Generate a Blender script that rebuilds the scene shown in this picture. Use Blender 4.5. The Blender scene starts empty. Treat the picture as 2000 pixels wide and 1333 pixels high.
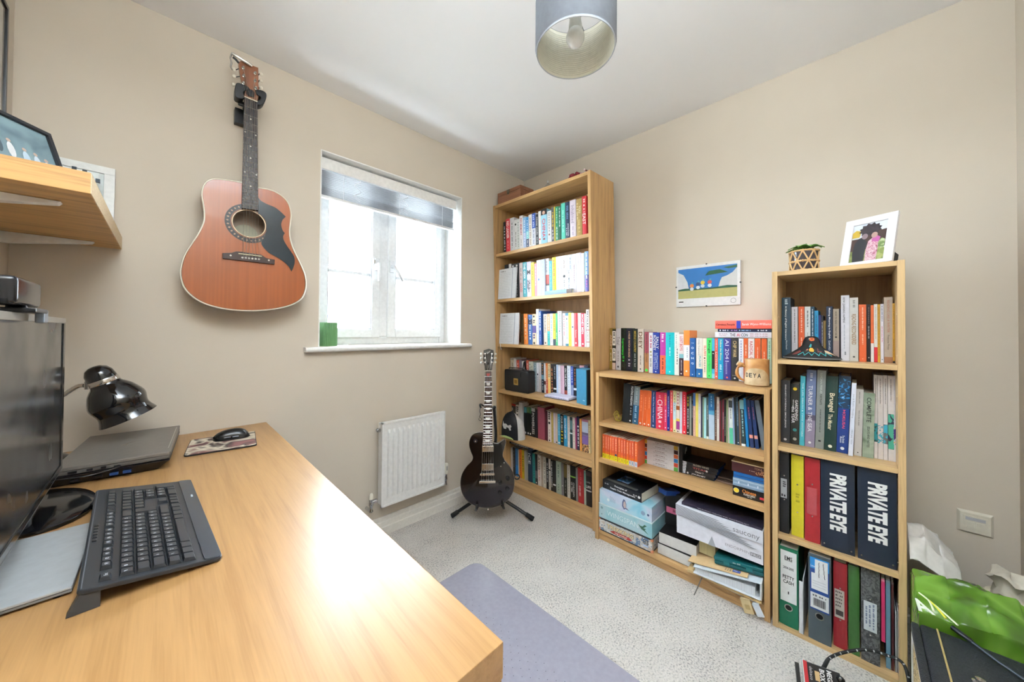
import bpy, bmesh, math, random
from mathutils import Matrix, Vector
random.seed(7)
SC = bpy.context.scene
COL = SC.collection
PI = math.pi

# ------------------------------------------------------------------ camera, sky, exposure
CAM_H = 1.173
YAW, PITCH, ROLL, FPX, CY = math.radians(45.097), math.radians(0.678), math.radians(0.413), 673.93, 639.79


def cam_axes():
    fwd = Vector((math.sin(YAW) * math.cos(PITCH), math.cos(YAW) * math.cos(PITCH), math.sin(PITCH)))
    right = Vector((math.cos(YAW), -math.sin(YAW), 0))
    up = right.cross(fwd)
    r2 = right * math.cos(ROLL) + up * math.sin(ROLL)
    u2 = up * math.cos(ROLL) - right * math.sin(ROLL)
    return r2, u2, fwd


CR, CU, CF = cam_axes()
cam_data = bpy.data.cameras.new('camera')
cam = bpy.data.objects.new('camera', cam_data)
COL.objects.link(cam)
cam.matrix_world = Matrix(((CR.x, CU.x, -CF.x, 0), (CR.y, CU.y, -CF.y, 0), (CR.z, CU.z, -CF.z, CAM_H), (0, 0, 0, 1)))
cam_data.sensor_width = 36
cam_data.lens = FPX / 2000 * 36
cam_data.shift_y = (CY - 666.5) / 2000
cam_data.clip_start = 0.02
SC.camera = cam

SC.view_settings.view_transform = 'Standard'
SC.view_settings.look = 'None'
SC.view_settings.gamma = 1
SC.view_settings.use_curve_mapping = False
SC.view_settings.exposure = 0.08

world = bpy.data.worlds.new('overcast_sky')
SC.world = world
world.use_nodes = True
bg = world.node_tree.nodes['Background']
bg.inputs[0].default_value = (0.77, 0.895, 1.0, 1)
bg.inputs[1].default_value = 38.0

# added fill light above the camera, out of view, bounced off the ceiling
ld = bpy.data.lights.new('ceiling_fill', 'AREA')
ld.shape = 'DISK'
ld.size = 0.9
ld.energy = 54
ld.color = (0.80, 0.905, 1.0)
lo_ = bpy.data.objects.new('ceiling_fill', ld)
COL.objects.link(lo_)
lo_.location = (0.10, 0.0, 2.19)
lo_.rotation_euler = (math.radians(180), math.radians(4), math.radians(0))


# ------------------------------------------------------------------ materials
def lin(h):
    h = h.lstrip('#')
    c = [int(h[i:i + 2], 16) / 255 for i in (0, 2, 4)]
    return tuple(x / 12.92 if x <= 0.04045 else ((x + 0.055) / 1.055) ** 2.4 for x in c) + (1,)


MATS = {}


def mat(hexcol, rough=0.5, metal=0.0, kind='plain', **k):
    key = (hexcol, rough, metal, kind, tuple(sorted(k.items())))
    if key in MATS:
        return MATS[key]
    m = bpy.data.materials.new(kind + '_' + hexcol)
    m.use_nodes = True
    nt = m.node_tree
    b = nt.nodes['Principled BSDF']
    b.inputs['Base Color'].default_value = lin(hexcol)
    b.inputs['Roughness'].default_value = rough
    b.inputs['Metallic'].default_value = metal
    for n, v in k.items():
        if n in ('coat', 'spec', 'trans', 'alpha', 'sheen', 'ior'):
            b.inputs[{'coat': 'Coat Weight', 'spec': 'Specular IOR Level', 'trans': 'Transmission Weight', 'alpha': 'Alpha', 'sheen': 'Sheen Weight', 'ior': 'IOR'}[n]].default_value = v
    MATS[key] = m
    tc = nt.nodes.new('ShaderNodeTexCoord')
    L = nt.links.new
    c0 = lin(hexcol)

    def ramp(fac, stops):
        r = nt.nodes.new('ShaderNodeValToRGB')
        e = r.color_ramp.elements
        while len(e) < len(stops):
            e.new(0.5)
        for el, (p, c) in zip(e, stops):
            el.position = p
            el.color = c
        L(fac, r.inputs[0])
        return r

    def noise(scale, detail=3, vec=None, dist=0.0):
        n = nt.nodes.new('ShaderNodeTexNoise')
        n.inputs['Scale'].default_value = scale
        n.inputs['Detail'].default_value = detail
        n.inputs['Distortion'].default_value = dist
        L(vec if vec is not None else tc.outputs['Object'], n.inputs['Vector'])
        return n

    def mapped(sx, sy, sz):
        mp = nt.nodes.new('ShaderNodeMapping')
        mp.inputs['Scale'].default_value = (sx, sy, sz)
        L(tc.outputs['Object'], mp.inputs['Vector'])
        return mp.outputs[0]

    def sh(f):
        return (min(1, c0[0] * f), min(1, c0[1] * f), min(1, c0[2] * f), 1)

    def bump(h, strength, dist=0.002):
        bp = nt.nodes.new('ShaderNodeBump')
        bp.inputs['Strength'].default_value = strength
        bp.inputs['Distance'].default_value = dist
        L(h, bp.inputs['Height'])
        L(bp.outputs[0], b.inputs['Normal'])

    if kind == 'plain':
        n = noise(60, 2)
        r = ramp(n.outputs[0], [(0.3, sh(0.95)), (0.7, sh(1.04))])
        L(r.outputs[0], b.inputs['Base Color'])
    elif kind == 'oak':
        ax = k['ax']
        q = k.get('grain', 34)
        s = {'x': (2, q, q), 'y': (q, 2, q), 'z': (q, q, 2)}[ax]
        v = mapped(*s)
        n = noise(1.0, 5, v, 0.6)
        s2 = tuple(v_ * (7 if v_ > 5 else 5) for v_ in s)
        n2 = noise(1.0, 2, mapped(*s2), 0.2)
        mx = nt.nodes.new('ShaderNodeMath')
        mx.operation = 'MULTIPLY_ADD'
        mx.inputs[1].default_value = 0.5
        L(n2.outputs[0], mx.inputs[0])
        L(n.outputs[0], mx.inputs[2])
        d = k.get('dark', 0.72)
        r = ramp(mx.outputs[0], [(0.55, (c0[0] * d, c0[1] * d * 0.95, c0[2] * d * 0.9, 1)), (0.75, c0), (0.95, sh(1.1))])
        L(r.outputs[0], b.inputs['Base Color'])
        bump(mx.outputs[0], 0.12, 0.001)
    elif kind == 'paint':
        n = noise(3, 4)
        r = ramp(n.outputs[0], [(0.3, sh(0.97)), (0.7, sh(1.02))])
        L(r.outputs[0], b.inputs['Base Color'])
        bump(noise(220, 3).outputs[0], 0.06, 0.001)
    elif kind == 'carpet':
        n = noise(150, 4)
        n2 = noise(7, 4)
        vo = noise(330, 2)
        mx = nt.nodes.new('ShaderNodeMath')
        mx.operation = 'MULTIPLY_ADD'
        mx.inputs[1].default_value = 0.25
        L(n2.outputs[0], mx.inputs[0])
        L(n.outputs[0], mx.inputs[2])
        r = ramp(mx.outputs[0], [(0.44, sh(0.5)), (0.56, sh(0.93)), (0.74, sh(1.12))])
        L(r.outputs[0], b.inputs['Base Color'])
        ad = nt.nodes.new('ShaderNodeMath')
        L(n.outputs[0], ad.inputs[0])
        L(vo.outputs[0], ad.inputs[1])
        bump(ad.outputs[0], 0.9, 0.006)
    elif kind == 'marble':
        n = noise(k.get('scale', 60), 6, None, 2.5)
        r = ramp(n.outputs[0], [(0.42, c0), (0.6, lin(k['col2'])), (0.75, c0)])
        L(r.outputs[0], b.inputs['Base Color'])
    elif kind == 'pages':
        n = noise(1.0, 2, mapped(900, 900, 3))
        r = ramp(n.outputs[0], [(0.3, sh(0.8)), (0.7, sh(1.05))])
        L(r.outputs[0], b.inputs['Base Color'])
    elif kind == 'spruce':
        n = noise(1.0, 4, mapped(160, 40, 2), 0.3)
        n2 = noise(5, 3)
        mx = nt.nodes.new('ShaderNodeMath')
        mx.operation = 'MULTIPLY_ADD'
        mx.inputs[1].default_value = 0.8
        L(n2.outputs[0], mx.inputs[0])
        L(n.outputs[0], mx.inputs[2])
        r = ramp(mx.outputs[0], [(0.6, sh(0.88)), (0.9, sh(1.0)), (1.0, sh(1.08))])
        L(r.outputs[0], b.inputs['Base Color'])
    elif kind == 'blotch':
        cols = k['cols'].split(',')
        n = noise(k.get('scale', 20), 2, None, 0.8)
        st = [(0.3 + 0.4 * i / max(1, len(cols) - 1), lin(c)) for i, c in enumerate(cols)]
        r = ramp(n.outputs[0], st)
        if k.get('hard', 0):
            r.color_ramp.interpolation = 'CONSTANT'
        L(r.outputs[0], b.inputs['Base Color'])
        if k.get('bump', 0):
            bump(n.outputs[0], k['bump'], 0.01)
    elif kind == 'dust':
        n = noise(420, 2)
        n2 = noise(6, 3)
        r = ramp(n.outputs[0], [(0.6, c0), (0.78, sh(4))])
        L(r.outputs[0], b.inputs['Base Color'])
        r2 = ramp(n2.outputs[0], [(0.3, (rough - 0.08,) * 3 + (1,)), (0.7, (rough + 0.12,) * 3 + (1,))])
        L(r2.outputs[0], b.inputs['Roughness'])
    return m


def oak(ax, h='c59a62', rough=0.42, **k):
    return mat(h, rough, 0, 'oak', ax=ax, **k)


def glass(name='clear_glass', tint=(1, 1, 1, 1), haze=0.0):
    if name in MATS:
        return MATS[name]
    m = bpy.data.materials.new(name)
    m.use_nodes = True
    nt = m.node_tree
    out = nt.nodes['Material Output']
    nt.nodes.remove(nt.nodes['Principled BSDF'])
    tr = nt.nodes.new('ShaderNodeBsdfTransparent')
    tr.inputs[0].default_value = tint
    gl = nt.nodes.new('ShaderNodeBsdfGlossy')
    gl.inputs['Roughness'].default_value = 0.03 + haze
    fr = nt.nodes.new('ShaderNodeFresnel')
    fr.inputs[0].default_value = 1.45
    mix = nt.nodes.new('ShaderNodeMixShader')
    ge_ = nt.nodes.new('ShaderNodeNewGeometry')
    inv = nt.nodes.new('ShaderNodeMath')
    inv.operation = 'MULTIPLY_ADD'
    inv.inputs[1].default_value = -1
    inv.inputs[2].default_value = 1
    nt.links.new(ge_.outputs['Backfacing'], inv.inputs[0])
    mul = nt.nodes.new('ShaderNodeMath')
    mul.operation = 'MULTIPLY'
    nt.links.new(fr.outputs[0], mul.inputs[0])
    nt.links.new(inv.outputs[0], mul.inputs[1])
    nt.links.new(mul.outputs[0], mix.inputs[0])
    nt.links.new(tr.outputs[0], mix.inputs[1])
    nt.links.new(gl.outputs[0], mix.inputs[2])
    nt.links.new(mix.outputs[0], out.inputs[0])
    MATS[name] = m
    return m


# ------------------------------------------------------------------ object helpers
def world_mat(o):
    m = Matrix.Identity(4)
    ch = []
    while o:
        ch.append(o)
        o = o.parent
    for q in reversed(ch):
        if q.parent:
            m = m @ q.matrix_parent_inverse
        m = m @ q.matrix_basis
    return m


def adopt(o, parent):
    if parent is not None:
        o.parent = parent
        o.matrix_parent_inverse = world_mat(parent).inverted()


def tag(o, label=None, cat=None, group=None, kind=None):
    if label:
        o['label'] = label
    if cat:
        o['category'] = cat
    if group:
        o['group'] = group
    if kind:
        o['kind'] = kind
    return o


def thing(name, label, cat, loc, group=None):
    o = bpy.data.objects.new(name, None)
    o.empty_display_size = 0.02
    COL.objects.link(o)
    o.location = loc
    return tag(o, label, cat, group)


class MB:
    """collects shapes; M is the transform applied to what is added next"""

    def __init__(self, M=None):
        self.v, self.f, self.fm = [], [], []
        self.M = M or Matrix.Identity(4)
        self.mi = 0

    def add(self, vs, fs):
        o = len(self.v)
        self.v += [tuple(self.M @ Vector(p)) for p in vs]
        self.f += [tuple(i + o for i in f) for f in fs]
        self.fm += [self.mi] * len(fs)
        return self

    def box(self, x0, x1, y0, y1, z0, z1):
        vs = [(x, y, z) for x in (x0, x1) for y in (y0, y1) for z in (z0, z1)]
        return self.add(vs, [(0, 1, 3, 2), (4, 6, 7, 5), (0, 4, 5, 1), (2, 3, 7, 6), (0, 2, 6, 4), (1, 5, 7, 3)])

    def hexa(self, b, t):
        """b, t: four bottom and four top corners in the same order"""
        return self.add(list(b) + list(t), [(3, 2, 1, 0), (4, 5, 6, 7), (0, 1, 5, 4), (1, 2, 6, 5), (2, 3, 7, 6), (3, 0, 4, 7)])

    def lathe(self, prof, n=24, A=None, cap=True):
        """prof: (r, z) pairs round the z axis of A"""
        A = A or Matrix.Identity(4)
        vs, fs = [], []
        for r, z in prof:
            for i in range(n):
                a = 2 * PI * i / n
                vs.append(tuple(A @ Vector((r * math.cos(a), r * math.sin(a), z))))
        for j in range(len(prof) - 1):
            for i in range(n):
                k = (i + 1) % n
                fs.append((j * n + i, j * n + k, (j + 1) * n + k, (j + 1) * n + i))
        if cap:
            fs.append(tuple(range(n - 1, -1, -1)))
            fs.append(tuple((len(prof) - 1) * n + i for i in range(n)))
        return self.add(vs, fs)

    def tube(self, pts, r, n=8, closed=False):
        pts = [Vector(p) for p in pts]
        rs = r if isinstance(r, (list, tuple)) else [r] * len(pts)
        vs, fs = [], []
        up = None
        N = len(pts)
        for i, p in enumerate(pts):
            if closed:
                t = pts[(i + 1) % N] - pts[i - 1]
            else:
                t = pts[min(i + 1, N - 1)] - pts[max(i - 1, 0)]
            t.normalize()
            if up is None:
                up = Vector((0, 0, 1)) if abs(t.z) < 0.9 else Vector((1, 0, 0))
            s = t.cross(up)
            s.normalize()
            up = s.cross(t)
            for j in range(n):
                a = 2 * PI * j / n
                vs.append(tuple(p + (s * math.cos(a) + up * math.sin(a)) * rs[i]))
        for i in range(N if closed else N - 1):
            q = (i + 1) % N
            for j in range(n):
                k = (j + 1) % n
                fs.append((i * n + j, i * n + k, q * n + k, q * n + j))
        if not closed:
            fs.append(tuple(range(n - 1, -1, -1)))
            fs.append(tuple((N - 1) * n + j for j in range(n)))
        return self.add(vs, fs)

    def prism(self, poly, d0, d1, axes='xz'):
        """extrude a 2-D outline: axes names the two outline axes, d runs along the third"""
        def p3(a, b, d):
            return {'xz': (a, d, b), 'xy': (a, b, d), 'yz': (d, a, b)}[axes]
        n = len(poly)
        vs = [p3(a, b, d0) for a, b in poly] + [p3(a, b, d1) for a, b in poly]
        fs = [tuple(range(n)), tuple(range(2 * n - 1, n - 1, -1))]
        fs += [(i, i + n, (i + 1) % n + n, (i + 1) % n) for i in range(n)]
        return self.add(vs, fs)

    def build(self, name, m, parent=None, bevel=0, smooth=None, seg=2, sub=0):
        me = bpy.data.meshes.new(name)
        me.from_pydata(self.v, [], self.f)
        for q in (m if isinstance(m, (list, tuple)) else [m]):
            me.materials.append(q)
        me.polygons.foreach_set('material_index', self.fm)
        bm = bmesh.new()
        bm.from_mesh(me)
        bmesh.ops.recalc_face_normals(bm, faces=bm.faces)
        if bevel:
            es = [e for e in bm.edges if len(e.link_faces) == 2 and e.calc_face_angle(0) > 0.5]
            bmesh.ops.bevel(bm, geom=es, offset=bevel, segments=seg, affect='EDGES', profile=0.6, clamp_overlap=True)
        bm.to_mesh(me)
        bm.free()
        if smooth is not None:
            me.polygons.foreach_set('use_smooth', [True] * len(me.polygons))
            me.set_sharp_from_angle(angle=math.radians(smooth))
        me.update()
        o = bpy.data.objects.new(name, me)
        COL.objects.link(o)
        if sub:
            s = o.modifiers.new('smooth', 'SUBSURF')
            s.levels = s.render_levels = sub
        adopt(o, parent)
        return o


def frame(ox, oy, oz, X, Y, Z):
    X, Y, Z = Vector(X), Vector(Y), Vector(Z)
    return Matrix(((X.x, Y.x, Z.x, ox), (X.y, Y.y, Z.y, oy), (X.z, Y.z, Z.z, oz), (0, 0, 0, 1)))


def ray(px, py):
    return CR * (px - 1000) - CU * (py - CY) + CF * FPX


def hit(px, py, axis, val, F=None):
    """where the line of sight through photo point (px, py) meets the plane local axis = val of frame F, in F's own coordinates"""
    F = F or Matrix.Identity(4)
    I = F.inverted()
    o = I @ Vector((0, 0, CAM_H))
    d = I.to_3x3() @ ray(px, py)
    t = (val - o[axis]) / d[axis]
    return o + d * t


TEXTS = []


def text(s, M, length, height, col, parent, name='lettering', bold=0.0, shear=0.0, rough=0.5, lines=1):
    """flat lettering centred at M's origin, reading along M's x axis"""
    c = bpy.data.curves.new(name, 'FONT')
    c.body = s
    c.align_x = 'CENTER'
    c.align_y = 'CENTER'
    c.resolution_u = 2
    c.offset = bold
    c.shear = shear
    c.space_line = 0.85
    c.extrude = 0.0
    c.materials.append(mat(col, rough))
    o = bpy.data.objects.new(name, c)
    COL.objects.link(o)
    TEXTS.append((o, M, length, height, parent))
    return o


def fit_texts():
    bpy.context.view_layer.update()
    for o, M, ln, h, parent in TEXTS:
        bb = o.bound_box
        w = max(1e-4, bb[6][0] - bb[0][0])
        t = max(1e-4, bb[6][1] - bb[0][1])
        cx, cy = (bb[6][0] + bb[0][0]) / 2, (bb[6][1] + bb[0][1]) / 2
        S = Matrix.Diagonal((ln / w, h / t, 1, 1)) @ Matrix.Translation((-cx, -cy, 0))
        o.matrix_basis = M @ S
        adopt(o, parent)
    dg = bpy.context.evaluated_depsgraph_get()
    for o, M, ln, h, parent in TEXTS:
        me = bpy.data.meshes.new_from_object(o.evaluated_get(dg))
        q = bpy.data.objects.new('lettering', me)
        COL.objects.link(q)
        q.parent = o.parent
        q.matrix_parent_inverse = o.matrix_parent_inverse.copy()
        q.matrix_basis = o.matrix_basis.copy()
        c = o.data
        bpy.data.objects.remove(o)
        bpy.data.curves.remove(c)


def arc(cx, cy, r, a0, a1, n):
    return [(cx + r * math.cos(math.radians(a0 + (a1 - a0) * i / n)), cy + r * math.sin(math.radians(a0 + (a1 - a0) * i / n))) for i in range(n + 1)]


def rrect(x0, x1, y0, y1, r, n=4):
    return arc(x1 - r, y1 - r, r, 0, 90, n) + arc(x0 + r, y1 - r, r, 90, 180, n) + arc(x0 + r, y0 + r, r, 180, 270, n) + arc(x1 - r, y0 + r, r, 270, 360, n)


def spline(pts, per=6, closed=False):
    """Catmull-Rom through 2-D or 3-D points"""
    P = [Vector(p) for p in pts]
    n = len(P)
    out = []
    for i in range(n if closed else n - 1):
        a, b, c, d = (P[(i - 1) % n], P[i], P[(i + 1) % n], P[(i + 2) % n]) if closed else (P[max(i - 1, 0)], P[i], P[i + 1], P[min(i + 2, n - 1)])
        for k in range(per):
            t = k / per
            out.append(0.5 * ((2 * b) + (c - a) * t + (2 * a - 5 * b + 4 * c - d) * t * t + (3 * b - a - 3 * c + d) * t ** 3))
    if not closed:
        out.append(P[-1])
    return [tuple(p) for p in out]

# ------------------------------------------------------------------ the room
XL, XR, YW, YB, HC = -0.36, 2.065, 1.93, -0.395, 2.41
WALL = mat('d1c6b6', 0.85, 0, 'paint')
WHITE = mat('f2f1ee', 0.4)
UPVC = mat('eef0f2', 0.25)


def struct(o):
    o['kind'] = 'structure'
    return o


struct(MB().box(XL - 0.1, XR + 0.1, -2.6, YW + 0.28, -0.12, 0).build('floor', mat('dfd9d2', 0.95, 0, 'carpet')))
struct(MB().box(XL - 0.1, XR + 0.1, -2.6, YW + 0.28, HC, HC + 0.1).build('ceiling', mat('fbfbfc', 0.9, 0, 'paint')))
struct(MB().box(XL - 0.1, XL, -2.6, YW, 0, HC).build('wall_left', WALL))
struct(MB().box(XR, XR + 0.1, YB - 0.1, YW, 0, HC).build('wall_right', WALL))
b = MB()
b.box(XL, XR, YB - 0.1, YB, 0, HC)
struct(b.build('wall_back', WALL))
# window wall round the opening
WX0, WX1, WZ0, WZ1 = 0.548, 1.435, 1.088, 2.095
YF = 2.21
w = MB()
w.box(XL, WX0, YW, YF, 0, HC).box(WX1, XR + 0.1, YW, YF, 0, HC)
w.box(WX0, WX1, YW, YF, 0, WZ0).box(WX0, WX1, YW, YF, WZ1, HC)
ww = struct(w.build('wall_window', WALL))
rev = MB()
rev.box(WX0 - 0.002, WX0 + 0.004, YW - 0.001, YF, WZ0, WZ1).box(WX1 - 0.004, WX1 + 0.002, YW - 0.001, YF, WZ0, WZ1)
rev.box(WX0, WX1, YW - 0.001, YF, WZ1 - 0.004, WZ1 + 0.002)
struct(rev.build('trim_1', WHITE, None))

# skirting on the window wall: stepped moulding
sk = [(0, 0), (0, 0.105), (0.006, 0.105), (0.009, 0.097), (0.009, 0.083), (0.012, 0.081), (0.015, 0.076), (0.015, 0.052), (0.018, 0.047), (0.018, 0)]
b = MB()
b.prism([(YW - a, z) for a, z in sk], 0.34, XR, 'yz')
struct(b.build('baseboard_window', mat('e6e1d8', 0.35)))
b = MB(frame(0, 0, 0, (0, 1, 0), (1, 0, 0), (0, 0, 1)))
b.prism([(XR - a, z) for a, z in sk], YB, 0.0, 'yz')
struct(b.build('baseboard_right', mat('e6e1d8', 0.35)))

# window: frame, mullion, two casements with glass, handles
win = struct(thing('window_1', None, None, (0.99, 2.15, WZ0)))
f = MB()
YI, YO = 2.125, 2.195
fw = 0.048
f.box(WX0 + 0.004, WX0 + fw, YI, YO, WZ0, WZ1).box(WX1 - fw, WX1 - 0.004, YI, YO, WZ0, WZ1)
f.box(WX0 + fw, WX1 - fw, YI, YO, WZ0, WZ0 + fw).box(WX0 + fw, WX1 - fw, YI, YO, WZ1 - fw, WZ1)
MX = hit(748, 560, 1, YI).x
f.box(MX - 0.03, MX + 0.03, YI, YO, WZ0 + fw, WZ1 - fw)
struct(f.build('frame', UPVC, win, 0.004))


def casement(x0, x1, hinge):
    z0, z1 = WZ0 + fw - 0.006, WZ1 - fw + 0.006
    c = MB()
    s = 0.052
    c.box(x0, x0 + s, YI - 0.018, YO - 0.02, z0, z1).box(x1 - s, x1, YI - 0.018, YO - 0.02, z0, z1)
    c.box(x0 + s, x1 - s, YI - 0.018, YO - 0.02, z0, z0 + s).box(x0 + s, x1 - s, YI - 0.018, YO - 0.02, z1 - s, z1)
    o = struct(c.build('sash', UPVC, win, 0.005))
    g = MB()
    g.box(x0 + s - 0.004, x0 + s + 0.003, YI - 0.012, YI + 0.03, z0 + s, z1 - s).box(x1 - s - 0.003, x1 - s + 0.004, YI - 0.012, YI + 0.03, z0 + s, z1 - s)
    g.box(x0 + s, x1 - s, YI - 0.012, YI + 0.03, z0 + s - 0.004, z0 + s + 0.003)
    struct(g.build('gasket', mat('55595e', 0.6), o))
    zb = z0 + (z1 - z0) * 0.42
    gb = MB().box(x0 + s, x1 - s, YI + 0.012, YI + 0.02, zb - 0.009, zb + 0.009)
    struct(gb.build('glazing_bar', UPVC, o))
    struct(MB().box(x0 + s - 0.003, x1 - s + 0.003, YI + 0.02, YI + 0.026, z0 + s - 0.003, z1 - s + 0.003).build('pane', glass(), o))
    return o


s1 = casement(WX0 + fw - 0.006, MX - 0.026, 0)
s2 = casement(MX + 0.026, WX1 - fw + 0.006, 1)
hz = hit(741, 520, 1, YI).z


def handle(o, x, ang, key):
    h = MB()
    h.box(x - 0.014, x + 0.014, YI - 0.03, YI - 0.018, hz - 0.035, hz + 0.04)
    A = Matrix.Translation((x, YI - 0.03, hz)) @ Matrix.Rotation(math.radians(ang), 4, 'Y')
    h.M = A
    h.lathe([(0.011, 0), (0.011, 0.03)], 12, Matrix.Rotation(PI / 2, 4, 'X'))
    pts = [(0, -0.028, 0.004), (0, -0.032, -0.02), (0, -0.034, -0.06), (0.002, -0.032, -0.105)]
    h.tube(pts, [0.0115, 0.011, 0.0095, 0.008], 10)
    struct(h.build('handle', mat('e9ebee', 0.2), o, 0.002, 40))
    if key:
        k = MB().box(x - 0.024, x - 0.016, YI - 0.034, YI - 0.02, hz + 0.005, hz + 0.03)
        struct(k.build('key', mat('d8d8d8', 0.3, 1.0), o))


handle(s1, MX - 0.05, 2, True)
handle(s2, MX + 0.046, -32, False)

# window board with rounded nose
b = MB()
b.box(WX0 - 0.0, WX1 + 0.0, YW, YI + 0.004, WZ0 - 0.026, WZ0 - 0.001)
nose = arc(1.902, WZ0 - 0.0135, 0.0125, 90, 270, 8)
b.prism([(YW, WZ0 - 0.001)] + nose + [(YW, WZ0 - 0.026)], WX0 - 0.066, WX1 + 0.068, 'yz')
struct(b.build('window_sill', mat('f0efec', 0.3), None, 0, 40))

# venetian blind, half drawn up
bl = thing('venetian_blind', 'white venetian blind half raised at the top of the window', 'blind', (0.99, 2.0, WZ1 - 0.005))
YBL = 1.985
BX0, BX1 = WX0 + 0.008, 1.412
b = MB()
b.box(BX0, BX1, YBL - 0.008, YBL + 0.03, WZ1 - 0.054, WZ1 - 0.012)
b.build('headrail', mat('f1efec', 0.35), bl, 0.003)
b = MB()
b.box(BX0 - 0.002, BX1 + 0.008, YBL - 0.014, YBL - 0.009, WZ1 - 0.075, WZ1 - 0.018)
b.build('valance', mat('f3f1ee', 0.35), bl, 0.002)
z = WZ1 - 0.08
zs = []
while z > WZ1 - 0.205:
    zs.append(z)
    z -= 0.0088 if z > WZ1 - 0.16 else 0.0058
for z in zs:
    s = MB()
    s.prism([(YBL - 0.006, z), (YBL + 0.006, z + 0.0008), (YBL + 0.02, z - 0.0022), (YBL + 0.02, z - 0.0032), (YBL + 0.006, z - 0.0002), (YBL - 0.006, z - 0.001)], BX0 + 0.004, BX1 - 0.006, 'yz')
    s.build('slat', mat('a9abb0', 0.45), bl)
b = MB().box(BX0 + 0.003, BX1 - 0.005, YBL - 0.006, YBL + 0.02, zs[-1] - 0.02, zs[-1] - 0.006)
b.build('bottom_rail', mat('e6e6e6', 0.4), bl, 0.003)
for fx in (0.14, 0.52, 0.88):
    x = BX0 + (BX1 - BX0) * fx
    MB().tube([(x, YBL - 0.0085, WZ1 - 0.05), (x, YBL - 0.0085, zs[-1] - 0.01)], 0.0012, 5).build('ladder_cord', mat('f4f4f4', 0.7), bl)
for fx in (0.22, 0.56):
    x = BX0 + (BX1 - BX0) * fx
    pts = [(x + 0.016 * math.sin(i * 0.9), YBL - 0.018 - 0.002 * (i % 2), WZ1 - 0.075 - i * 0.0085) for i in range(16)]
    MB().tube(spline(pts, 3), 0.0012, 5).build('pull_cord', mat('f4f4f4', 0.7), bl)

# outside: a neighbour's house in pale daylight
h = thing('neighbour_house', 'pale house with a pitched roof seen through the window glass', 'house', (3.4, 9.6, -2.6))
YN = 9.0
b = MB()
b.box(1.5, 3.3, YN, YN + 5, -2.6, 1.5)
b.box(3.35, 7.2, YN - 0.6, YN + 5, -2.6, 2.35)
b.build('wall', mat('f3f2f0', 0.9), h)
b = MB()
b.prism([(YN - 0.35, 1.5), (YN + 2.5, 3.0), (YN + 2.5, 3.1), (YN - 0.35, 1.6)], 1.2, 3.3, 'yz')
b.build('roof', mat('ece9e7', 0.9), h)
b = MB()
b.prism([(3.1, 2.25), (5.3, 4.0), (7.5, 2.25), (7.5, 2.35), (5.3, 4.12), (3.1, 2.35)], YN - 0.9, YN + 5, 'xz')
b.build('gable_roof', mat('ece9e7', 0.9), h)
MB().box(1.2, 3.3, YN - 0.45, YN - 0.37, 1.42, 1.52).build('gutter', mat('77747c', 0.6), h)
MB().box(3.42, 3.5, YN - 0.69, YN - 0.61, -2.6, 2.3).build('downpipe', mat('77747c', 0.6), h)
MB().box(1.95, 2.15, YN - 0.02, YN + 0.02, 0.4, 1.0).build('window', mat('a9b0b8', 0.2), h)
struct(MB().box(-30, 40, 4, 60, -2.7, -2.6).build('ground_outside', mat('d9d8d2', 0.95)))

# ------------------------------------------------------------------ furniture
TA = math.radians(2.0)
FT = frame(1.795, 0, 0, (math.cos(TA), 0, math.sin(TA)), (0, 1, 0), (-math.sin(TA), 0, math.cos(TA)))   # tall bookcase leans a little into the room
FL = frame(1.740, 0, 0, (1, 0, 0), (0, 1, 0), (0, 0, 1))
FS = frame(1.735, 0, 0, (1, 0, 0), (0, 1, 0), (0, 0, 1))


def bookcase(name, label, F, y0, y1, depth, H, shelves, side, th, plinth, col, backcol):
    root = thing(name, label, 'bookcase', F @ Vector((depth / 2, (y0 + y1) / 2, 0)))
    for a, c in ((y0, y0 + side), (y1 - side, y1)):
        MB(F).box(0, depth, a, c, 0, H).build('side_panel', oak('z', col), root, 0.0012)
    MB(F).box(0.002, depth - 0.004, y0 + side, y1 - side, H - th, H - 0.001).build('top_panel', oak('y', col), root, 0.001)
    for z in shelves:
        MB(F).box(0.004, depth - 0.006, y0 + side, y1 - side, z - th, z).build('shelf', oak('y', col), root, 0.001)
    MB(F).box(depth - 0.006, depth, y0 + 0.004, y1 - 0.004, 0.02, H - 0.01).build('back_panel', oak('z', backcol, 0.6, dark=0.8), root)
    if plinth:
        MB(F).box(0.012, 0.028, y0 + side, y1 - side, 0.001, plinth).build('plinth', oak('y', col), root)
    return root


ZT = [1.752, 1.413, 1.080, 0.733, 0.392, 0.060]
ZL = [0.664, 0.458, 0.060]
ZS = [1.069, 0.722, 0.372, 0.018]
HT, HL, HS = 2.114, 0.943, 1.4225
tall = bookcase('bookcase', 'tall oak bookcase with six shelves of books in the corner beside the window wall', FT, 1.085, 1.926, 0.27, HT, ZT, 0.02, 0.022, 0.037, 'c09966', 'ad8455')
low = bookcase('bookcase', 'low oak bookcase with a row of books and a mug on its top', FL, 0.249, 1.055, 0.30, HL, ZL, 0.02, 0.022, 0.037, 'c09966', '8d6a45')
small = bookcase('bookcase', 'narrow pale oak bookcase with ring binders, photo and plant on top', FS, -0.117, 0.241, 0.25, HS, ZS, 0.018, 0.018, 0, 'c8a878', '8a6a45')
for F, y0, y1, s, H, root in ((FS, -0.117, 0.241, 0.018, HS, small),):
    for sy in (y0 + s, y1 - s):
        for i in range(9):
            z = 0.12 + i * 0.14
            d = 0.001 if sy < 0 else -0.001
            MB(F @ Matrix.Translation((0.025, sy, z)) @ Matrix.Rotation(PI / 2, 4, 'X')).lathe([(0.0025, -0.001), (0.0025, 0.001)], 8).build('shelf_pin', mat('e0cfa8', 0.4), root)

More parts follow.
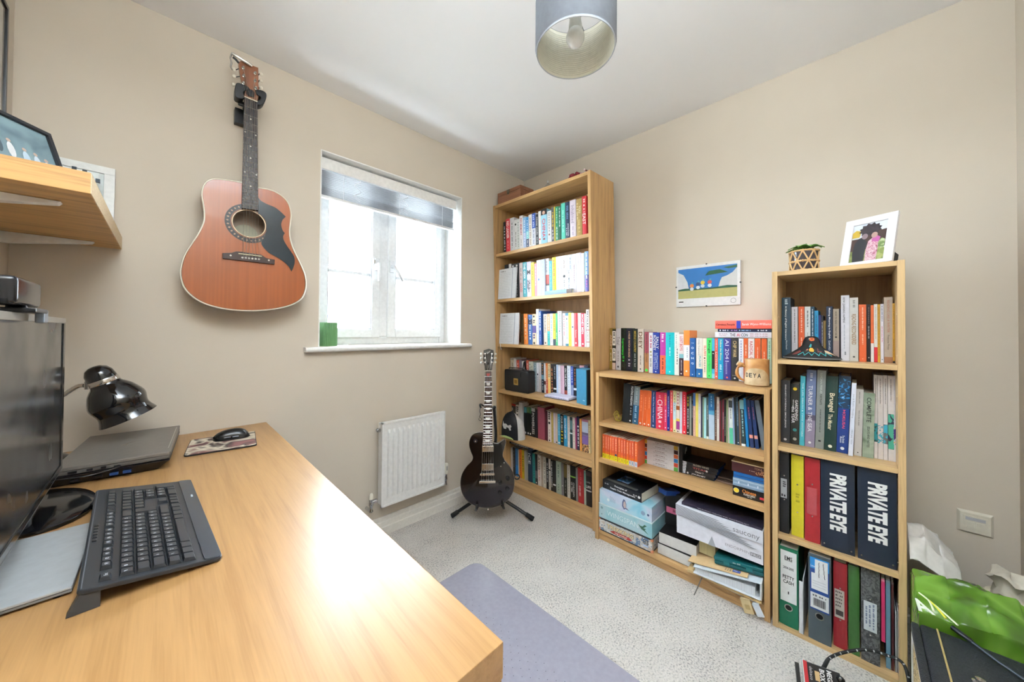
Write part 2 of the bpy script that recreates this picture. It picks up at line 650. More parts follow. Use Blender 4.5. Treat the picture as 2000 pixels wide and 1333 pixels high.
# desk along the left wall: top slab, end panel, back panel
DZ, DX, DY0 = 0.747, 0.333, 0.344
desk = thing('desk', 'long light oak desk with thick top along the wall under the shelf', 'desk', (0, 1.1, 0))
DCOL = 'ab8353'
MB().box(XL + 0.004, DX, DY0, YW - 0.003, DZ - 0.05, DZ).build('desk_top', oak('y', DCOL, 0.33, dark=0.86, spec=.6, grain=48), desk, 0.0015)
for a in (DY0, YW - 0.055):
    MB().box(XL + 0.006, DX - 0.0015, a + 0.0015, a + 0.05, 0.002, DZ - 0.05).build('end_panel', oak('z', DCOL, 0.35, dark=0.8), desk, 0.001)
MB().box(XL + 0.05, XL + 0.07, DY0 + 0.05, YW - 0.06, 0.25, DZ - 0.05).build('modesty_panel', oak('y', DCOL, 0.35), desk)

# wall shelf over the desk
sx = hit(237, 490, 1, 1.92).x
shf = thing('wall_shelf', 'thick oak shelf on white brackets holding framed photos over the desk', 'shelf', (XL, 1.55, 1.465))
MB().box(XL + 0.003, sx, 1.178, YW - 0.004, 1.466, 1.512).build('board', oak('x', 'c79a5e', 0.45), shf, 0.001)
MB().box(sx, sx + 0.001, 1.18, YW - 0.006, 1.467, 1.511).build('edge_strip', mat('dcc49c', 0.7, 0, 'blotch', cols='d2b88e,e4cfaa,c9ad82', scale=160), shf)
for y in (1.31, 1.83):
    a = MB()
    a.prism([(XL + 0.003, 1.4655), (XL + 0.003, 1.432), (XL + 0.02, 1.432), (sx - 0.06, 1.459), (sx - 0.055, 1.4655)], y - 0.012, y + 0.012, 'xz')
    a.build('bracket', mat('eceae6', 0.4), shf, 0.0015)

# radiator
RX0, RX1, RZ0, RZ1, RY = 0.842, 1.252, 0.202, 0.668, YW - 0.092
rad = thing('radiator', 'white ribbed panel radiator on the wall under the window', 'radiator', ((RX0 + RX1) / 2, RY, RZ0))
b = MB()
prof = [(RX0, RY), (RX0 + 0.018, RY)]
nf = 12
pw = (RX1 - RX0 - 0.05) / nf
top = []
for i in range(nf):
    x = RX0 + 0.025 + i * pw
    top += [(x + pw * 0.22, 0), (x + pw * 0.36, 1), (x + pw * 0.64, 1), (x + pw * 0.78, 0)]
zs = [RZ0 + 0.012, RZ0 + 0.045, RZ0 + 0.062, RZ1 - 0.062, RZ1 - 0.045, RZ1 - 0.012]
fz = [0, 0, 1, 1, 0, 0]
xs = [(RX0 + 0.008, 0)] + top + [(RX1 - 0.008, 0)]
vs = [(x, RY - 0.011 * a * fz[j], z) for j, z in enumerate(zs) for x, a in xs]
n = len(xs)
b.add(vs, [(j * n + i, j * n + i + 1, (j + 1) * n + i + 1, (j + 1) * n + i) for j in range(len(zs) - 1) for i in range(n - 1)])
RM = mat('e9e8e5', 0.3)
b.build('front_panel', RM, rad)
b = MB()
b.box(RX0, RX0 + 0.009, RY - 0.004, RY + 0.012, RZ0, RZ1).box(RX1 - 0.009, RX1, RY - 0.004, RY + 0.012, RZ0, RZ1)
b.box(RX0, RX1, RY - 0.004, RY + 0.012, RZ0, RZ0 + 0.013).box(RX0, RX1, RY - 0.004, RY + 0.012, RZ1 - 0.013, RZ1)
b.build('rim_frame', RM, rad, 0.002)
MB().box(RX0 + 0.004, RX1 - 0.004, RY + 0.012, RY + 0.05, RZ0 + 0.01, RZ1 - 0.01).build('back_convector', RM, rad)
for x in (RX0 + 0.09, RX1 - 0.09):
    MB().box(x - 0.015, x + 0.015, RY + 0.05, YW - 0.001, RZ0 + 0.06, RZ1 - 0.06).build('wall_bracket', RM, rad)
CHR = mat('c9c9cc', 0.18, 1.0)
MB(Matrix.Translation((RX0 - 0.012, RY + 0.03, RZ1 - 0.045)) @ Matrix.Rotation(PI / 2, 4, 'Y')).lathe([(0.008, -0.006), (0.008, 0), (0.012, 0), (0.012, 0.016)], 12).build('bleed_valve', CHR, rad, 0, 40)


def valve(x, side, zc, head):
    y = RY + 0.03
    v = MB()
    v.lathe([(0.011, zc - 0.05), (0.011, zc - 0.045), (0.008, zc - 0.04), (0.008, zc - 0.018), (0.012, zc - 0.016), (0.012, zc - 0.006), (0.01, zc), (0.01, zc + 0.018)], 14, Matrix.Translation((x, y, 0)))
    v.tube([(x, y, zc), (x - side * 0.012, y, zc), (x - side * 0.03, y, zc + 0.002)], [0.008, 0.011, 0.0105], 12)
    v.tube([(x, y, zc - 0.045), (x, y + 0.02, zc - 0.05), (x, YW - 0.001, zc - 0.05)], 0.0085, 10)
    o = v.build('valve', CHR, rad, 0, 40)
    if head == 'trv':
        MB(Matrix.Translation((x, y, zc))).lathe([(0.015, 0.02), (0.016, 0.03), (0.0175, 0.075), (0.014, 0.084), (0.004, 0.086)], 16).build('valve_head', mat('ece6d6', 0.35), o, 0, 40)
        MB(Matrix.Translation((x - 0.004, y - 0.0172, zc))).box(0, 0.006, -0.001, 0.001, 0.045, 0.072).build('marking', mat('8d8d88', 0.5), o)
    else:
        MB(Matrix.Translation((x, y, zc))).lathe([(0.0105, 0.018), (0.0105, 0.035), (0.008, 0.047), (0.003, 0.051)], 14).build('valve_head', mat('ece6d6', 0.35), o, 0, 40)


valve(RX0 - 0.042, -1, RZ0 + 0.035, 'cap')
valve(RX1 + 0.028, 1, RZ0 + 0.035, 'trv')

# ceiling light: pleated drum shade with bulb
SZ = 2.085
sc = (hit(1048, 106, 2, SZ) + hit(1201, 92, 2, SZ)) / 2
lc = hit(1124, 100, 2, SZ)
sr = 0.125
SX, SY = sc.x, sc.y
pend = thing('pendant_light', 'grey pleated drum lampshade with white bulb hanging from the ceiling', 'lamp', (SX, SY, HC))
A = Matrix.Translation((SX, SY, 0))
SH = 0.165
ribs = []
nr = 22
for i in range(nr):
    z = SZ + 0.006 + (SH - 0.012) * i / nr
    ribs += [(sr, z), (sr + 0.0042, z + (SH - 0.012) / nr * 0.5)]
b = MB()
b.lathe([(sr, SZ)] + ribs + [(sr, SZ + SH)], 64, A, False)
b.build('shade_outer', mat('8f959f', 0.7), pend, 0, 30)
b = MB()
b.lathe([(sr - 0.002, SZ)] + [(sr - 0.0035 + (r - sr) * .5, z) for r, z in ribs] + [(sr - 0.002, SZ + SH)], 64, A, False)
b.build('shade_lining', mat('d9d5c4', 0.8), pend, 0, 60)
for z in (SZ, SZ + SH):
    MB().tube([(SX + (sr - 0.0005) * math.cos(t * PI / 32), SY + (sr - 0.0005) * math.sin(t * PI / 32), z) for t in range(64)], 0.002, 6, True).build('shade_ring', mat('b4b8be' if z < 2.1 else '8d9091', 0.5), pend)
for k in range(3):
    a = 2 * PI * k / 3 + 2.45
    MB().tube([(SX + 0.018 * math.cos(a), SY + 0.018 * math.sin(a), SZ + SH - 0.03), (SX + sr * math.cos(a), SY + sr * math.sin(a), SZ + SH - 0.001)], 0.0014, 6).build('spider_arm', mat('8d9091', 0.4, 0.8), pend)
b = MB()
b.lathe([(0.019, SZ + SH - 0.05), (0.019, SZ + SH - 0.01), (0.014, SZ + SH), (0.014, SZ + SH + 0.02), (0.004, SZ + SH + 0.03)], 20, A)
hold = b.build('lamp_holder', mat('e8e8e6', 0.35), pend, 0, 40)
MB().lathe([(0.0195, SZ + SH - 0.052), (0.0195, SZ + SH - 0.044)], 20, A).build('holder_collar', mat('222222', 0.4), hold)
b = MB()
z0 = SZ + 0.012
b.lathe([(0.001, z0), (0.012, z0 + 0.003), (0.023, z0 + 0.011), (0.029, z0 + 0.024), (0.0295, z0 + 0.034), (0.026, z0 + 0.045), (0.0225, z0 + 0.052)], 28, A, True)
bulb = b.build('bulb', mat('f2f2f0', 0.25), pend, 0, 60)
b = MB()
b.lathe([(0.0227, z0 + 0.052), (0.021, z0 + 0.07), (0.018, z0 + 0.09), (0.0165, z0 + 0.105)], 28, A)
b.build('bulb_collar', mat('dcdbd4', 0.4), bulb, 0, 60)
MB().tube([(SX, SY, SZ + SH + 0.02), (SX, SY, HC - 0.02)], 0.003, 8).build('flex', mat('f0f0f0', 0.5), pend)
MB().lathe([(0.04, HC - 0.022), (0.04, HC - 0.004), (0.044, HC)], 24, A).build('ceiling_rose', mat('f0f0ee', 0.4), pend, 0, 40)

# socket plate low on the right wall
pl = thing('wall_plate', 'cream data socket plate low on the wall beside the narrow bookcase', 'socket', (XR, -0.3, 0.495))
PY0, PY1 = hit(1941, 1030, 0, XR).y, hit(1868, 1020, 0, XR).y
PM = mat('dcd6c6', 0.35)
b = MB()
ya, yb, za, zb = PY0, PY1, 0.455, 0.536
b.hexa([(XR, ya, za), (XR, yb, za), (XR, yb, zb), (XR, ya, zb)], [(XR - 0.009, ya + 0.007, za + 0.007), (XR - 0.009, yb - 0.007, za + 0.007), (XR - 0.009, yb - 0.007, zb - 0.007), (XR - 0.009, ya + 0.007, zb - 0.007)])
b.build('plate', PM, pl, 0.0012)
yc = (ya + yb) / 2
MB().box(XR - 0.0115, XR - 0.008, yc - 0.027, yc + 0.027, 0.473, 0.52).build('insert', PM, pl, 0.001)
MB().box(XR - 0.0125, XR - 0.0105, yc - 0.022, yc + 0.022, 0.505, 0.516).build('label_strip', mat('b9b9bd', 0.3), pl)
for s in (-1, 1):
    MB().box(XR - 0.0125, XR - 0.0105, yc + s * 0.011 - 0.009, yc + s * 0.011 + 0.009, 0.479, 0.5).build('shutter', PM, pl, 0.001)

# clip-framed cartoon print: plain generic beach scene stands in for the artwork
p0, p1 = hit(1322, 562, 0, XR), hit(1447, 555, 0, XR)
PA, PB, PC, PD = p1.y, p0.y, 1.318, 1.545
pic = thing('framed_print', 'frameless clip-framed print of blue sky and sandy shore on the wall', 'picture', (XR, (PA + PB) / 2, PC))
FX = XR - 0.008
FP = frame(FX, PB, PC, (0, -1, 0), (0, 0, 1), (-1, 0, 0))
W_, H_ = PB - PA, PD - PC
MB(FP).box(0, W_, 0, H_, -0.008, -0.001).build('backing', mat('6b5a48', 0.8), pic)
MB(FP).box(0, W_, 0, H_, -0.001, 0.0005).build('paper', mat('ecebea', 0.35), pic)
ix0, ix1, iy0, iy1 = W_ * 0.035, W_ * 0.955, H_ * 0.2, H_ * 0.93
MB(FP).box(ix0, ix1, iy0, iy1, 0.0005, 0.0008).build('sky_print', mat('2f78bd', 0.35), pic)


def flat(poly, col, nm, z, par=pic, F=FP, rough=0.35):
    return MB(F).prism(poly, z, z + 0.0003, 'xy').build(nm, mat(col, rough), par)


def rel(pts):
    return [(ix0 + (ix1 - ix0) * a, iy0 + (iy1 - iy0) * c) for a, c in pts]


flat(rel([(0, 0), (1, 0), (1, 0.30), (0.6, 0.29), (0, 0.27)]), 'b9b473', 'sand_print', 0.0008)
flat(rel([(0, 0.27), (0.2, 0.3), (0.17, 0.55), (0.1, 0.8), (0, 0.9)]), 'dfe0e2', 'rock_print', 0.0009)
flat(rel([(0.7, 0.3), (1, 0.3), (1, 0.9), (0.93, 0.75), (0.84, 0.66), (0.76, 0.62), (0.73, 0.5)]), 'd9d9d6', 'rock_print', 0.0009)
flat(rel([(0, 0.26), (1, 0.28), (1, 0.33), (0.85, 0.36), (0.6, 0.31), (0.3, 0.32), (0.12, 0.34), (0, 0.31)]), '2f6148', 'grass_print', 0.001)
flat(rel([(0.48, 0.72), (0.55, 0.86), (0.73, 0.88), (0.86, 0.77), (0.7, 0.75)]), '245c3a', 'leaf_print', 0.0011)
flat(rel([(0.78, 0.93), (1, 0.97), (1, 0.89), (0.86, 0.88)]), '245c3a', 'leaf_print', 0.0011)
for i, (a, c) in enumerate(((0.25, 0.42), (0.36, 0.46), (0.44, 0.5), (0.56, 0.5))):
    for dx, dz, r, col in ((0, 0.0, 0.055, ('e08a4a', '39507a', 'e8c23a', 'd05a5a')[i]), (0, -0.11, 0.05, 'dfe6ea'), (0.01, 0.085, 0.026, '49a6b8')):
        flat(rel([(a + dx + r * 0.7 * math.cos(t), c + dz + r * 1.15 * math.sin(t)) for t in [2 * PI * q / 10 for q in range(10)]]), col, 'figure_print', 0.0012 + i * 0.0001)
MB(FP).box(0.001, W_ - 0.001, 0.001, H_ - 0.001, 0.0022, 0.0038).build('glass_sheet', glass(), pic)
for a, c in ((W_ / 2, 0), (W_ / 2, H_), (0, H_ / 2), (W_, H_ / 2)):
    MB(FP).box(a - 0.003, a + 0.003, c - 0.003, c + 0.003, -0.006, 0.005).build('clip', mat('3a3a3c', 0.3, 0.8), pic)
tM = FP @ Matrix.Translation((W_ * 0.085, H_ * 0.12, 0.0008))
MB(tM).box(-0.012, 0.012, -0.003, 0.003, 0, 0.0003).build('caption_print', mat('2e2e30', 0.5), pic)
MB(FP @ Matrix.Translation((W_ * 0.9, H_ * 0.1, 0.0008))).lathe([(0.011, 0), (0.0112, 0.0002), (0.0122, 0.0002), (0.0124, 0)], 24, None, False).build('stamp_print', mat('6f6f74', 0.5), pic)

# ------------------------------------------------------------------ books
import colorsys


def cname(hx):
    r, g, b = [int(hx[i:i + 2], 16) / 255 for i in (0, 2, 4)]
    h, s, v = colorsys.rgb_to_hsv(r, g, b)
    h *= 360
    if v < 0.2:
        return 'black'
    if s < 0.13:
        return 'white' if v > 0.84 else 'pale grey' if v > 0.68 else 'grey' if v > 0.4 else 'charcoal'
    if s < 0.26 and v > 0.72:
        return 'cream' if 20 <= h < 75 else 'pale green' if h < 170 and h >= 75 else 'pale blue' if 170 <= h < 250 else 'pale pink'
    if s < 0.3:
        return ('taupe' if 15 <= h < 60 else 'sage' if h < 170 and h >= 60 else 'slate' if 170 <= h < 260 else 'mauve') if v > 0.3 else 'charcoal'
    nm = 'red' if h < 12 or h >= 345 else 'orange' if h < 30 else 'tan' if h < 46 and s < 0.62 else 'mustard' if h < 46 else 'yellow' if h < 68 else 'green' if h < 165 else 'teal' if h < 188 else 'blue' if h < 232 else 'purple' if h < 290 else 'pink'
    if nm in ('orange', 'tan') and v < 0.5:
        nm = 'brown'
    if nm == 'yellow' and v < 0.62:
        nm = 'olive'
    if v < 0.45:
        return {'red': 'maroon', 'blue': 'navy', 'pink': 'plum'}.get(nm, nm if nm in ('brown', 'olive') else 'dark ' + nm)
    if nm == 'teal' and v > 0.75:
        nm = 'turquoise'
    if nm == 'blue' and v > 0.78 and s < 0.6:
        return 'light blue'
    return nm


def dashes(M, length, width, col, parent, seed):
    """lettering too small to read: a row of word-long strokes"""
    rnd = random.Random(seed)
    b = MB(M)
    x = -length / 2
    while x < length / 2 - 0.002:
        w = min(rnd.uniform(0.35, 1.3) * max(width, 0.006) * 2.2, length / 2 - x)
        n = max(1, int(w / (width * 0.62)))
        cw = w / n
        for i in range(n):
            hh = width * rnd.choice((0.5, 0.5, 0.36, 0.36))
            b.add([(x + i * cw, -width * 0.36, 0), (x + i * cw + cw * 0.66, -width * 0.36, 0), (x + i * cw + cw * 0.66, hh, 0), (x + i * cw, hh, 0)], [(0, 1, 2, 3)])
        x += w + width * 0.55
    return b.build('lettering', mat(col, 0.5), parent)


DOWN = lambda x, y, z: frame(x, y, z, (0, 0, -1), (0, -1, 0), (-1, 0, 0))
UPR = lambda x, y, z: frame(x, y, z, (0, -1, 0), (0, 0, 1), (-1, 0, 0))
NBOOK = [0]


def book(M, w, h, d, col, extras=(), hard=None, name='book', rough=0.42, pages='e6dcc6'):
    """spine at M's origin, facing local -x, depth along +x, width along y, height along z"""
    NBOOK[0] += 1
    hard = (w > 0.026) if hard is None else hard
    t = min(0.0022 if hard else 0.0009, w * 0.2)
    bul = min(0.0022, w * 0.07) if hard else min(0.0006, w * 0.03)
    hw = w / 2
    ns = 5
    front = []
    for i in range(ns + 1):
        u = -1 + 2 * i / ns
        front.append((bul * (u * u) - bul, u * hw))
    outer = [(d, -hw)] + front + [(d, hw)]
    inner = [(d, hw - t), (t + 0.001, hw - t), (t + 0.001, -hw + t), (d, -hw + t)]
    b = MB(M)
    b.prism(outer + inner, 0, h, 'xy')
    o = b.build(name, mat(col, rough), None)
    pr = 0.003 if hard else 0.0006
    p = MB(M).box(t + 0.001, d - pr, -hw + t, hw - t, pr * 0.6, h - pr)
    p.build('page_block', mat(pages, 0.8), o)
    x = -bul - 0.0004
    for n, e in enumerate(extras):
        k = e[0]
        if k == 'b':
            q = MB(M)
            for i in range(ns):
                a, c = front[i], front[i + 1]
                q.add([(a[0] - 0.0003, a[1], h * e[1]), (c[0] - 0.0003, c[1], h * e[1]), (c[0] - 0.0003, c[1], h * e[2]), (a[0] - 0.0003, a[1], h * e[2])], [(0, 1, 2, 3)])
            q.build('spine_band', e[3] if not isinstance(e[3], str) else mat(e[3], rough), o)
            x = -bul - 0.0008
        elif k == 't':
            text(e[3], M @ DOWN(x, -w * (e[6] if len(e) > 6 else 0), h * (e[1] + e[2]) / 2), h * (e[2] - e[1]), w * (e[5] if len(e) > 5 else 0.5), e[4], o, bold=e[7] if len(e) > 7 else 0.012)
        elif k == 'h':
            text(e[2], M @ UPR(x, 0, h * e[1]), w * e[4], w * e[5], e[3], o, bold=0.012)
        elif k == 'd':
            dashes(M @ DOWN(x, -w * (e[5] if len(e) > 5 else 0), h * (e[1] + e[2]) / 2), h * (e[2] - e[1]), w * (e[4] if len(e) > 4 else 0.36), e[3], o, NBOOK[0] * 17 + n)
        elif k == 'o':
            MB(M @ UPR(x, 0, h * e[1])).lathe([(w * e[2], 0), (w * e[2] * 0.98, 0.0003)], 10).build('emblem', mat(e[3], 0.5), o)
    return o


SHELF_BOOKS = []


def shelf_of_books(F, z, xs, depth, rows, place, group, dmax=None, px_y=None):
    got = []
    for r in rows:
        x0, x1, yt, col = r[:4]
        opt = r[-1] if isinstance(r[-1], dict) else {}
        ex = [e for e in r[4:] if not isinstance(e, dict)]
        xx = xs + opt.get('x', 0)
        lean = opt.get('dx', 0)
        ym = yt + 50 if px_y is None else px_y
        ya, yb = hit(x1, ym, 0, xx, F).y, hit(x0, ym, 0, xx, F).y
        lo_y, hi_y = {id(FT): (1.1055, 1.9055), id(FL): (0.2695, 1.0345 if z < .9 else 1.08), id(FS): (-0.0985, 0.2225)}[id(F)]
        yb = min(yb, hi_y)
        ya = max(min(ya, yb - .006), lo_y)
        yb = max(yb, ya + .006)
        top = hit((x0 + x1) / 2 + lean, yt, 0, xx, F)
        h = top.z - z
        w = yb - ya
        yc = (ya + yb) / 2
        M = F @ Matrix.Translation((xx, yc, z + 0.0006))
        if lean:
            ang = math.atan2(top.y - yc, h)
            M = F @ Matrix.Translation((xx, yc, z + 0.0006 + abs(math.sin(ang)) * w / 2)) @ Matrix.Rotation(-ang, 4, 'X')
            h = h / math.cos(ang) - abs(math.sin(ang)) * w / 2
        d = min(opt.get('d', depth), {id(FT): .262, id(FL): .322 if z > .9 else .292, id(FS): .242}[id(F)] - xx)
        o = book(M, w * 0.985, h, d, col, ex, opt.get('hard'), pages=opt.get('pages', 'e6dcc6'))
        o['category'] = 'book'
        o['group'] = group
        got.append((o, col, ex, opt, w, h))
    for i, (o, col, ex, opt, w, h) in enumerate(got):
        c = cname(col)
        for e in ex:
            if e[0] == 'b' and isinstance(e[3], str) and e[2] - e[1] > 0.15 and cname(e[3]) != c:
                c += ' and ' + cname(e[3])
                break
        opt = dict(opt)
        opt['c'] = c
        got[i] = (o, c, ex, opt, w, h)
    for i, (o, c, ex, opt, w, h) in enumerate(got):
        sz = 'slim ' if w < 0.013 else 'thick ' if w > 0.034 else ''
        if 'L' in opt:
            lab = opt['L'] + ', ' + place
        else:
            a = got[i - 1][1].split(' and ')[0] if i else 'the side panel'
            q = got[i + 1][1].split(' and ')[0] if i + 1 < len(got) else 'the side panel'
            lab = sz + c + ' book between ' + a + ' and ' + q + ', ' + place
        SHELF_BOOKS.append([o, lab, i, place, sz + c])
    return [g[0] for g in got]


ORD = 'first second third fourth fifth sixth seventh eighth ninth tenth eleventh twelfth thirteenth fourteenth fifteenth sixteenth seventeenth eighteenth nineteenth twentieth'.split()


def label_books():
    seen = {}
    for r in SHELF_BOOKS:
        seen.setdefault(r[1].lower(), []).append(r)
    for v in seen.values():
        for k, r in enumerate(v):
            lab = r[1]
            if len(v) > 1:
                lab = r[4] + ' book, ' + ORD[k] + ' such from the window side, ' + r[3]
            r[0]['label'] = lab


W1, BK = 'f2f0ec', '1b1b1d'
# tall bookcase, first (top) shelf
shelf_of_books(FT, ZT[0], 0.034, 0.14, [
    (983, 988, 434, '1e1e22', ('d', .08, .85, 'd8d8d8', .5)),
    (988, 996, 428, 'cc2f38', ('t', .42, .93, 'RED LEADER', W1, .55), ('d', .1, .35, 'e8a0a0', .25), {'L': 'red book with bold white capitals'}),
    (996, 1004.5, 426, 'd9d9dc', ('d', .1, .85, '77777c', .3)),
    (1004.5, 1009.5, 430, 'dededc', ('d', .1, .6, '55555a', .35), ('o', .85, .3, '333333')),
    (1009.5, 1014.5, 428.5, 'd4d8d4', ('d', .1, .9, '7a7a78', .35)),
    (1014.5, 1021.5, 422, 'e6e2e2', ('t', .42, .93, 'RED MEMORY', 'b03a4a', .5), ('d', .1, .3, 'aaaaaa', .3)),
    (1021.5, 1027.5, 425, '86b4d8', ('b', 0, .5, 'b4c4e2'), ('d', .1, .9, 'f2f2f6', .35)),
    (1027.5, 1032.5, 424.5, '3a88c4', ('b', .3, .55, '82d2d6'), ('b', 0, .3, '1f3657'), ('d', .05, .9, 'eef2f6', .4)),
    (1032.5, 1039, 419.5, 'e2ddd6', ('d', .05, .9, 'b09a8a', .5)),
    (1039, 1046, 417, 'dfe0e6', ('b', .55, 1, '2a50a4'), ('d', .58, .95, 'b8c8f0', .5), ('d', .05, .5, '777f9c', .4)),
    (1046, 1051.5, 419, '25272a', ('t', .35, .92, 'Cheap made', 'e8e4dc', .6), ('d', .08, .28, 'b8b8b8', .4)),
    (1051.7, 1056.7, 413, 'ebe8e4', ('o', .18, .28, 'c02a34')),
    (1056.7, 1068.5, 409, '9bd0e2', ('b', .84, 1, '2a2528'), ('o', .9, .24, 'c9a08c'), ('t', .2, .73, 'CHINA', 'c8324a', .52), ('d', .1, .18, '8a4a58', .4), {'L': 'pale blue book with crimson capitals and a portrait'}),
    (1069, 1077, 412.5, 'dedede', ('d', .35, .95, '8a8a8a', .3), ('o', .27, .18, '8a4a34')),
    (1077.2, 1082, 405, '4a4a50', ('d', .4, .85, 'e0c23a', .5), ('d', .08, .36, 'e8e8e8', .5)),
    (1082, 1084.6, 404, 'b8a634'),
    (1084.7, 1090.5, 404, '1f8058', ('d', .52, .95, 'bfe8cc', .35), ('d', .06, .42, 'eef6ee', .4)),
    (1090.5, 1095.8, 403, '12503c', ('d', .4, .95, 'dfeee4', .4)),
    (1096.2, 1104, 397, '5cc6ae', ('d', .2, .8, 'a8e8d8', .4)),
    (1104.2, 1113, 395, '22364f', ('t', .08, .42, 'JONATHAN', 'dfe4ea', .36, .14), ('d', .5, .9, '5a80a8', .5), ('d', .1, .3, 'c8d0d8', .25, -.2)),
    (1113.2, 1125, 391, 'e4d8e4', ('t', .4, .86, 'Inhabited', '8a7a94', .5, 0, 0), ('d', .06, .3, 'b0a4bc', .25)),
    (1126, 1137, 389, 'a88d54', ('t', .62, .82, 'YOU', 'f0e4c4', .42, .12), ('d', .42, .9, 'e0cfa0', .25, -.3), ('d', .1, .45, 'c4ac74', .4)),
    (1137.5, 1145.5, 383.5, 'c9323c', ('d', .58, .93, 'f0c8c8', .5), ('t', .28, .56, 'EAST', W1, .7), {'L': 'red book with white EAST at the open end'}),
], 'tall bookcase top shelf', 'books on the top shelf of the tall bookcase', px_y=440)
# second shelf
shelf_of_books(FT, ZT[1], 0.034, 0.13, [
    (986, 994, 517.5, '232326', {'x': .02}), (994.2, 999.5, 516, '26262a', ('b', .86, 1, 'd8d4d0'), {'x': .02}), (999.7, 1006, 516, '202024', ('o', .93, .25, 'd8d8d8'), {'x': .02}),
    (1006.2, 1014, 514.5, '1d1d20', ('o', .93, .2, 'd8d8d8'), ('d', .05, .4, 'aaaaaa', .25), {'x': .01}),
    (1014.5, 1021.3, 514, 'c6b2ae', ('t', .16, .42, 'GOOD', 'b03030', .6), ('d', .5, .85, '8a7670', .4)),
    (1021.5, 1028.8, 512.5, '2c98a6', ('t', .25, .97, 'THE GEEK WAY', 'eef6f6', .55), ('d', .05, .2, 'c4e4e8', .35)),
    (1029, 1037.3, 511.5, 'd8d2e4', ('h', .7, 'M', '26262a', .7, .8), ('h', .56, '*', 'fdfdf4', .8, .8), ('h', .42, 'N', '26262a', .6, .8), ('h', .31, 'E', '26262a', .6, .8), ('h', .2, 'Y', '26262a', .7, .8), {'L': 'lilac book with stacked black capitals and white star'}),
    (1037.5, 1043.6, 513, 'f0d84c', ('d', .45, .93, 'a09030', .45), ('d', .1, .35, 'c4ae3c', .3)),
    (1044, 1048.2, 515, 'e88c98', ('d', .3, .9, 'f8dce0', .4)),
    (1048.5, 1056.8, 508.5, 'dbe2ef', ('o', .46, .2, '4a6a9a'), ('d', .55, .9, 'a8b8d4', .3), ('d', .05, .3, 'a8b4c8', .3)),
    (1057, 1064.2, 507, 'c4d2ea', ('d', .2, .95, 'a0b0d0', .3)),
    (1064.5, 1072.6, 505.5, 'e8e6ec', ('b', .3, .56, 'd0685e'), ('b', .27, .33, '4a4a4c'), ('d', .62, .92, 'a8a8b4', .3), {'x': .012}),
    (1072.8, 1078.4, 510, '2a9ccc', ('d', .2, .92, '86cde8', .4), {'x': .012}),
    (1078.6, 1086, 503, 'f2d024', ('d', .48, .92, 'c8502a', .4), ('t', .06, .44, 'Albert Chu', '2a2a20', .4), {'x': .012}),
    (1086.2, 1097, 501.5, 'eae8f0', ('d', .25, .7, '9aa0b0', .22), {'x': .012}),
    (1097.2, 1107.7, 499.5, 'efefec', ('o', .46, .22, '2a2a2c'), ('d', .62, .88, '9a8a84', .28), ('d', .08, .36, '8a8a8a', .28), {'x': .012}),
    (1108, 1117.2, 498, 'e6ebf2', ('t', .07, .62, 'THE COMING WAVE', '2c3440', .34, -.12), ('d', .62, .92, '7f94b4', .25, .2), {'x': .012}),
    (1117.4, 1125.5, 496.5, 'e6e4ee', ('t', .24, .72, 'PRIVATE EQUITY', '7a3a58', .32)),
    (1125.8, 1135.3, 494.5, 'e6e0ee', ('d', .3, .9, 'b8b0c8', .2)),
    (1135.6, 1141.3, 495, 'f0efec', ('d', .2, .7, 'd0a8a8', .25)),
    (1142.5, 1150, 491.5, '7ca2d8', ('b', 0, .42, '58549c'), ('d', .32, .95, 'f2f4f8', .42), ('d', .1, .28, 'd060a0', .3), {'L': 'blue to purple book at the open end'}),
], 'tall bookcase second shelf', 'books on the second shelf of the tall bookcase', px_y=545)
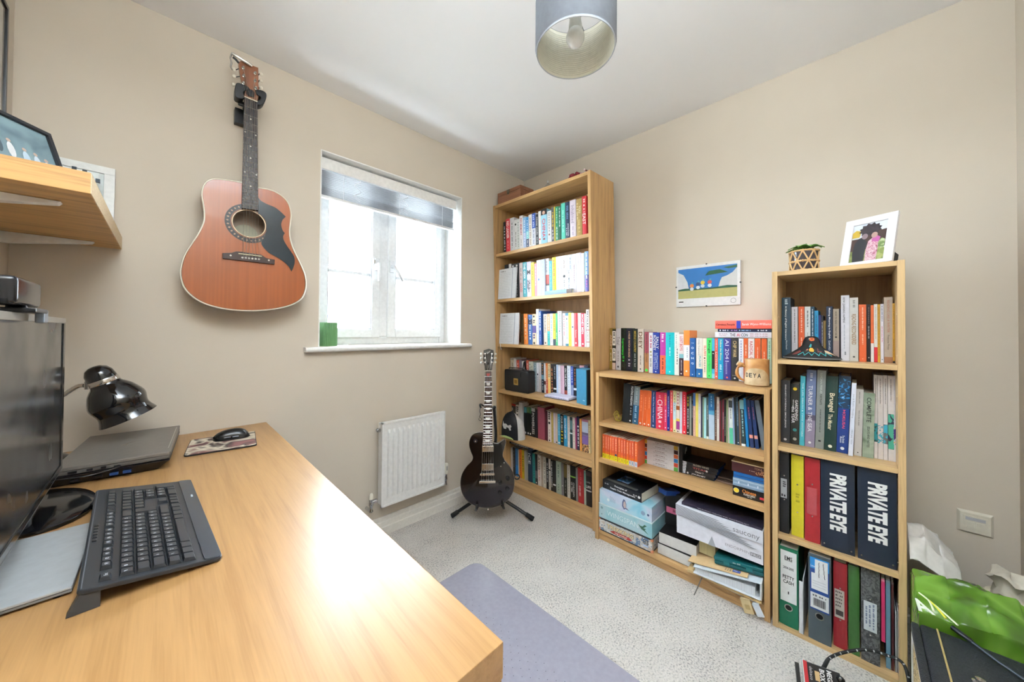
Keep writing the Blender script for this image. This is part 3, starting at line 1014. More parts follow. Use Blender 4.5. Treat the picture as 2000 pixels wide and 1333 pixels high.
# third shelf
shelf_of_books(FT, ZT[2], 0.062, 0.13, [
    (1017.3, 1023, 614.5, '4c3c28', ('b', 0, 1, mat('4c3c28', .5, 0, 'blotch', cols='2a2218,6a5636,3a2e20', scale=60))),
    (1023, 1030.7, 613.5, 'ee8a34', ('d', .1, .85, 'f8d4a8', .4)),
    (1031.5, 1039.7, 615, '3a68ac', ('b', .68, .85, '2a3248'), ('d', .1, .65, 'e8eef8', .4), ('d', .72, .98, '86a8dc', .4)),
    (1039.9, 1047.2, 614, 'ecdcbc', ('b', .38, .62, '63549a'), ('d', .66, .95, '3a3040', .55), ('d', .12, .34, '5a4a80', .6), ('o', .05, .25, '2a2a2e')),
    (1047.5, 1052.4, 604, 'e8e8ee', ('d', .3, .95, '9a9ab4', .25)),
    (1052.6, 1057.3, 608, '2c56a4', ('d', .42, .96, 'f0f4fa', .5), ('d', .08, .3, 'a8c0e8', .3), {'d': .17, 'L': 'tall navy blue book with white lettering'}),
    (1061.8, 1069, 614, 'e0d0c0', ('t', .4, .94, 'RECKONING', '2a2624', .42), ('o', .07, .2, '5a4a3a')),
    (1069.2, 1074.2, 613.5, 'f0a070', ('b', 0, .45, '3eb4b2'), ('d', .5, .9, 'f8dcc8', .4), ('d', .1, .35, '1a6a68', .35)),
    (1074.4, 1079.8, 613, 'e8ecf0', ('d', .45, .92, '3a9ac0', .5), ('d', .08, .42, '9a90b0', .4)),
    (1080, 1085.2, 613, 'e4cc3c', ('b', 0, .2, '2c3c4c'), ('d', .45, .93, 'a08a20', .5)),
    (1085.3, 1089, 612.5, '3caa68', ('d', .1, .4, 'c8f0d4', .4)),
    (1089.2, 1097.2, 608, 'f0f0f4', ('d', .45, .97, '8a9ab8', .3, .12), ('o', .42, .16, '6a7a98'), ('d', .12, .36, '9a9aac', .25)),
    (1099.3, 1104.3, 612.5, 'ece6e8', ('d', .3, .93, 'c04a5a', .5), ('b', 0, .3, 'd2ccd0')),
    (1104.5, 1110.2, 612, 'e2ecf2', ('b', .92, 1, '3c7c94'), ('b', 0, .07, '3c7c94'), ('d', .2, .72, '8aa8c0', .4), ('o', .82, .22, '2a2a30')),
    (1110.4, 1115.8, 611.5, 'f0e052', ('d', .05, .2, 'a89a30', .4)),
    (1116.2, 1121.2, 612, 'eeeef0', ('o', .58, .28, '2c3a6a')),
    (1121.4, 1128.3, 612, 'd6464c', ('t', .26, .5, 'The Economy', 'f6e8e4', .35), ('o', .1, .22, 'f6e8e4')),
    (1129, 1134.8, 612, 'dde4f0', ('d', .1, .9, 'b8c4d8', .35)),
    (1135, 1141.2, 612, 'c02e4a', ('t', .38, .96, 'MONEY MEN', 'f6ecec', .62), ('o', .08, .25, 'f6ecec'), {'L': 'crimson book with large white MONEY MEN capitals'}),
    (1141.4, 1143.8, 613, 'f0ecec'),
    (1145, 1150.8, 605, 'f0eeee', ('d', .48, .95, '3a3438', .5), ('b', .44, .46, 'b03a48'), ('b', .12, .14, 'b03a48'), ('d', .18, .4, '8a7a7e', .4)),
], 'tall bookcase third shelf', 'books on the third shelf of the tall bookcase', px_y=645)
# fourth shelf
shelf_of_books(FT, ZT[3], 0.135, 0.115, [
    (993.5, 998.8, 699.5, 'e4e0d8', ('d', .6, .9, 'b8b4ac', .3)), (999, 1004, 703.5, 'd8ccb8', ('d', .6, .9, '6a6258', .4)), (1004.2, 1009.2, 701, 'e8e6e6', ('o', .55, .25, '2a2a2a')),
    (1009.4, 1014.6, 704, 'd45a4a', ('d', .5, .9, 'f0d0c8', .4)), (1014.8, 1019.9, 704, '8a8090'), (1020.1, 1024, 706, 'ececec'), (1024.2, 1028, 706, '26242a', ('d', .5, .9, 'd8d8d8', .4)),
    (1028.2, 1033, 704, 'd4604a', ('d', .4, .9, 'f4d8cc', .4)),
    (1033.2, 1042, 707, 'd4d8c8', ('d', .55, .92, '8a9080', .3, -.2), ('d', .5, .85, '8a9080', .25, .2), ('b', 0, .35, 'c6b8a0'), ('d', .06, .3, '6a6050', .4)),
    (1042.3, 1048, 709, 'b4cad2', ('t', .55, .96, 'FATHER', '3a5a6a', .55), ('d', .15, .5, '6a8a98', .45)),
    (1048.2, 1052.6, 709, 'e4e6ec', ('o', .6, .3, '3a3a4a'), ('d', .1, .5, '9aa0b8', .3)), (1052.8, 1057.3, 709, 'dcd6d8', ('d', .2, .9, 'b4acb0', .25)),
    (1057.6, 1062.6, 710, '1e2c3c', ('b', .45, .6, '7aa4b8'), ('d', .62, .95, 'c08a4a', .45), ('d', .05, .4, 'c8d0d8', .45)), (1062.8, 1066, 710, 'e8e8ea', ('b', .28, .4, '6a3a3a')),
    (1066.2, 1070, 710, 'dd7c2e', ('b', 0, .45, 'c84a34'), ('d', .1, .9, 'f4d8b8', .35)),
    (1070.2, 1075.2, 711, 'eed8a4', ('t', .55, .97, 'THIEVES', '3a3024', .55), ('b', 0, .5, 'f0c878')),
    (1075.6, 1080.9, 712, '2a2222', ('d', .08, .85, 'd88a5a', .5)), (1081, 1086.6, 712, '20242a', ('b', .17, .22, 'f0f0f0'), ('d', .5, .92, '9aa0a8', .4)),
    (1086.8, 1090, 713, 'bcd2ea'), (1090.2, 1094.6, 714, 'eceaf0', ('d', .1, .8, 'c0bcc8', .3)), (1094.8, 1098.4, 715, 'd8b4c4', ('d', .1, .9, 'b88aa0', .3)), (1098.5, 1102, 715, 'e4c0d0'),
    (1102.2, 1107.6, 715, '1f1f22', ('t', .32, .92, 'ON THE ROAD', 'ececec', .6), ('b', .06, .2, 'a04a3a')), (1107.8, 1114.6, 715, 'e6ecf2', ('d', .1, .9, 'a8b8d0', .3)),
    (1114.8, 1120, 716, '2848a0', ('d', .45, .95, 'd8e0f4', .4), ('b', 0, .4, '8a94b4')), (1120.2, 1125.9, 717, '222226', ('b', .25, .32, 'f2f2f2'), ('d', .4, .92, 'b86a4a', .45)),
    (1126.2, 1132, 716, '3a4450', {'d': .12}), (1132.2, 1141, 714.5, 'dca8b8', {'d': .12}), (1141.2, 1149, 715, '3a3a58'),
], 'tall bookcase fourth shelf', 'books on the fourth shelf of the tall bookcase', px_y=745)
# fifth shelf
shelf_of_books(FT, ZT[4], 0.14, 0.115, [
    (995, 999.2, 789, 'c4c4c4', ('d', .6, .95, '8a8a8a', .4)), (999.4, 1003.7, 789, '2a2422', ('b', .92, 1, 'c8382a'), ('d', .5, .85, 'd8d8d8', .6)), (1003.9, 1008, 790, '2c2624', ('b', .92, 1, 'c8382a')),
    (1008.2, 1014.4, 792, 'd8d2ca', ('d', .5, .95, '2e2a2a', .7)), (1014.6, 1021, 787, 'dcdada', {'d': .06}),
    (1024, 1029.6, 796, '1e2224', ('b', .8, 1, '5a9aa8'), ('o', .08, .3, 'f0f0f0')), (1029.8, 1034, 796, '1e2420', ('b', .8, 1, '6a8a5a'), ('o', .08, .35, 'f0f0f0')), (1034.2, 1038.2, 797, '1c2020', ('b', .8, 1, '4a7a4a'), ('o', .08, .35, 'f0f0f0')),
    (1038.5, 1045.8, 798, '1c1c1e', ('b', .88, 1, 'b8b8b8'), ('t', .1, .84, 'POWERLESS', 'e6e6e6', .66), {'L': 'black book with large pale capitals'}), (1046, 1050.3, 800, '24242a'),
    (1050.5, 1064, 796.5, '9c4c5c', {'L': 'thick dusty pink volume', 'hard': True}), (1066, 1070, 803, '561c2a'),
    (1070.2, 1077, 804.5, 'e4d8d0', ('d', .55, .98, '2a2422', .7), ('d', .1, .4, '8a7a70', .3), ('o', .05, .2, '2a2422')), (1077.2, 1081, 806, 'c6ae5e', ('d', .1, .6, '8a7430', .3)), (1081.2, 1085, 807, 'd4cad2'),
    (1085.2, 1089.3, 808, 'd4c0b4', ('o', .05, .3, '2a2a2a')), (1089.5, 1094.5, 809.5, '38a4cc', ('d', .3, .9, 'c4e8f4', .3), ('o', .06, .3, 'f0f0f0')),
    (1094.7, 1101, 811, '1d1d1d', ('t', .52, .95, 'FOUR FISH', 'ececec', .5), ('d', .1, .48, 'd8c030', .6)), (1101.2, 1108, 812, '2a9cd2', ('t', .25, .9, 'BOTTLE OF LIES', 'f0f8fc', .4), {'L': 'bright blue book with white lettering'}),
    (1108.4, 1113, 814, 'e6e0da', ('d', .2, .9, 'a89a90', .3)), (1113.2, 1118.2, 816, '28464c', ('b', .6, .9, '5a8a90'), ('b', .46, .5, 'd8f0f0')), (1118.4, 1123.4, 816, 'e2dad6', ('d', .2, .8, '9a8a88', .35)),
    (1123.6, 1126.5, 817, '9c3a6c'), (1126.7, 1132, 814, '26264a', ('d', .1, .62, 'f0f0f4', .5), ('o', .7, .3, 'f0f0f0')), (1132.2, 1135.8, 819, 'eca64e', ('d', .2, .8, '8a5a20', .3)),
    (1136.6, 1149, 820, 'c47c9c', ('b', .22, .6, '8468b0'), ('b', 0, .24, mat('2a2430', .5, 0, 'blotch', cols='1a1a20,2a2430,e0a860,d8c8c0', scale=90)), ('b', .5, .93, 'c8d4ea'), {'L': 'pink and purple book with a pale panel'}), (1149.2, 1153, 822, 'e4d4a4', ('d', .1, .9, '6a5a30', .4)),
], 'tall bookcase fifth shelf', 'books on the fifth shelf of the tall bookcase', px_y=850)
# sixth (bottom) shelf
shelf_of_books(FT, ZT[5], 0.12, 0.13, [
    (998.5, 1002, 875.5, 'd4d0cc'), (1002.2, 1007, 876, '26262a', ('d', .3, .9, '8a8a8a', .3)), (1007.2, 1012.4, 877, '2a68a4', ('b', 0, .4, '1a7ac8')), (1012.6, 1014.4, 879, 'd0c4b8'),
    (1014.6, 1019.6, 879, 'e47e2e', ('d', .1, .9, '8a4410', .3)), (1019.8, 1024.2, 880, 'c8b022', ('d', .2, .8, '3a3410', .5)), (1024.5, 1028, 882, 'b4b0a8'), (1028.2, 1031.4, 883, '9aa09a'),
    (1031.6, 1040, 879, '143048', ('t', .55, .88, 'ICE', 'e0e8f0', .55, -.1), {'L': 'dark navy book with pale italic letters'}), (1040.3, 1045.3, 887, '2a8886', ('d', .15, .8, '134a4a', .4)), (1045.5, 1050, 888, '2a2226', ('b', .2, .45, '6a6468'), ('o', .06, .25, 'f0f0f0')),
    (1050.3, 1057, 890, 'd4ccc2', ('t', .52, .93, 'A WEB', '3a3636', .55), ('d', .15, .5, 'b87a7a', .45)), (1057.2, 1060.8, 892, 'b2a292', ('d', .2, .8, '7a6a5a', .3)), (1061, 1066.6, 893, 'ccc8bc', ('d', .1, .9, '8a8a80', .5)),
    (1067, 1071.4, 896, '1e1e20', ('d', .2, .85, 'c8c8c8', .5)), (1071.6, 1075.5, 897, 'd2cec4', ('b', .62, .66, '1e1e1e'), ('d', .1, .55, '6a6a6a', .4)), (1075.7, 1080, 899, '1c1c1e', ('t', .12, .96, 'THE MARIA DIARIES', 'e8e8e8', .5)), (1080.2, 1085.6, 900, '242426', ('b', .2, .25, 'e8e8e8')),
    (1086, 1096, 902, 'a4b4a4', ('d', .5, .9, '4a6a60', .25), ('d', .1, .3, '5a7068', .2)), (1096.3, 1101, 905, '78767a', ('o', .3, .2, 'd8d8d8')), (1101.3, 1107.4, 907, '28261e', ('b', .58, .98, '6a5a30'), ('d', .1, .5, '8a8a80', .35)),
    (1107.6, 1113.4, 909, 'ccc8be', ('d', .1, .9, '8a8278', .3)), (1113.6, 1124.3, 911, '1e1f20', ('b', .66, .7, '8ac850'), ('t', .1, .52, 'CHILDREN', 'e0e0e0', .26, .18), ('t', .22, .52, 'OF TIME', 'e0e0e0', .26, -.18), {'L': 'black book with a bright green stripe'}),
    (1124.5, 1128.3, 915, '8a8c8a'), (1128.5, 1140, 916, 'ac2a30', ('t', .2, .5, 'QUEEN BEES', 'f0d8d4', .3, -.15), ('d', .5, .9, 'c85a58', .3)), (1140.3, 1144, 920, 'b8ccbc', ('b', .5, .97, '7aa89c')),
    (1144.3, 1155, 921, '201f22', ('b', .86, .98, '4a3a3c'), ('h', .68, 'A LITTLE', 'd8d8d8', .7, .22), ('h', .55, 'LIFE', 'f0f0f0', .9, .42), ('b', .42, .46, 'd0d0d0')),
], 'tall bookcase bottom shelf', 'books on the bottom shelf of the tall bookcase', px_y=930)

# books standing on top of the low bookcase
WO = ('o', .06, .2, 'f4f2ec')
top_row = shelf_of_books(FL, HL, 0.2, 0.118, [
    (1188, 1195.8, 641.5, '8a6c22', ('t', .48, .84, 'ADRIFT', 'd8a894', .6), ('d', .2, .4, 'e0d4b0', .4), {'hard': False}),
    (1196, 1202.5, 644, '25221e', ('b', .6, .96, 'e2dcd4'), ('b', .22, .53, 'e2dcd4'), ('b', 0, .17, 'd4b8a8'), ('d', .64, .93, '2a2622', .55), ('d', .25, .5, '2a2622', .55), {'L': 'black book with two white title panels'}),
    (1203, 1212.4, 642, 'c6c2c6', ('t', .61, .8, 'Tribal', '4a464c', .55, 0, 0), ('d', .2, .45, '6a666c', .22), ('o', .08, .2, '4a464c')),
    (1212.8, 1222.7, 641.5, '0f1a12', ('t', .36, .76, 'Supremacy', '3ee84a', .48, -.1), ('b', .84, .99, mat('0f1a12', .4, 0, 'blotch', cols='0f1a12,0f1a12,2ec83a', scale=300, hard=1)), ('b', .01, .12, mat('0f1a12', .4, 0, 'blotch', cols='0f1a12,101c14,c8e8cc', scale=300, hard=1)), ('d', .2, .34, '2ec83a', .4), {'L': 'black book with neon green lettering'}),
    (1223, 1235, 642.5, '1f2132', ('t', .32, .94, 'A WIDER WATCH ON ROAD', 'd8b898', .32), ('d', .08, .28, 'a8a4b4', .4), {'hard': False}),
    (1235.3, 1245.2, 643, '20302e', ('t', .45, .95, 'MIDDLE COUNTRY', 'd8b848', .42), ('d', .1, .42, 'a8b0ac', .32), {'hard': False}),
    (1245.5, 1257, 643, 'd8cdc2', ('t', .54, .93, 'DEEY', '6a4a28', .62), ('d', .15, .38, '5a5450', .22), ('o', .07, .12, '2a2a2a'), {'L': 'thick cream book with large brown capitals', 'd': .15}),
    (1259, 1267, 649, 'a64c5a', ('b', 0, .48, 'b07c4c'), ('o', .06, .36, '3ecc48'), ('t', .25, .95, 'SEVEN WAYS TO THE COAST', '4a2430', .36), {'L': 'dusky red and tan book with a green sticker'}),
    (1267.3, 1275, 650, 'e8e8ec', ('d', .6, .92, 'b03a6a', .5), ('t', .15, .36, 'BAD DIA', '2a2a2e', .4), ('d', .42, .54, 'a09a60', .6)),
    (1275, 1287.6, 650, '1e3c9e', ('t', .6, .9, 'SALLY', W1, .4, .24), ('t', .56, .93, 'ROONEY', W1, .4, -.2), ('t', .1, .5, 'INTERMEZZO', 'b4c4e4', .62, 0, 0), ('o', .045, .1, 'f4f4f4'), {'L': 'royal blue book with bold white capitals'}),
    (1289, 1300, 650, 'be3ea2', ('b', 0, .45, 'ee6a44'), ('d', .76, .96, 'f4e0f0', .45), ('d', .1, .38, '6a2a20', .3), ('o', .05, .1, '7a2a20')),
    (1300.2, 1317, 650, '12c0c8', ('d', .65, .93, '0a6a78', .14), ('d', .44, .64, 'd8f8fa', .16), ('o', .07, .08, 'e8f8f8'), {'L': 'thick turquoise book'}),
    (1317.3, 1326.3, 650, 'e4e4dc', ('d', .24, .62, '2c3436', .3, .1), ('d', .64, .95, '9ab8b4', .28, -.1)),
    (1326.3, 1335, 653, 'e6dad8', ('b', .42, .52, '8ac4cc'), ('b', 0, .42, '3c1c2c'), ('t', .6, .94, 'LOST BOYS', 'c2304a', .6), ('t', .12, .38, 'JAMES BLOODWORTH', 'f0e8e8', .3), ('o', .05, .16, 'f0f0f0'), {'L': 'white and maroon book with red capitals'}),
    (1335.3, 1346.7, 646, 'f08a3c', ('b', .34, .68, 'eceef4'), ('d', .4, .63, '7a8094', .2, .12), ('o', .11, .16, 'f8f0e8'), {'L': 'orange and white banded paperback, taller than its neighbours', 'd': .15, 'hard': False}),
    (1347.4, 1358.4, 661, '165292', ('b', .0, .999, '1c5a9c'), ('h', .87, 'THE', 'e4ecf4', .5, .12), ('h', .745, 'O', 'f0f4f8', .42, .42), ('h', .61, 'C', 'f0f4f8', .42, .42), ('h', .48, 'H', 'f0f4f8', .42, .4), ('h', .345, 'Q', 'f0f4f8', .42, .42), ('o', .06, .1, 'f0f4f8'), {'L': 'blue book with stacked white letters'}),
    (1359.7, 1372.4, 661, 'e2dbd0', ('b', 0, .22, '1a66a6'), ('t', .56, .97, 'Only Connect', '5a6a74', .3, -.08, 0), ('t', .27, .54, 'PLACES', '2a9cae', .3, .1), ('o', .09, .12, 'f0d8a8')),
    (1372.6, 1380.1, 661.5, 'f0e0cc', ('t', .56, .82, 'SLUSH', 'd05040', .55, .1), ('o', .5, .22, '5a2a20'), ('d', .12, .44, '4a4440', .35)),
    (1380.3, 1390.1, 661, '4cd46c', ('t', .62, .94, 'Range', '10261a', .6), ('t', .16, .56, 'David Epstein', '1a5a34', .36, 0, 0), ('o', .06, .12, '10261a'), {'L': 'bright green paperback with black title', 'hard': False}),
    (1390.3, 1395.8, 661, '4ab0d4', ('b', .24, .68, '24262c'), ('b', 0, .12, '8ac8d8'), ('o', .62, .22, 'f0f0f0')),
    (1396, 1402, 661.5, 'e8604e', ('t', .18, .66, 'LOTHIAN', 'f8d0c8', .55), ('d', .72, .95, 'f8c8c0', .4), WO),
    (1402.2, 1412.6, 661.5, '1c9cc6', ('t', .46, .96, 'Follow the Money', 'f0eaa0', .42, 0), ('d', .18, .36, 'c8eaf4', .45), {'L': 'cyan paperback with pale yellow title', 'hard': False}),
    (1413, 1427.6, 661.5, '3a3a8a', ('t', .44, .97, 'AI 2041', 'e4e4f4', .5, 0, 0), ('t', .14, .42, 'TEN VISIONS FOR OUR FUTURE', 'b8b8dc', .22, -.1), ('o', .06, .14, 'e8604e'), {'L': 'indigo book with wide white numerals'}),
    (1428.3, 1442.3, 661.5, '2b2b2e', ('t', .55, .94, 'CHIP WAR', 'd8c08a', .5), ('h', .12, 'CHRIS', 'd0d0d0', .7, .1), ('o', .055, .14, 'e0e0e0'), {'L': 'thick charcoal book with pale gold title'}),
    (1442.8, 1452, 661.5, 'e6e6ee', ('d', .3, .95, '5a6a9a', .3), ('o', .35, .2, '3a4a7a')),
    (1452.3, 1461.2, 661.5, 'f0eae4', ('b', .0, .999, mat('d4602c', .45)), ('d', .6, .85, 'f8d8c0', .3)),
    (1461.5, 1473.3, 661.5, 'e8dcda', ('t', .38, .93, 'RADICAL CARE', 'b8303a', .5), {'L': 'white paperback with red capitals behind the mug', 'hard': False}),
    (1474, 1485.7, 661.5, 'f0e8e0', ('b', 0, .999, 'd65e2a'), ('d', .5, .8, 'f4d0b8', .2)),
    (1487.2, 1498, 661.5, 'f2eae2', ('b', 0, .999, 'd8602c'), ('d', .4, .7, 'f4d0b8', .2)),
    (1499.2, 1506.5, 661.5, 'bcd4c2', ('d', .5, .93, '4a9a6a', .4)),
], 'low bookcase top row', 'books standing on top of the low bookcase', px_y=690)


def flat_stack_book(px0, px1, pyt, pyb, xs, F, zb, d, col, label, ex=(), hard=None):
    """a book lying flat, spine out, placed where the photo shows its spine"""
    ya, yb = hit(px1, (pyt + pyb) / 2, 0, xs, F).y, hit(px0, (pyt + pyb) / 2, 0, xs, F).y
    pm = (px0 + px1) / 2
    th = hit(pm, pyt, 0, xs, F).z - hit(pm, pyb, 0, xs, F).z
    M = F @ frame(xs, yb, zb + th / 2 + 0.0004, (1, 0, 0), (0, 0, 1), (0, -1, 0))
    o = book(M, th - 0.0008, yb - ya, d, col, (), hard)
    for e in ex:
        if e[0] == 't':
            L = yb - ya
            text(e[3], F @ UPR(xs - 0.003, yb - L * (e[1] + e[2]) / 2, zb + th * (0.5 + (e[6] if len(e) > 6 else 0))), L * (e[2] - e[1]), th * e[5], e[4], o, bold=0.012)
        elif e[0] == 'd':
            L = yb - ya
            dashes(F @ UPR(xs - 0.003, yb - L * (e[1] + e[2]) / 2, zb + th * (0.5 + (e[5] if len(e) > 5 else 0))), L * (e[2] - e[1]), th * e[4], e[3], o, NBOOK[0])
        elif e[0] == 'b':
            L = yb - ya
            MB(F).box(xs - 0.0027, xs + 0.001, yb - L * e[2], yb - L * e[1], zb + th * 0.04, zb + th * 0.96).build('spine_band', mat(e[3], 0.4), o)
    tag(o, label, 'book', 'books lying flat')
    return zb + th


zz = max((world_mat(o) @ Vector(v.co)).z for o in top_row[20:] for v in o.data.vertices) + 0.0006
zz = flat_stack_book(1396.5, 1507, 649.5, 660.5, 0.195, FL, zz, 0.13, 'e8e6ee', 'white book with black and red title lying lowest of three on the low bookcase row', [('t', .29, .6, 'THE', '2a2a34', .5), ('t', .08, .24, 'EMILY M. BENDER', 'b08090', .2, .16), ('t', .08, .22, '& ALEX HANNA', 'b08090', .2, -.16), ('d', .64, .95, 'b88090', .2, .18), ('d', .64, .95, 'b88090', .2, -.18)][1:] + [('t', .285, .385, 'THE', '2a2a34', .56), ('t', .41, .47, 'AI', 'c83a5a', .56), ('t', .49, .605, 'CON', '2a2a34', .56)], False)
zz = flat_stack_book(1402, 1507, 642.8, 649.3, 0.2, FL, zz, 0.12, '1f2a4c', 'slim navy book in the middle of the flat three under the coral one', [('d', .04, .22, 'e4e8f0', .5), ('d', .27, .4, 'b08ac8', .45), ('d', .42, .64, 'a8d0f0', .4), ('d', .76, .94, 'e4e8f0', .45)], False)
zz = flat_stack_book(1397, 1507.5, 626, 642.5, 0.192, FL, zz, 0.14, 'f06a5a', 'coral book lying topmost of three, with dark and white title', [('t', .02, .37, 'Careless People', '4a1c24', .3), ('b', .4, .475, '2c3eae'), ('t', .5, .99, 'Sarah Wynn-Williams', 'f8f0ee', .34)], True)

# second shelf of the low bookcase
shelf_of_books(FL, ZL[0], 0.1, 0.15, [
    (1214, 1226.4, 750, '22282c', {'dx': 5, 'd': .19, 'L': 'large charcoal slipcase leaning at the window end'}),
    (1226.6, 1234.4, 752.5, '1b1b1d', ('t', .46, .96, 'FIGHTING SHADOWS', 'ececec', .55), ('d', .2, .4, 'a8a8a8', .4), ('o', .06, .2, 'f0f0f0'), {'dx': 5, 'd': .19, 'L': 'leaning black book with white capitals'}),
    (1234.6, 1246, 755.5, '2b5c7c', ('b', .5, 1, '7e8c92'), ('d', .55, .95, 'a8b4b8', .3), ('d', .15, .48, '9cc0d8', .4), ('o', .08, .12, 'e0e8f0'), {'dx': 4.6, 'd': .17}),
    (1246.6, 1254.4, 762.5, 'ecd8c8', ('b', 0, .999, mat('cf5a26', .45)), ('d', .4, .85, 'e88a5a', .3), WO, {'dx': 3.6, 'L': 'first of three orange paperbacks beside the navy one'}),
    (1254.9, 1262.7, 763, 'ecd8c8', ('b', 0, .999, mat('cf5a26', .45)), ('d', .45, .8, 'e88a5a', .3), WO, {'dx': 3, 'L': 'middle of three orange paperbacks beside the navy one'}),
    (1263, 1270.5, 764, 'f0e0d0', ('b', 0, .999, mat('d66028', .45)), ('d', .5, .82, 'f0a070', .25), WO, {'dx': 2.2, 'L': 'last of three orange paperbacks, next to the navy one'}),
    (1271, 1280.6, 763.5, '1f3c6e', ('t', .14, .96, 'The Mind That Holds Together', 'c8d4e8', .28), ('o', .06, .2, '8aa4cc'), {'dx': 1}),
    (1280.8, 1296.8, 766.7, 'd0304c', ('t', .27, .8, 'CHINA', 'f6eef0', .6, .04, 0), ('d', .82, .92, 'e88a98', .3), ('d', .14, .24, 'f0c8d0', .4), ('o', .08, .13, 'f0dce0'), {'L': 'wide crimson book with huge thin white capitals', 'hard': True}),
    (1297.1, 1302.6, 768.5, 'da3c66', ('t', .66, .95, 'CHINA', 'f0a83c', .6), ('d', .2, .55, 'f0c8d4', .45), ('o', .07, .22, 'f4e8ec')),
    (1302.8, 1308, 763, '1c2c84', ('d', .35, .85, 'b8c4e8', .35), ('o', .07, .2, 'c8d0f0')),
    (1308.4, 1314.4, 763.5, 'd84c48', ('d', .45, .95, 'f0b8b0', .4), ('o', .06, .15, 'f0d8d0')),
    (1314.5, 1320.4, 764, 'e8e6ac', ('b', .3, .72, 'c4dce0'), ('d', .5, .9, '5a6a5a', .4), ('o', .04, .2, '2a2a2a')),
    (1320.8, 1327.4, 765, 'e8dccc', ('b', .08, .28, '9a3a88'), ('b', .28, .34, 'ecc84a'), ('b', .55, .65, 'a85a28'), ('d', .68, .95, 'a03a4a', .5), ('o', .04, .2, '2a2a2a')),
    (1328, 1332.2, 766, 'e8e2ee', ('d', .1, .8, 'b8a8c4', .3)),
    (1332.6, 1340.7, 766, 'd62c3e', ('d', .2, .92, 'f4d8d8', .25), ('o', .05, .2, 'f6eeee')),
    (1341, 1346.4, 772.6, '1b1b1b', ('d', .7, .96, 'e0c83a', .5), ('d', .15, .66, 'e8e8e8', .42), ('o', .06, .22, 'f0f0f0')),
    (1346.6, 1350.4, 774.5, '8c928a'), (1350.5, 1353.5, 783, '1e1e1e', ('d', .5, .9, '9a9a9a', .4)),
    (1353.7, 1358.4, 768.5, 'deb4a4', ('b', .7, 1, '4a74b0'), ('d', .1, .6, 'a06a6a', .3)), (1358.6, 1363.6, 769, 'e0d062'), (1363.9, 1368.7, 770, 'd8d4d6', ('d', .3, .8, '8a8a8a', .25)),
    (1368.9, 1372, 775, '2a2e4a'), (1372.1, 1374.8, 776.5, '8ca488'), (1375, 1379.3, 777.5, 'a6dce0'), (1379.5, 1384.2, 776, '4c5c5a', ('b', .0, .06, 'd8e4dc'), ('d', .45, .8, 'c8d4d0', .3)),
    (1384.4, 1395.8, 769.5, 'b6cadc', ('b', .62, 1, '2c6c9e'), ('b', .54, .64, '5aa4c8'), ('d', .7, .95, 'a8d0e8', .25), {'dx': -1, 'L': 'wide pale blue book with darker blue top'}),
    (1396.1, 1399.8, 777, '4e342a', ('d', .1, .7, 'b8a490', .5)), (1400, 1404.9, 776.5, 'd8d4cc', ('d', .5, .85, '8a2a2a', .4)), (1405.1, 1408, 784, '6c1c24'), (1408.1, 1410.7, 782, '3c2c2a'),
    (1410.9, 1414, 781, '7c2c3c', ('d', .3, .7, 'd8b8bc', .3)), (1414.2, 1418.2, 781, '1d2121', ('d', .15, .6, '9aa09a', .3)), (1418.5, 1421.6, 782, '8c9c72'), (1421.9, 1425, 783, 'bab0a8'),
    (1425.2, 1432.3, 779.5, 'd8e0dc', ('b', .0, .35, '5ac49e'), ('b', .8, .96, '3a4446'), ('d', .55, .78, '3a4446', .3), {'dx': -2.5}), (1432.5, 1435.6, 777, '8aa0c4', {'dx': -3}), (1435.8, 1439.7, 778, '2a3436', {'dx': -3}),
    (1439.9, 1444.5, 776.5, '30485a', ('d', .4, .9, '8aa8b8', .35), ('o', .05, .25, 'e8eef0'), {'dx': -3.2}), (1444.7, 1448, 785, '7a6450', {'dx': -3}),
    (1448.4, 1456.6, 782, '2a3c42', ('b', .8, 1, '7ab0ba'), ('b', 0, .05, 'e8f0f0'), ('d', .2, .78, 'a8d8d8', .4), {'dx': -4.4}), (1458, 1462.9, 779, '1a7cba', {'dx': -6.5}),
    (1465.5, 1472.8, 782, '1f3666', ('b', .2, .27, 'e09a8c'), ('d', .6, .85, 'c87a8a', .25), {'dx': -9, 'L': 'first of two navy volumes with pink band'}), (1475.5, 1482.4, 782.5, '203868', ('b', .2, .27, 'e09a8c'), ('d', .6, .85, 'c87a8a', .25), {'dx': -10.5, 'L': 'second of two navy volumes with pink band'}),
    (1487.8, 1497.4, 782.5, '6c7884', {'dx': -15, 'd': .2, 'L': 'grey hardback leaning hard at the open end'}),
], 'low bookcase second shelf', 'books on the second shelf of the low bookcase', px_y=815)

# third shelf: row of orange and yellow paperbacks, shared look
ox = [(1176.6, 1181.3, 849), (1181.6, 1186.1, 850), (1186.3, 1190.2, 851.3), (1190.8, 1194.8, 852.6), (1195, 1199.6, 853.5), (1200, 1206, 854.4), (1207, 1211.8, 855.8), (1212.2, 1217.2, 857.2), (1217.6, 1222.3, 858.9), (1223, 1228, 860.7), (1228.6, 1232.8, 862), (1233.2, 1238.4, 862.5), (1239.2, 1245, 863.5)]
rows = []
for i, (a, b, t) in enumerate(ox):
    base = 'e4d422' if i < 10 else 'c8ccda'
    r = [a, b, t, ('e0602e', 'dc5a34', 'd85a38')[i % 3], ('b', 0, .2, base), ('b', .2, .3, 'e06a1c'), ('d', .42, .92, 'f4c8a0', .3), ('d', .05, .16, '6a6420' if i < 10 else '3a4a8a', .35)]
    if i == 5:
        r += [('o', .25, .35, '3a4a78')]
    rows.append(tuple(r) + ({'L': ORD[i] + ' orange paperback from the window end, ' + ('yellow' if i < 10 else 'pale grey') + ' foot'},))
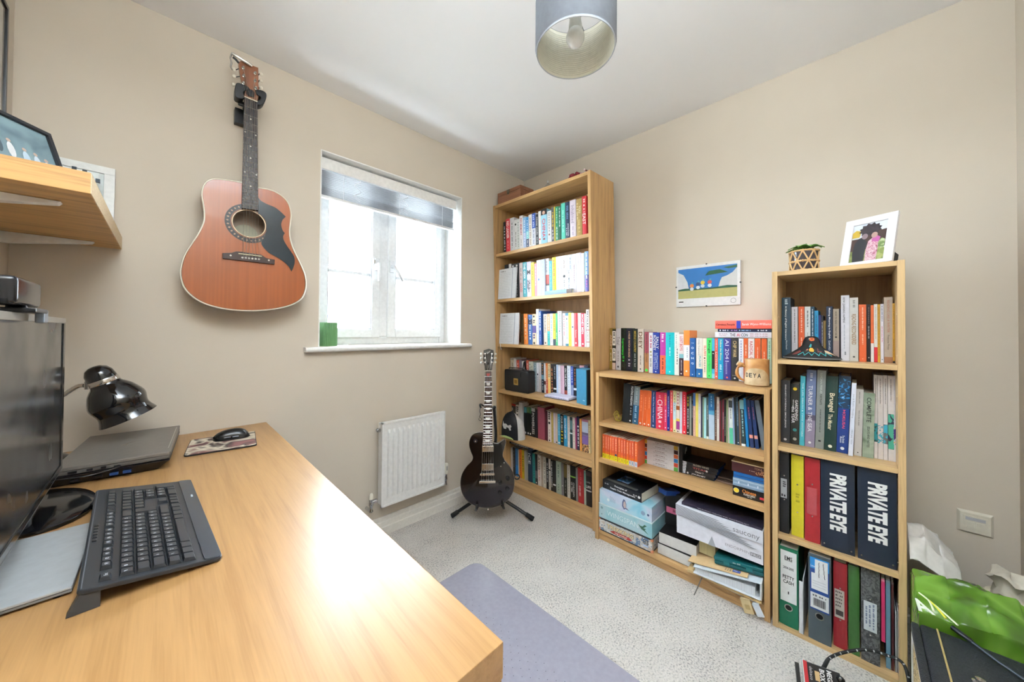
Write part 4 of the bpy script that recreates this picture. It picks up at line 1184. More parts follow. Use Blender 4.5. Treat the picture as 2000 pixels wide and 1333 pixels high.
shelf_of_books(FL, ZL[1], 0.028, 0.17, rows, 'low bookcase third shelf', 'orange paperbacks on the low bookcase third shelf', px_y=885)

# white boxed volumes lying in a pile, coloured squares at both ends
cc = ['5c9c40', 'c44432', '2c7ab8', 'c85c30', '4c261a', 'caa032']
YA, YB_ = hit(1325, 895, 0, 0.12, FL).y, hit(1256, 883, 0, 0.12, FL).y
th = (hit(1290, 865, 0, 0.12, FL).z - ZL[1]) / 6
for i in range(6):
    z0 = ZL[1] + i * th + 0.0004
    M = FL @ frame(0.12, YB_, z0 + th / 2, (1, 0, 0), (0, 0, 1), (0, -1, 0))
    o = book(M, th - 0.0008, YB_ - YA, 0.16, 'dcdce0', (), False)
    for a, c in ((YA + 0.002, YA + 0.022), (YB_ - 0.022, YB_ - 0.002)):
        MB(FL).box(0.1185, 0.121, a, c, z0 + 0.001, z0 + th - 0.0015).build('number_square', mat(cc[i], 0.4), o)
    ym = (YA + YB_) / 2
    dashes(FL @ UPR(0.119, ym, z0 + th * 0.66), 0.05, th * 0.2, '6a4a5a', o, 300 + i)
    dashes(FL @ UPR(0.119, ym, z0 + th * 0.3), 0.075, th * 0.16, '9a9aa2', o, 320 + i)
    col_ = ['green', 'red', 'blue', 'orange', 'dark brown', 'yellow'][i]
    tag(o, 'white volume with %s end squares in the flat pile on the low bookcase' % col_, 'book', 'white volumes lying in a pile')

# narrow bookcase, first shelf
shelf_of_books(FS, ZS[0], 0.1, 0.13, [
    (1527, 1544.2, 582, '1f3b4c', ('t', .3, .86, 'A History of English Literature', 'e8ecee', .26, -.04), ('d', .88, .97, 'a8b8c0', .4), ('t', .14, .29, 'Michael Alexander', 'c0ccd2', .18, .05), {'L': 'thick dark teal hardback with a white title'}),
    (1546, 1558, 600, 'c9c5c8', ('d', .3, .95, '6a666a', .22), {'x': .02}), (1559.6, 1571, 599.5, 'd65a2c', ('d', .5, .95, 'f4d0b8', .25), ('d', .15, .4, 'f4d0b8', .25), {'x': .02}),
    (1571.7, 1583, 599.5, 'd2d6d6', ('d', .6, .92, '3a3c3e', .28), ('d', .3, .5, '9aa0a0', .25), {'x': .02}), (1583.2, 1590.8, 599.5, '14465c', ('d', .2, .95, 'd0dce4', .36), {'x': .02}),
    (1591, 1598.5, 607.5, '2a98c8', ('d', .5, .9, '1a5a80', .35), {'x': .025}), (1598.8, 1603.6, 616, '2b306c', {'x': .03}), (1603.8, 1608, 617, '2b2b36', ('d', .3, .85, 'd4d4d8', .4), {'x': .03}), (1608.2, 1613.2, 627, '9a7c42', {'x': .03}),
    (1613.8, 1626, 599, '1c2e48', ('t', .4, .97, 'Making Meaning in English', 'e4e8ec', .36), ('t', .18, .36, 'DAVID', 'd0d8e0', .3), {'L': 'navy book with a pale title above the hat brim'}),
    (1627, 1638.6, 604, 'a89a88', ('t', .48, .95, 'HOW TO READ LITERATURE', '3a342e', .32), ('o', .45, .2, '2a2622'), ('b', 0, .38, 'a08c86'), {'x': .01}), (1638.8, 1642, 604, '2c2830', {'x': .01}),
    (1642.5, 1659, 577.5, 'd8d9e2', ('t', .58, .97, 'HOW LEARNING HAPPENS', '3a4048', .26, -.14), ('d', .18, .55, '9aa4b4', .16, -.1), ('d', .08, .14, '3a4a5a', .2), {'L': 'tallest white paperback with black capitals along its length', 'hard': False}),
    (1659.3, 1676.3, 582, 'c6c5c0', ('t', .26, .74, 'READING RECONSIDERED', '8a6428', .5), ('d', .84, .96, '7a7a76', .3), ('o', .07, .14, '3a3a3a'), {'L': 'pale grey book with golden boxed capitals', 'hard': False}),
    (1677.6, 1692.2, 595.5, 'd05e2e', ('d', .55, .95, 'f4cdb4', .2), ('d', .3, .48, 'f4cdb4', .2), ('o', .05, .08, 'f0c0a0')), (1692.9, 1700.4, 595, '232325', ('d', .65, .95, '8a7a78', .35), ('d', .4, .62, 'c8c8c8', .35), ('o', .07, .2, 'f0f0f0'), {'x': .02}),
    (1700.6, 1706.8, 597, 'd0622e', ('b', 0, .33, 'dad6d2')), (1707, 1713.8, 594.8, 'd8d4cc', ('b', 0, .26, 'c02228'), ('d', .4, .95, '8a8a8a', .3)), (1714, 1719, 595, 'ca9a2c', ('d', .1, .95, '7a5a18', .4)), (1719.6, 1726, 594.5, 'd2ced6', ('d', .7, .97, '3a4a5a', .35), ('d', .35, .62, 'b04a5a', .35), ('o', .05, .2, '3a3a4a')),
    (1726.6, 1743.8, 581, 'aa9a8a', ('t', .46, .95, 'READING LIKE A WRITER', 'a8604a', .28, 0, 0), ('t', .2, .42, 'Francine Prose', '3a3430', .24, 0, 0), ('b', 0, .09, '9a6a4a'), {'L': 'tall taupe book with thin reddish capitals', 'hard': False}),
    (1744.4, 1752.6, 593, 'c8942c', ('t', .5, .97, 'CONNECT THE DOTS', '6a4a14', .4), ('b', 0, .035, '2a2622'), ('d', .1, .4, '7a5a1a', .3), {'L': 'mustard paperback against the open side panel'}),
], 'narrow bookcase first shelf', 'books on the first shelf of the narrow bookcase', px_y=650)

ILL = lambda c, s: mat('d0c8c4', 0.4, 0, 'blotch', cols=c, scale=s, hard=1)
shelf_of_books(FS, ZS[1], 0.075, 0.15, [
    (1524, 1542.6, 743.5, '2d2f33', ('t', .24, .93, "ENGLAND'S CATHEDRALS SIMON JENKINS", 'dcdcdc', .22), ('o', .055, .17, 'b8b8b8'), {'dx': 1, 'L': 'thick charcoal hardback at the mug end'}),
    (1543.5, 1560.8, 751, '292926', ('o', .92, .24, 'd8b828'), ('t', .4, .74, 'GARDENING', 'ececec', .32, .18), ('t', .35, .62, 'the YEAR', 'ececec', .36, -.2), ('t', .6, .74, 'through', 'd8d8d8', .22, -.2), ('o', .24, .24, '3a8a88'), ('o', .09, .22, 'a8a8a0'), {'dx': 1, 'd': .13, 'L': 'black gardening book with yellow can emblem'}),
    (1561, 1570.8, 735, '4ab2c4', ('t', .13, .9, 'THE LIFE, DEATH & TWO WINTERS', 'e4f4f6', .3), {'dx': 2.5, 'hard': False}),
    (1571.5, 1590.7, 723.5, '6c7ca4', ('b', 0, .35, '968ca4'), ('b', .35, .42, '5a5468'), ('t', .2, .8, 'TURNER & THE SEA', 'f2f2f4', .42, -.04, 0.006), ('d', .85, .96, 'c8d0e0', .3), ('o', .06, .16, 'f0f0f0'), {'dx': 4, 'd': .2, 'L': 'tall blue and mauve art book with white capitals'}),
    (1591.4, 1608.6, 724, '8b918d', ('t', .7, .96, 'LUCIAN FREUD', 'c8ccc8', .24), ('t', .56, .7, 'PORTRAITS', '26282a', .24), ('d', .2, .5, '3a3e3c', .16), ('d', .08, .11, '1e1e20', .4), {'dx': 5, 'd': .2, 'L': 'tall grey art book with white then black capitals'}),
    (1609, 1632.6, 735, '1f3b36', ('t', .52, .77, 'Bruegel', 'f0e4c4', .56, -.02), ('t', .28, .49, 'The Master', 'f0e4c4', .36, -.06), ('o', .06, .18, 'f0ead8'), {'dx': 5, 'd': .2, 'L': 'thick bottle green art book with cream lettering'}),
    (1633, 1656, 735, '1f3c80', ('b', .58, 1, ILL('1c3a54,1c3a54,3a8ac4,e4f0f4', 85)), ('t', .32, .56, 'HOKUSAI', 'e8506a', .24, .04), ('t', .13, .23, 'The British', 'e0e8f0', .2, .06), ('t', .13, .21, 'Museum', 'e0e8f0', .2, -.14), ('o', .06, .18, 'f0f0f0'), {'dx': 6, 'd': .2, 'L': 'blue art book with wave picture and pink capitals'}),
    (1656.3, 1665.6, 749, 'd8dce8', ('t', .52, .85, "Jon & Ruth's Wedding", '8a8e98', .45, 0, 0), ('t', .16, .36, '18th July 2020', '8a8e98', .42, 0, 0), {'dx': 7.5, 'x': -.02, 'L': 'slim white album leaning proud of the row', 'hard': False}),
    (1667.2, 1682.4, 761, 'c6c2be', ('d', .78, .96, '6a6a68', .14), ('d', .45, .68, '6a6a68', .14), ('o', .05, .1, '3a3a38'), {'dx': 4.5, 'hard': False}),
    (1683.7, 1706, 768.5, '80907e', ('b', 0, .999, mat('80907e', .45, 0, 'blotch', cols='66785f,8c9c88,a4b09c', scale=24)), ('t', .55, .93, 'COMPLETE', '2a302c', .4), ('t', .16, .48, 'ESSAYS AND NOTES', '2a302c', .22), {'dx': 3, 'L': 'mottled sage green block with black title', 'hard': True}),
    (1707, 1713.8, 733.5, 'd2cac6', ('b', .2, .42, ILL('1e4a48,2a8a90,3aa8b0', 60)), ('d', .66, .96, '5a5654', .24), {'x': .01, 'hard': False, 'L': 'first of five white spined magazines with bird art'}),
    (1714.2, 1725, 734, 'd2cac6', ('b', .19, .4, ILL('2a8aa8,d2cac6,3aa4b8,a83a4a', 55)), ('d', .66, .96, '5a5654', .18), {'x': .01, 'hard': False, 'L': 'second of five white spined magazines with bird art'}),
    (1725.4, 1733.6, 734, 'd0c8c4', ('b', .19, .42, ILL('3aa0b8,6a6866,2a2e36', 55)), ('d', .66, .96, '5a5654', .22), {'x': .01, 'hard': False, 'L': 'middle one of five white spined magazines with art'}),
    (1734.4, 1746, 735, 'd4ccc8', ('b', .14, .55, ILL('4aa890,4aa890,2a2a44,e07a3a', 45)), ('d', .7, .96, '5a5654', .18), {'x': .01, 'hard': False, 'L': 'fourth of five white spined magazines with green art'}),
    (1746.4, 1755, 735, 'd4d0d2', ('b', .2, .4, ILL('4a2a7a,d4d0d2,e0a03a,5a3a8a', 65)), ('d', .5, .96, '5a5a70', .2), {'x': .01, 'hard': False, 'L': 'last of five white spined magazines with purple art'}),
], 'narrow bookcase second shelf', 'books on the second shelf of the narrow bookcase', px_y=810)

# ------------------------------------------------------------------ binders in the narrow bookcase
def binder(x0, x1, yt, col, z, xs, label, ex=(), depth=0.2, name='ring_binder', m=None, ring=None, rivets=(), lean=0, py=None):
    py = py or yt + 80
    ya, yb = hit(x1, py, 0, xs, FS).y, hit(x0, py, 0, xs, FS).y
    yb, ya = min(yb, .2215), max(ya, -.0985)
    h = hit((x0 + x1) / 2, yt, 0, xs, FS).z - z
    w = (yb - ya) * 0.985
    M = FS @ Matrix.Translation((xs, (ya + yb) / 2, z + 0.0006))
    o = book(M, w, h, depth, col, ex, True, name, 0.4, 'e8e6e0')
    if m:
        o.data.materials[0] = m
    tag(o, label, 'binder', 'ring binders in the narrow bookcase')
    bul = min(0.0022, w * 0.07)
    if ring:
        c = M @ UPR(-bul, 0, h * ring)
        MB(c).lathe([(0.0125, -0.0005), (0.0128, 0.0014), (0.0098, 0.0014), (0.0096, -0.0005)], 24, None, False).build('finger_ring', mat('c8c8c4', 0.25, 1.0), o, 0, 40)
        MB(c).lathe([(0.0098, 0), (0.0097, 0.0006)], 24).build('finger_hole', mat('0c0b0b', 0.9), o)
    for t in rivets:
        MB(M @ UPR(-bul, 0, h * t)).lathe([(0.003, 0), (0.0026, 0.001), (0.001, 0.0014)], 10).build('rivet', mat('d8d8d8', 0.25, 1.0), o)
    return o, M, w, h, bul


def label_on(M, w, h, bul, x0, x1, t0, t1, col, nm='label', par=None, rough=0.45):
    return MB(M).box(-bul - 0.0011, -bul - 0.0003, -w * x1, -w * x0, h * t0, h * t1).build(nm, mat(col, rough), par)


o, M, w, h, bu = binder(1521.5, 1541.5, 886, '1f2124', ZS[2], 0.03, 'black ring binder with a torn silver label, third shelf of narrow bookcase', rivets=(.42, .72))
a = label_on(M, w, h, bu, -.36, .28, .44, .68, 'a8aaae', par=o)
dashes(M @ DOWN(-bu - .0015, 0, h * .6), h * .1, w * .4, '4a4c50', a, 5)
dashes(M @ UPR(-bu - .0015, w * .04, h * .47), w * .5, h * .035, '1a1a1a', a, 6)
o, M, w, h, bu = binder(1545.4, 1570, 890.5, 'd8cc30', ZS[2], 0.035, 'yellow ring binder between the black and red ones', rivets=(.3, .64))
dashes(M @ DOWN(-bu - .0006, 0, h * .47), h * .12, w * .35, 'b0a628', o, 7)
o, M, w, h, bu = binder(1571.5, 1602, 896.5, 'a8262c', ZS[2], 0.028, 'red ring binder beside the navy magazine binders, clear label pocket on spine', rivets=(.31, .69))
label_on(M, w, h, bu, -.36, .3, .33, .65, 'b04a4e', 'label_pocket', o, .15)
for x0, x1, yt, lab in ((1603, 1670, 902, 'first navy magazine binder lettered in tall white capitals, beside the red binder'), (1674.5, 1752.5, 918, 'second navy magazine binder lettered in tall white capitals, at the open side')):
    o, M, w, h, bu = binder(x0, x1, yt, '1b2636', ZS[2], 0.022, lab, name='magazine_binder', depth=.22, py=1000)
    text('PRIVATE EYE', M @ DOWN(-bu - .0008, w * -.02, h * .54), h * .63, w * .5, 'f0f0ec', o, bold=.05)
    for t in (-.4, .4):
        MB(M @ UPR(-bu * .3 - .0004, t * w, h * .045)).lathe([(0.003, 0), (0.0026, 0.001), (0.001, 0.0014)], 10).build('rivet', mat('b8b8b8', 0.25, 1.0), o)
# bottom shelf
o, M, w, h, bu = binder(1517.5, 1559.5, 1071, '0f6a4c', ZS[3], 0.014, 'green lever arch file with a long white petty cash label', ring=.24, depth=.22, py=1150)
a = label_on(M, w, h, bu, -.42, .42, .31, .96, 'e4e6e6', par=o)
for s_, t, wd, hh in (('EMS', .87, .4, .05), ('2004-2005', .745, .55, .032), ('PETTY', .625, .6, .045), ('CASH', .565, .55, .045), ('1', .43, .06, .035)):
    text(s_, M @ UPR(-bu - .0016, 0, h * t), w * wd, h * hh, '26282a', a, bold=.02)
MB(M).box(-bu - .0017, -bu - .001, -w * .2, w * .2, h * .838, h * .842).build('underline', mat('26282a'), a)
fl = MB(FS)
ya, yb = hit(1570, 1200, 0, .006, FS).y, hit(1560.5, 1200, 0, .006, FS).y
fl.box(.004, .2, ya, ya + .003, ZS[3] + .001, ZS[3] + .215).box(.004, .006, ya, yb - .0005, ZS[3] + .001, ZS[3] + .2)
tag(fl.build('document_wallet', mat('d8dade', .4), None, .0008), 'white card wallet squeezed between the green and grey lever arch files', 'folder')
o, M, w, h, bu = binder(1578.5, 1624, 1088, '49545a', ZS[3], 0.008, 'grey lever arch file with a blue and white label', ring=.3, depth=.22, py=1170)
a = label_on(M, w, h, bu, -.42, .42, .36, .97, '22468c', par=o)
MB(M).box(-bu - .0017, -bu - .001, -w * .42, w * .42, h * .84, h * .97).build('brand_panel', mat('2a8ad0', .4), a)
MB(M).box(-bu - .0021, -bu - .0016, -w * .36, w * .2, h * .79, h * .955).build('paper_panel', mat('e8eaec'), a)
MB(M).box(-bu - .0021, -bu - .0016, -w * .36, w * .36, h * .6, h * .79).build('paper_panel', mat('e4e6ea'), a)
b = MB(M)
for dx, s in ((.02, 0), (-.16, 1)):
    b.tube([(-bu - .0024, w * dx + .001 * (i % 2) - .0006 * i * s, h * (.93 - i * .022)) for i in range(9)], .0009, 5)
b.build('lettering', mat('4a4a4e'), a)
for i in range(3):
    MB(M).box(-bu - .0024, -bu - .002, -w * .28, w * .3, h * (.64 + i * .03), h * (.642 + i * .03)).build('ruled_line', mat('9aa0a8'), a)
c = label_on(M, w, h, bu + .001, -.4, .4, .38, .56, 'dcdee0', 'barcode_label', o)
b = MB(M)
rn = random.Random(3)
yy = -w * .26
while yy < w * .26:
    q = rn.choice((.0005, .0009, .0014))
    b.box(-bu - .0026, -bu - .0022, yy, yy + q, h * .41, h * .5)
    yy += q + rn.choice((.0006, .001))
b.build('barcode', mat('26262a'), c)
dashes(M @ UPR(-bu - .0026, 0, h * .53), w * .6, h * .025, '5a5a60', c, 12)
text('Lever', M @ UPR(-bu - .0024, w * .28, h * .87), w * .2, h * .025, 'e8f0f8', a)
o, M, w, h, bu = binder(1627.5, 1655, 1100, 'a02630', ZS[3], 0.03, 'dark red ring binder with a pale sticker, bottom shelf', rivets=(.33, .7), depth=.2, py=1180)
a = label_on(M, w, h, bu, -.42, .3, .35, .68, 'c4bcb4', par=o)
for i in range(5):
    dashes(M @ UPR(-bu - .0015, w * .06, h * (.65 - i * .04)), w * .55, h * .022, '5a4a4a', a, 20 + i)
MB(M).box(-bu - .0016, -bu - .001, -w * .22, w * .32, h * .38, h * .44).build('barcode', mat('3a3436'), a)
binder(1657, 1679, 1106, '3c6a34', ZS[3], 0.03, 'glossy green ring binder, bottom shelf of narrow bookcase', depth=.2, py=1190)
o, M, w, h, bu = binder(1681.5, 1719, 1113, '3a3b3d', ZS[3], 0.026, 'marbled charcoal lever arch file with a handwritten white label', depth=.21, rivets=(.3, .68), m=mat('3a3b3d', .5, 0, 'marble', col2='6a6c6e', scale=55), py=1200)
a = label_on(M, w, h, bu, -.36, .34, .34, .65, 'ccd2d6', par=o)
for i, dx in enumerate((.16, -.04, -.22)):
    dashes(M @ DOWN(-bu - .0015, -w * dx, h * .5), h * (.27 - .04 * i), w * .11, '3a4a7a', a, 40 + i)
for x0, x1, yt, yb_, col, lab in ((1721, 1729, 1132, 0, 'c8326a', 'bright pink plastic wallet standing beside the marbled file'), (1730, 1739.5, 1134, 0, '6a98b0', 'pale blue plastic wallet curling at its foot'), (1741, 1746, 1138, 0, '4a1c20', 'dark maroon folder in shade beside the blue wallet'), (1748, 1751.5, 1196, 0, 'a4a8aa', 'first of two grey paper pads at the open side'), (1752.2, 1755.8, 1196, 0, '8e9092', 'second grey paper pad against the side panel')):
    xs = .04 if col != 'c8326a' else .03
    ya, yb = hit(x1, 1220, 0, xs, FS).y, hit(x0, 1220, 0, xs, FS).y
    h = hit(x0, yt, 0, xs, FS).z - ZS[3]
    b = MB(FS)
    z0 = ZS[3] + .0006
    zl = z0 + (.09 if col == 'c8326a' else 0)
    b.prism([(xs, zl), (xs + .19, z0), (xs + .19, z0 + h), (xs + .004, z0 + h), (xs, z0 + h - .006)], ya + .0004, yb - .0004, 'xz')
    o = b.build('plastic_wallet' if 'wallet' in lab else 'paper_folder', mat(col, .3), None)
    tag(o, lab, 'folder')
    MB(FS).box(xs + .006, xs + .188, ya + .001, yb - .001, z0 + h - .001, z0 + h + .004).build('sheets', mat('c8c8c8', .7), o)

# ------------------------------------------------------------------ on top of the tall bookcase
def TP(px, py, xl):
    return hit(px, py, 0, xl, FT)


zt = HT + 0.0005
bx = thing('wooden_box', 'small brown wooden box with metal clasp on the tall bookcase', 'box', FT @ Vector((.1, 1.83, zt)))
y0, y1, zb1 = 1.668, 1.905, 2.212
WB = mat('8a5a3e', .5, 0, 'oak', ax='y')
MB(FT).box(.03, .17, y0, y1, zt, zt + .068).build('box_body', WB, bx, .002)
MB(FT).box(.03, .17, y0, y1, zt + .0695, zb1 - .004).build('lid', WB, bx, .002)
yc = y0 + (y1 - y0) * .52
b = MB(FT)
b.box(.0275, .03, yc - .014, yc + .014, zt + .078, zt + .092).prism([(yc - .014, zt + .079), (yc + .014, zt + .079), (yc + .006, zt + .058), (yc - .006, zt + .058)], .0272, .03, 'yz')
b.build('clasp', mat('6a665c', .35, .9), bx, .0006)
MB(FT @ Matrix.Translation((.0272, yc, zt + .066)) @ Matrix.Rotation(-PI / 2, 4, 'Y')).lathe([(.0045, 0), (.0045, .002)], 12).build('clasp_stud', mat('1f1e1c', .4), bx)
c = TP(1070, 362, .08)
orn = thing('glass_ornament', 'small clear glass bell ornament in the middle of the tall bookcase top', 'ornament', FT @ Vector((.08, c.y, zt)))
A = Matrix.Translation((.08, c.y, zt))
GL = glass('ornament_glass', (.86, .88, .9, 1))
MB(FT).lathe([(.024, 0), (.026, .004), (.026, .02), (.022, .036), (.013, .05), (.007, .056)], 20, A).build('bell', GL, orn, 0, 50)
MB(FT).lathe([(.004, .056), (.007, .061), (.008, .067), (.005, .073), (.001, .075)], 14, A).build('knob', mat('d8d8d4', .15), orn, 0, 50)
MB(FT).lathe([(.004, .012), (.008, .016), (.008, .022), (.003, .027)], 10, A).build('clapper', mat('2a2a30', .3), orn, 0, 50)
c = TP(1122, 345, .07)
fl = thing('fabric_flower', 'dark red fabric flower and sprig of beads on the tall bookcase edge', 'flower', FT @ Vector((.07, c.y, zt)))
rn = random.Random(4)
for i in range(11):
    a, r = i * 2.4, .006 + .0042 * (i % 6)
    b = MB(FT @ Matrix.Translation((.07 + r * math.cos(a) * 1.2, c.y + .006 + r * math.sin(a) * 1.9, zt + .012 + .012 * (i % 3))) @ Matrix.Rotation(a, 4, 'Z') @ Matrix.Rotation(.7, 4, 'Y'))
    b.lathe([(.001, -.01), (.013, -.006), (.018, .002), (.014, .011), (.002, .013)], 9)
    b.build('petal', mat('7c1a26', .8), fl, 0, 60)
MB(FT).box(.05, .1, c.y - .03, c.y + .045, zt, zt + .006).build('leaf_base', mat('2a3024', .7), fl, .002)
for i in range(14):
    A = FT @ Matrix.Translation((.06 + .012 * (i % 3), c.y - .055 - .0042 * i, zt + .012 + .02 * rn.random() + (.012 if i < 9 else 0)))
    MB(A).lathe([(.001, -.006), (.0055, -.003), (.006, .001), (.001, .006)], 7).build('bead', mat('6a1c2a' if i % 3 else 'd8b8bc', .5), fl, 0, 60)
MB(FT).tube([(.062, c.y - .02, zt + .008), (.066, c.y - .06, zt + .016), (.066, c.y - .11, zt + .03)], .0012, 5).build('wire_stem', mat('3a2a20', .6), fl)

# ------------------------------------------------------------------ loose things on the tall bookcase shelves
def planner(px_bl, px_br, px_tl, px_tr, z, label, seed):
    """white lined planner leaning against the books behind"""
    x0, x1 = .012, .03
    bl, br = hit(*px_bl, 0, x0, FT), hit(*px_br, 0, x0, FT)
    tl, tr = hit(*px_tl, 0, x1, FT), hit(*px_tr, 0, x1, FT)
    bl.y = min(bl.y, 1.903)
    tl.y = min(tl.y, 1.903)
    bl.z = br.z = z + .001
    h = (tl.z + tr.z) / 2 - z
    U = (br - bl).normalized()
    mid_b, mid_t = (bl + br) / 2, (tl + tr) / 2
    V = (mid_t - mid_b)
    V = (V - U * V.dot(U) * .9).normalized()
    N = U.cross(V)
    w, hh = (br - bl).length, (mid_t - mid_b).length
    Mx = FT @ frame(bl.x, bl.y, bl.z, U, V, N)
    o = MB(Mx).box(0, w, 0, hh, -.012, 0).build('planner', mat('dfe1e4', .4), None, .0015)
    tag(o, label, 'planner', 'white lined planners')
    text('WEEK 5', Mx @ Matrix.Translation((w * .24, hh * .91, .0008)), w * .3, hh * .03, '3a3c40', o, bold=.03)
    for i in range(15):
        MB(Mx).box(w * .06, w * .7, hh * (.84 - i * .054), hh * (.84 - i * .054) + .0009, .0001, .0005).build('ruled_line', mat('8e9299'), o)
    MB(Mx).box(w * .78, w * .81, .001, hh - .001, .0002, .0011).build('elastic_band', mat('b4bac4', .5), o)
    MB(Mx @ Matrix.Translation((w + .0002, hh * .5, -.006)) @ Matrix.Rotation(PI / 2, 4, 'Y')).lathe([(.004, -.001), (.004, .002)], 10).build('clasp_button', mat('f0f0f0', .3), o)
    return o, Mx


planner((970, 581), (1006, 579), (977.5, 525.5), (1012.5, 523), ZT[1], 'white lined planner leaning on the second shelf of tall bookcase', 1)
o, Mx = planner((974.5, 669), (1011, 670), (980, 612), (1015.5, 612), ZT[2], 'white lined planner with ribbon leaning on the third shelf of tall bookcase', 2)
y_ = hit(977, 672, 0, -.002, FT).y
MB(FT).tube([(.012, y_ + .004, ZT[2] + .0025), (-.002, y_, ZT[2] + .0015), (-.004, y_ - .004, ZT[2] - .02), (-.002, y_ - .01, ZT[2] - .042)], .0022, 6).build('ribbon', mat('f0ece6', .6), o)
# flat book in front on the second shelf
z = ZT[1]
ya, yb = hit(1117, 570, 0, .01, FT).y, hit(1064.5, 570, 0, .01, FT).y
M = FT @ frame(.008, yb, z + .0135, (1, 0, 0), (0, 0, 1), (0, -1, 0))
o = book(M, .026, yb - ya, .024, '86a4be', (('b', .82, 1, '6a5a50'),), True)
tag(o, 'blue grey book lying flat in front of white books on second shelf', 'book')
# black pouch with gold square
y0, y1 = hit(1033, 765, 0, .03, FT).y, hit(985.5, 757, 0, .03, FT).y
zb = ZT[3] + .001
zt_ = hit(1000, 723, 0, .03, FT).z
bag = thing('glasses_case', 'black box bag with handles and gold square emblem, fourth shelf', 'bag', FT @ Vector((.07, (y0 + y1) / 2, zb)))
BM_ = mat('17191c', .38)
MB(FT).prism(rrect(y0, y1, zb, zt_, .014), .03, .1, 'yz').build('case_body', BM_, bag, .006, 40, 3)
cy, cz = (y0 + y1) / 2 + .002, (zb + zt_) / 2 - .004
MB(FT).box(.0268, .03, cy - .022, cy + .022, cz - .024, cz + .024).build('emblem', mat('c8a860', .3, .8), bag, .003)
MB(FT).box(.0255, .027, cy - .013, cy + .013, cz - .014, cz + .014).build('emblem_relief', mat('8a6a30', .4, .6), bag, .001)
ym = y0 + (y1 - y0) * .3
MB(FT).tube(spline([(.03, ym + .006, zt_ - .045), (.028, ym + .004, zt_ - .02), (.05, ym, zt_ + .012), (.06, ym - .004, zt_ + .06), (.072, ym - .002, zt_ + .03), (.085, ym, zt_ + .002)], 5), .0045, 8).build('strap', BM_, bag, 0, 60)
MB(FT).tube(spline([(.065, y1 - .02, zt_ - .002), (.065, y1 - .03, zt_ + .01), (.065, ym + .02, zt_ + .012), (.065, ym + .004, zt_ + .002)], 4), .003, 6).build('handle', BM_, bag, 0, 60)
# flat white box in front
ya, yb = hit(1114, 777, 0, .05, FT).y, hit(1067, 772, 0, .05, FT).y
o = MB(FT).box(.03, .125, ya, yb, ZT[3] + .003, ZT[3] + .018).build('flat_tin', mat('d8d8ea', .25), None, .003)
tag(o, 'flat white and lilac tin lying in front of books on fourth shelf', 'tin')
MB(FT).box(.028, .127, ya - .002, yb + .002, ZT[3] + .0005, ZT[3] + .0045).build('tin_base', mat('2a2a34', .3), o, .001)
dashes(FT @ UPR(.0294, (ya + yb) / 2, ZT[3] + .01), (yb - ya) * .8, .006, '6a6aa0', o, 77)
# blue slip box
ya, yb = hit(1146.5, 780, 0, .012, FT).y, hit(1126, 770, 0, .03, FT).y
zt2 = hit(1137, 722, 0, .02, FT).z
bxx = thing('slip_box', 'blue slip box standing at the open end of the fourth shelf', 'box', FT @ Vector((.03, (ya + yb) / 2, ZT[3])))
MB(FT).hexa([(.004, ya, ZT[3] + .001), (.03, yb, ZT[3] + .001), (.1, yb - .0, ZT[3] + .001), (.09, ya, ZT[3] + .001)], [(.004, ya, zt2), (.03, yb, zt2), (.1, yb, zt2), (.09, ya, zt2)]).build('box_body', mat('3f86a8', .4), bxx, .001)
MB(FT).box(.012, .088, ya - .0015, ya + .0002, ZT[3] + .001, zt2 - .001).build('side_board', mat('26282c', .5), bxx)
dv = (Vector((.004, ya, 0)) - Vector((.03, yb, 0))).normalized()
Mb = FT @ frame(.0085, ya + .02, ZT[3] + .028, dv, (0, 0, 1), dv.cross(Vector((0, 0, 1))))
dashes(Mb @ Matrix.Translation((.004, 0, .001)), .022, .006, 'd8e8f0', bxx, 9)
# running cap hung on its bill
cc_ = hit(997, 828, 0, .02, FT)
cap = thing('baseball_cap', 'black cap with grey sides, white logo and lime bill on fifth shelf', 'cap', FT @ Vector((.06, cc_.y, ZT[4])))
cz = ZT[4] + .001
rw = (hit(977, 828, 0, .02, FT).y - hit(1017, 828, 0, .02, FT).y) / 2
ch = hit(997, 803, 0, .02, FT).z - cz
cc_.y = min(cc_.y, 1.903 - rw)


def cap_shell(u0, u1, m, nm, off=0.0):
    b = MB(FT)
    vs, nu, nv = [], 10, 12
    for i in range(nu + 1):
        for j in range(nv + 1):
            a = math.radians(u0 + (u1 - u0) * i / nu)
            t = j / nv
            e = math.sin(min(1, (1 - t) * 1.15 + .02) ** .6 * PI / 2) if t < .999 else 0.0
            wv = (1 - t ** 3.2) ** .5
            r = rw * wv + off
            vs.append((.042 - .06 * math.sin(a) * (1 - t ** 3) ** .5 - off * math.sin(a), cc_.y + r * math.cos(a), cz + t * ch * (.92 + .08 * math.sin(a))))
    b.add(vs, [(i * (nv + 1) + j, (i + 1) * (nv + 1) + j, (i + 1) * (nv + 1) + j + 1, i * (nv + 1) + j + 1) for i in range(nu) for j in range(nv)])
    return b.build(nm, m, cap, 0, 70)


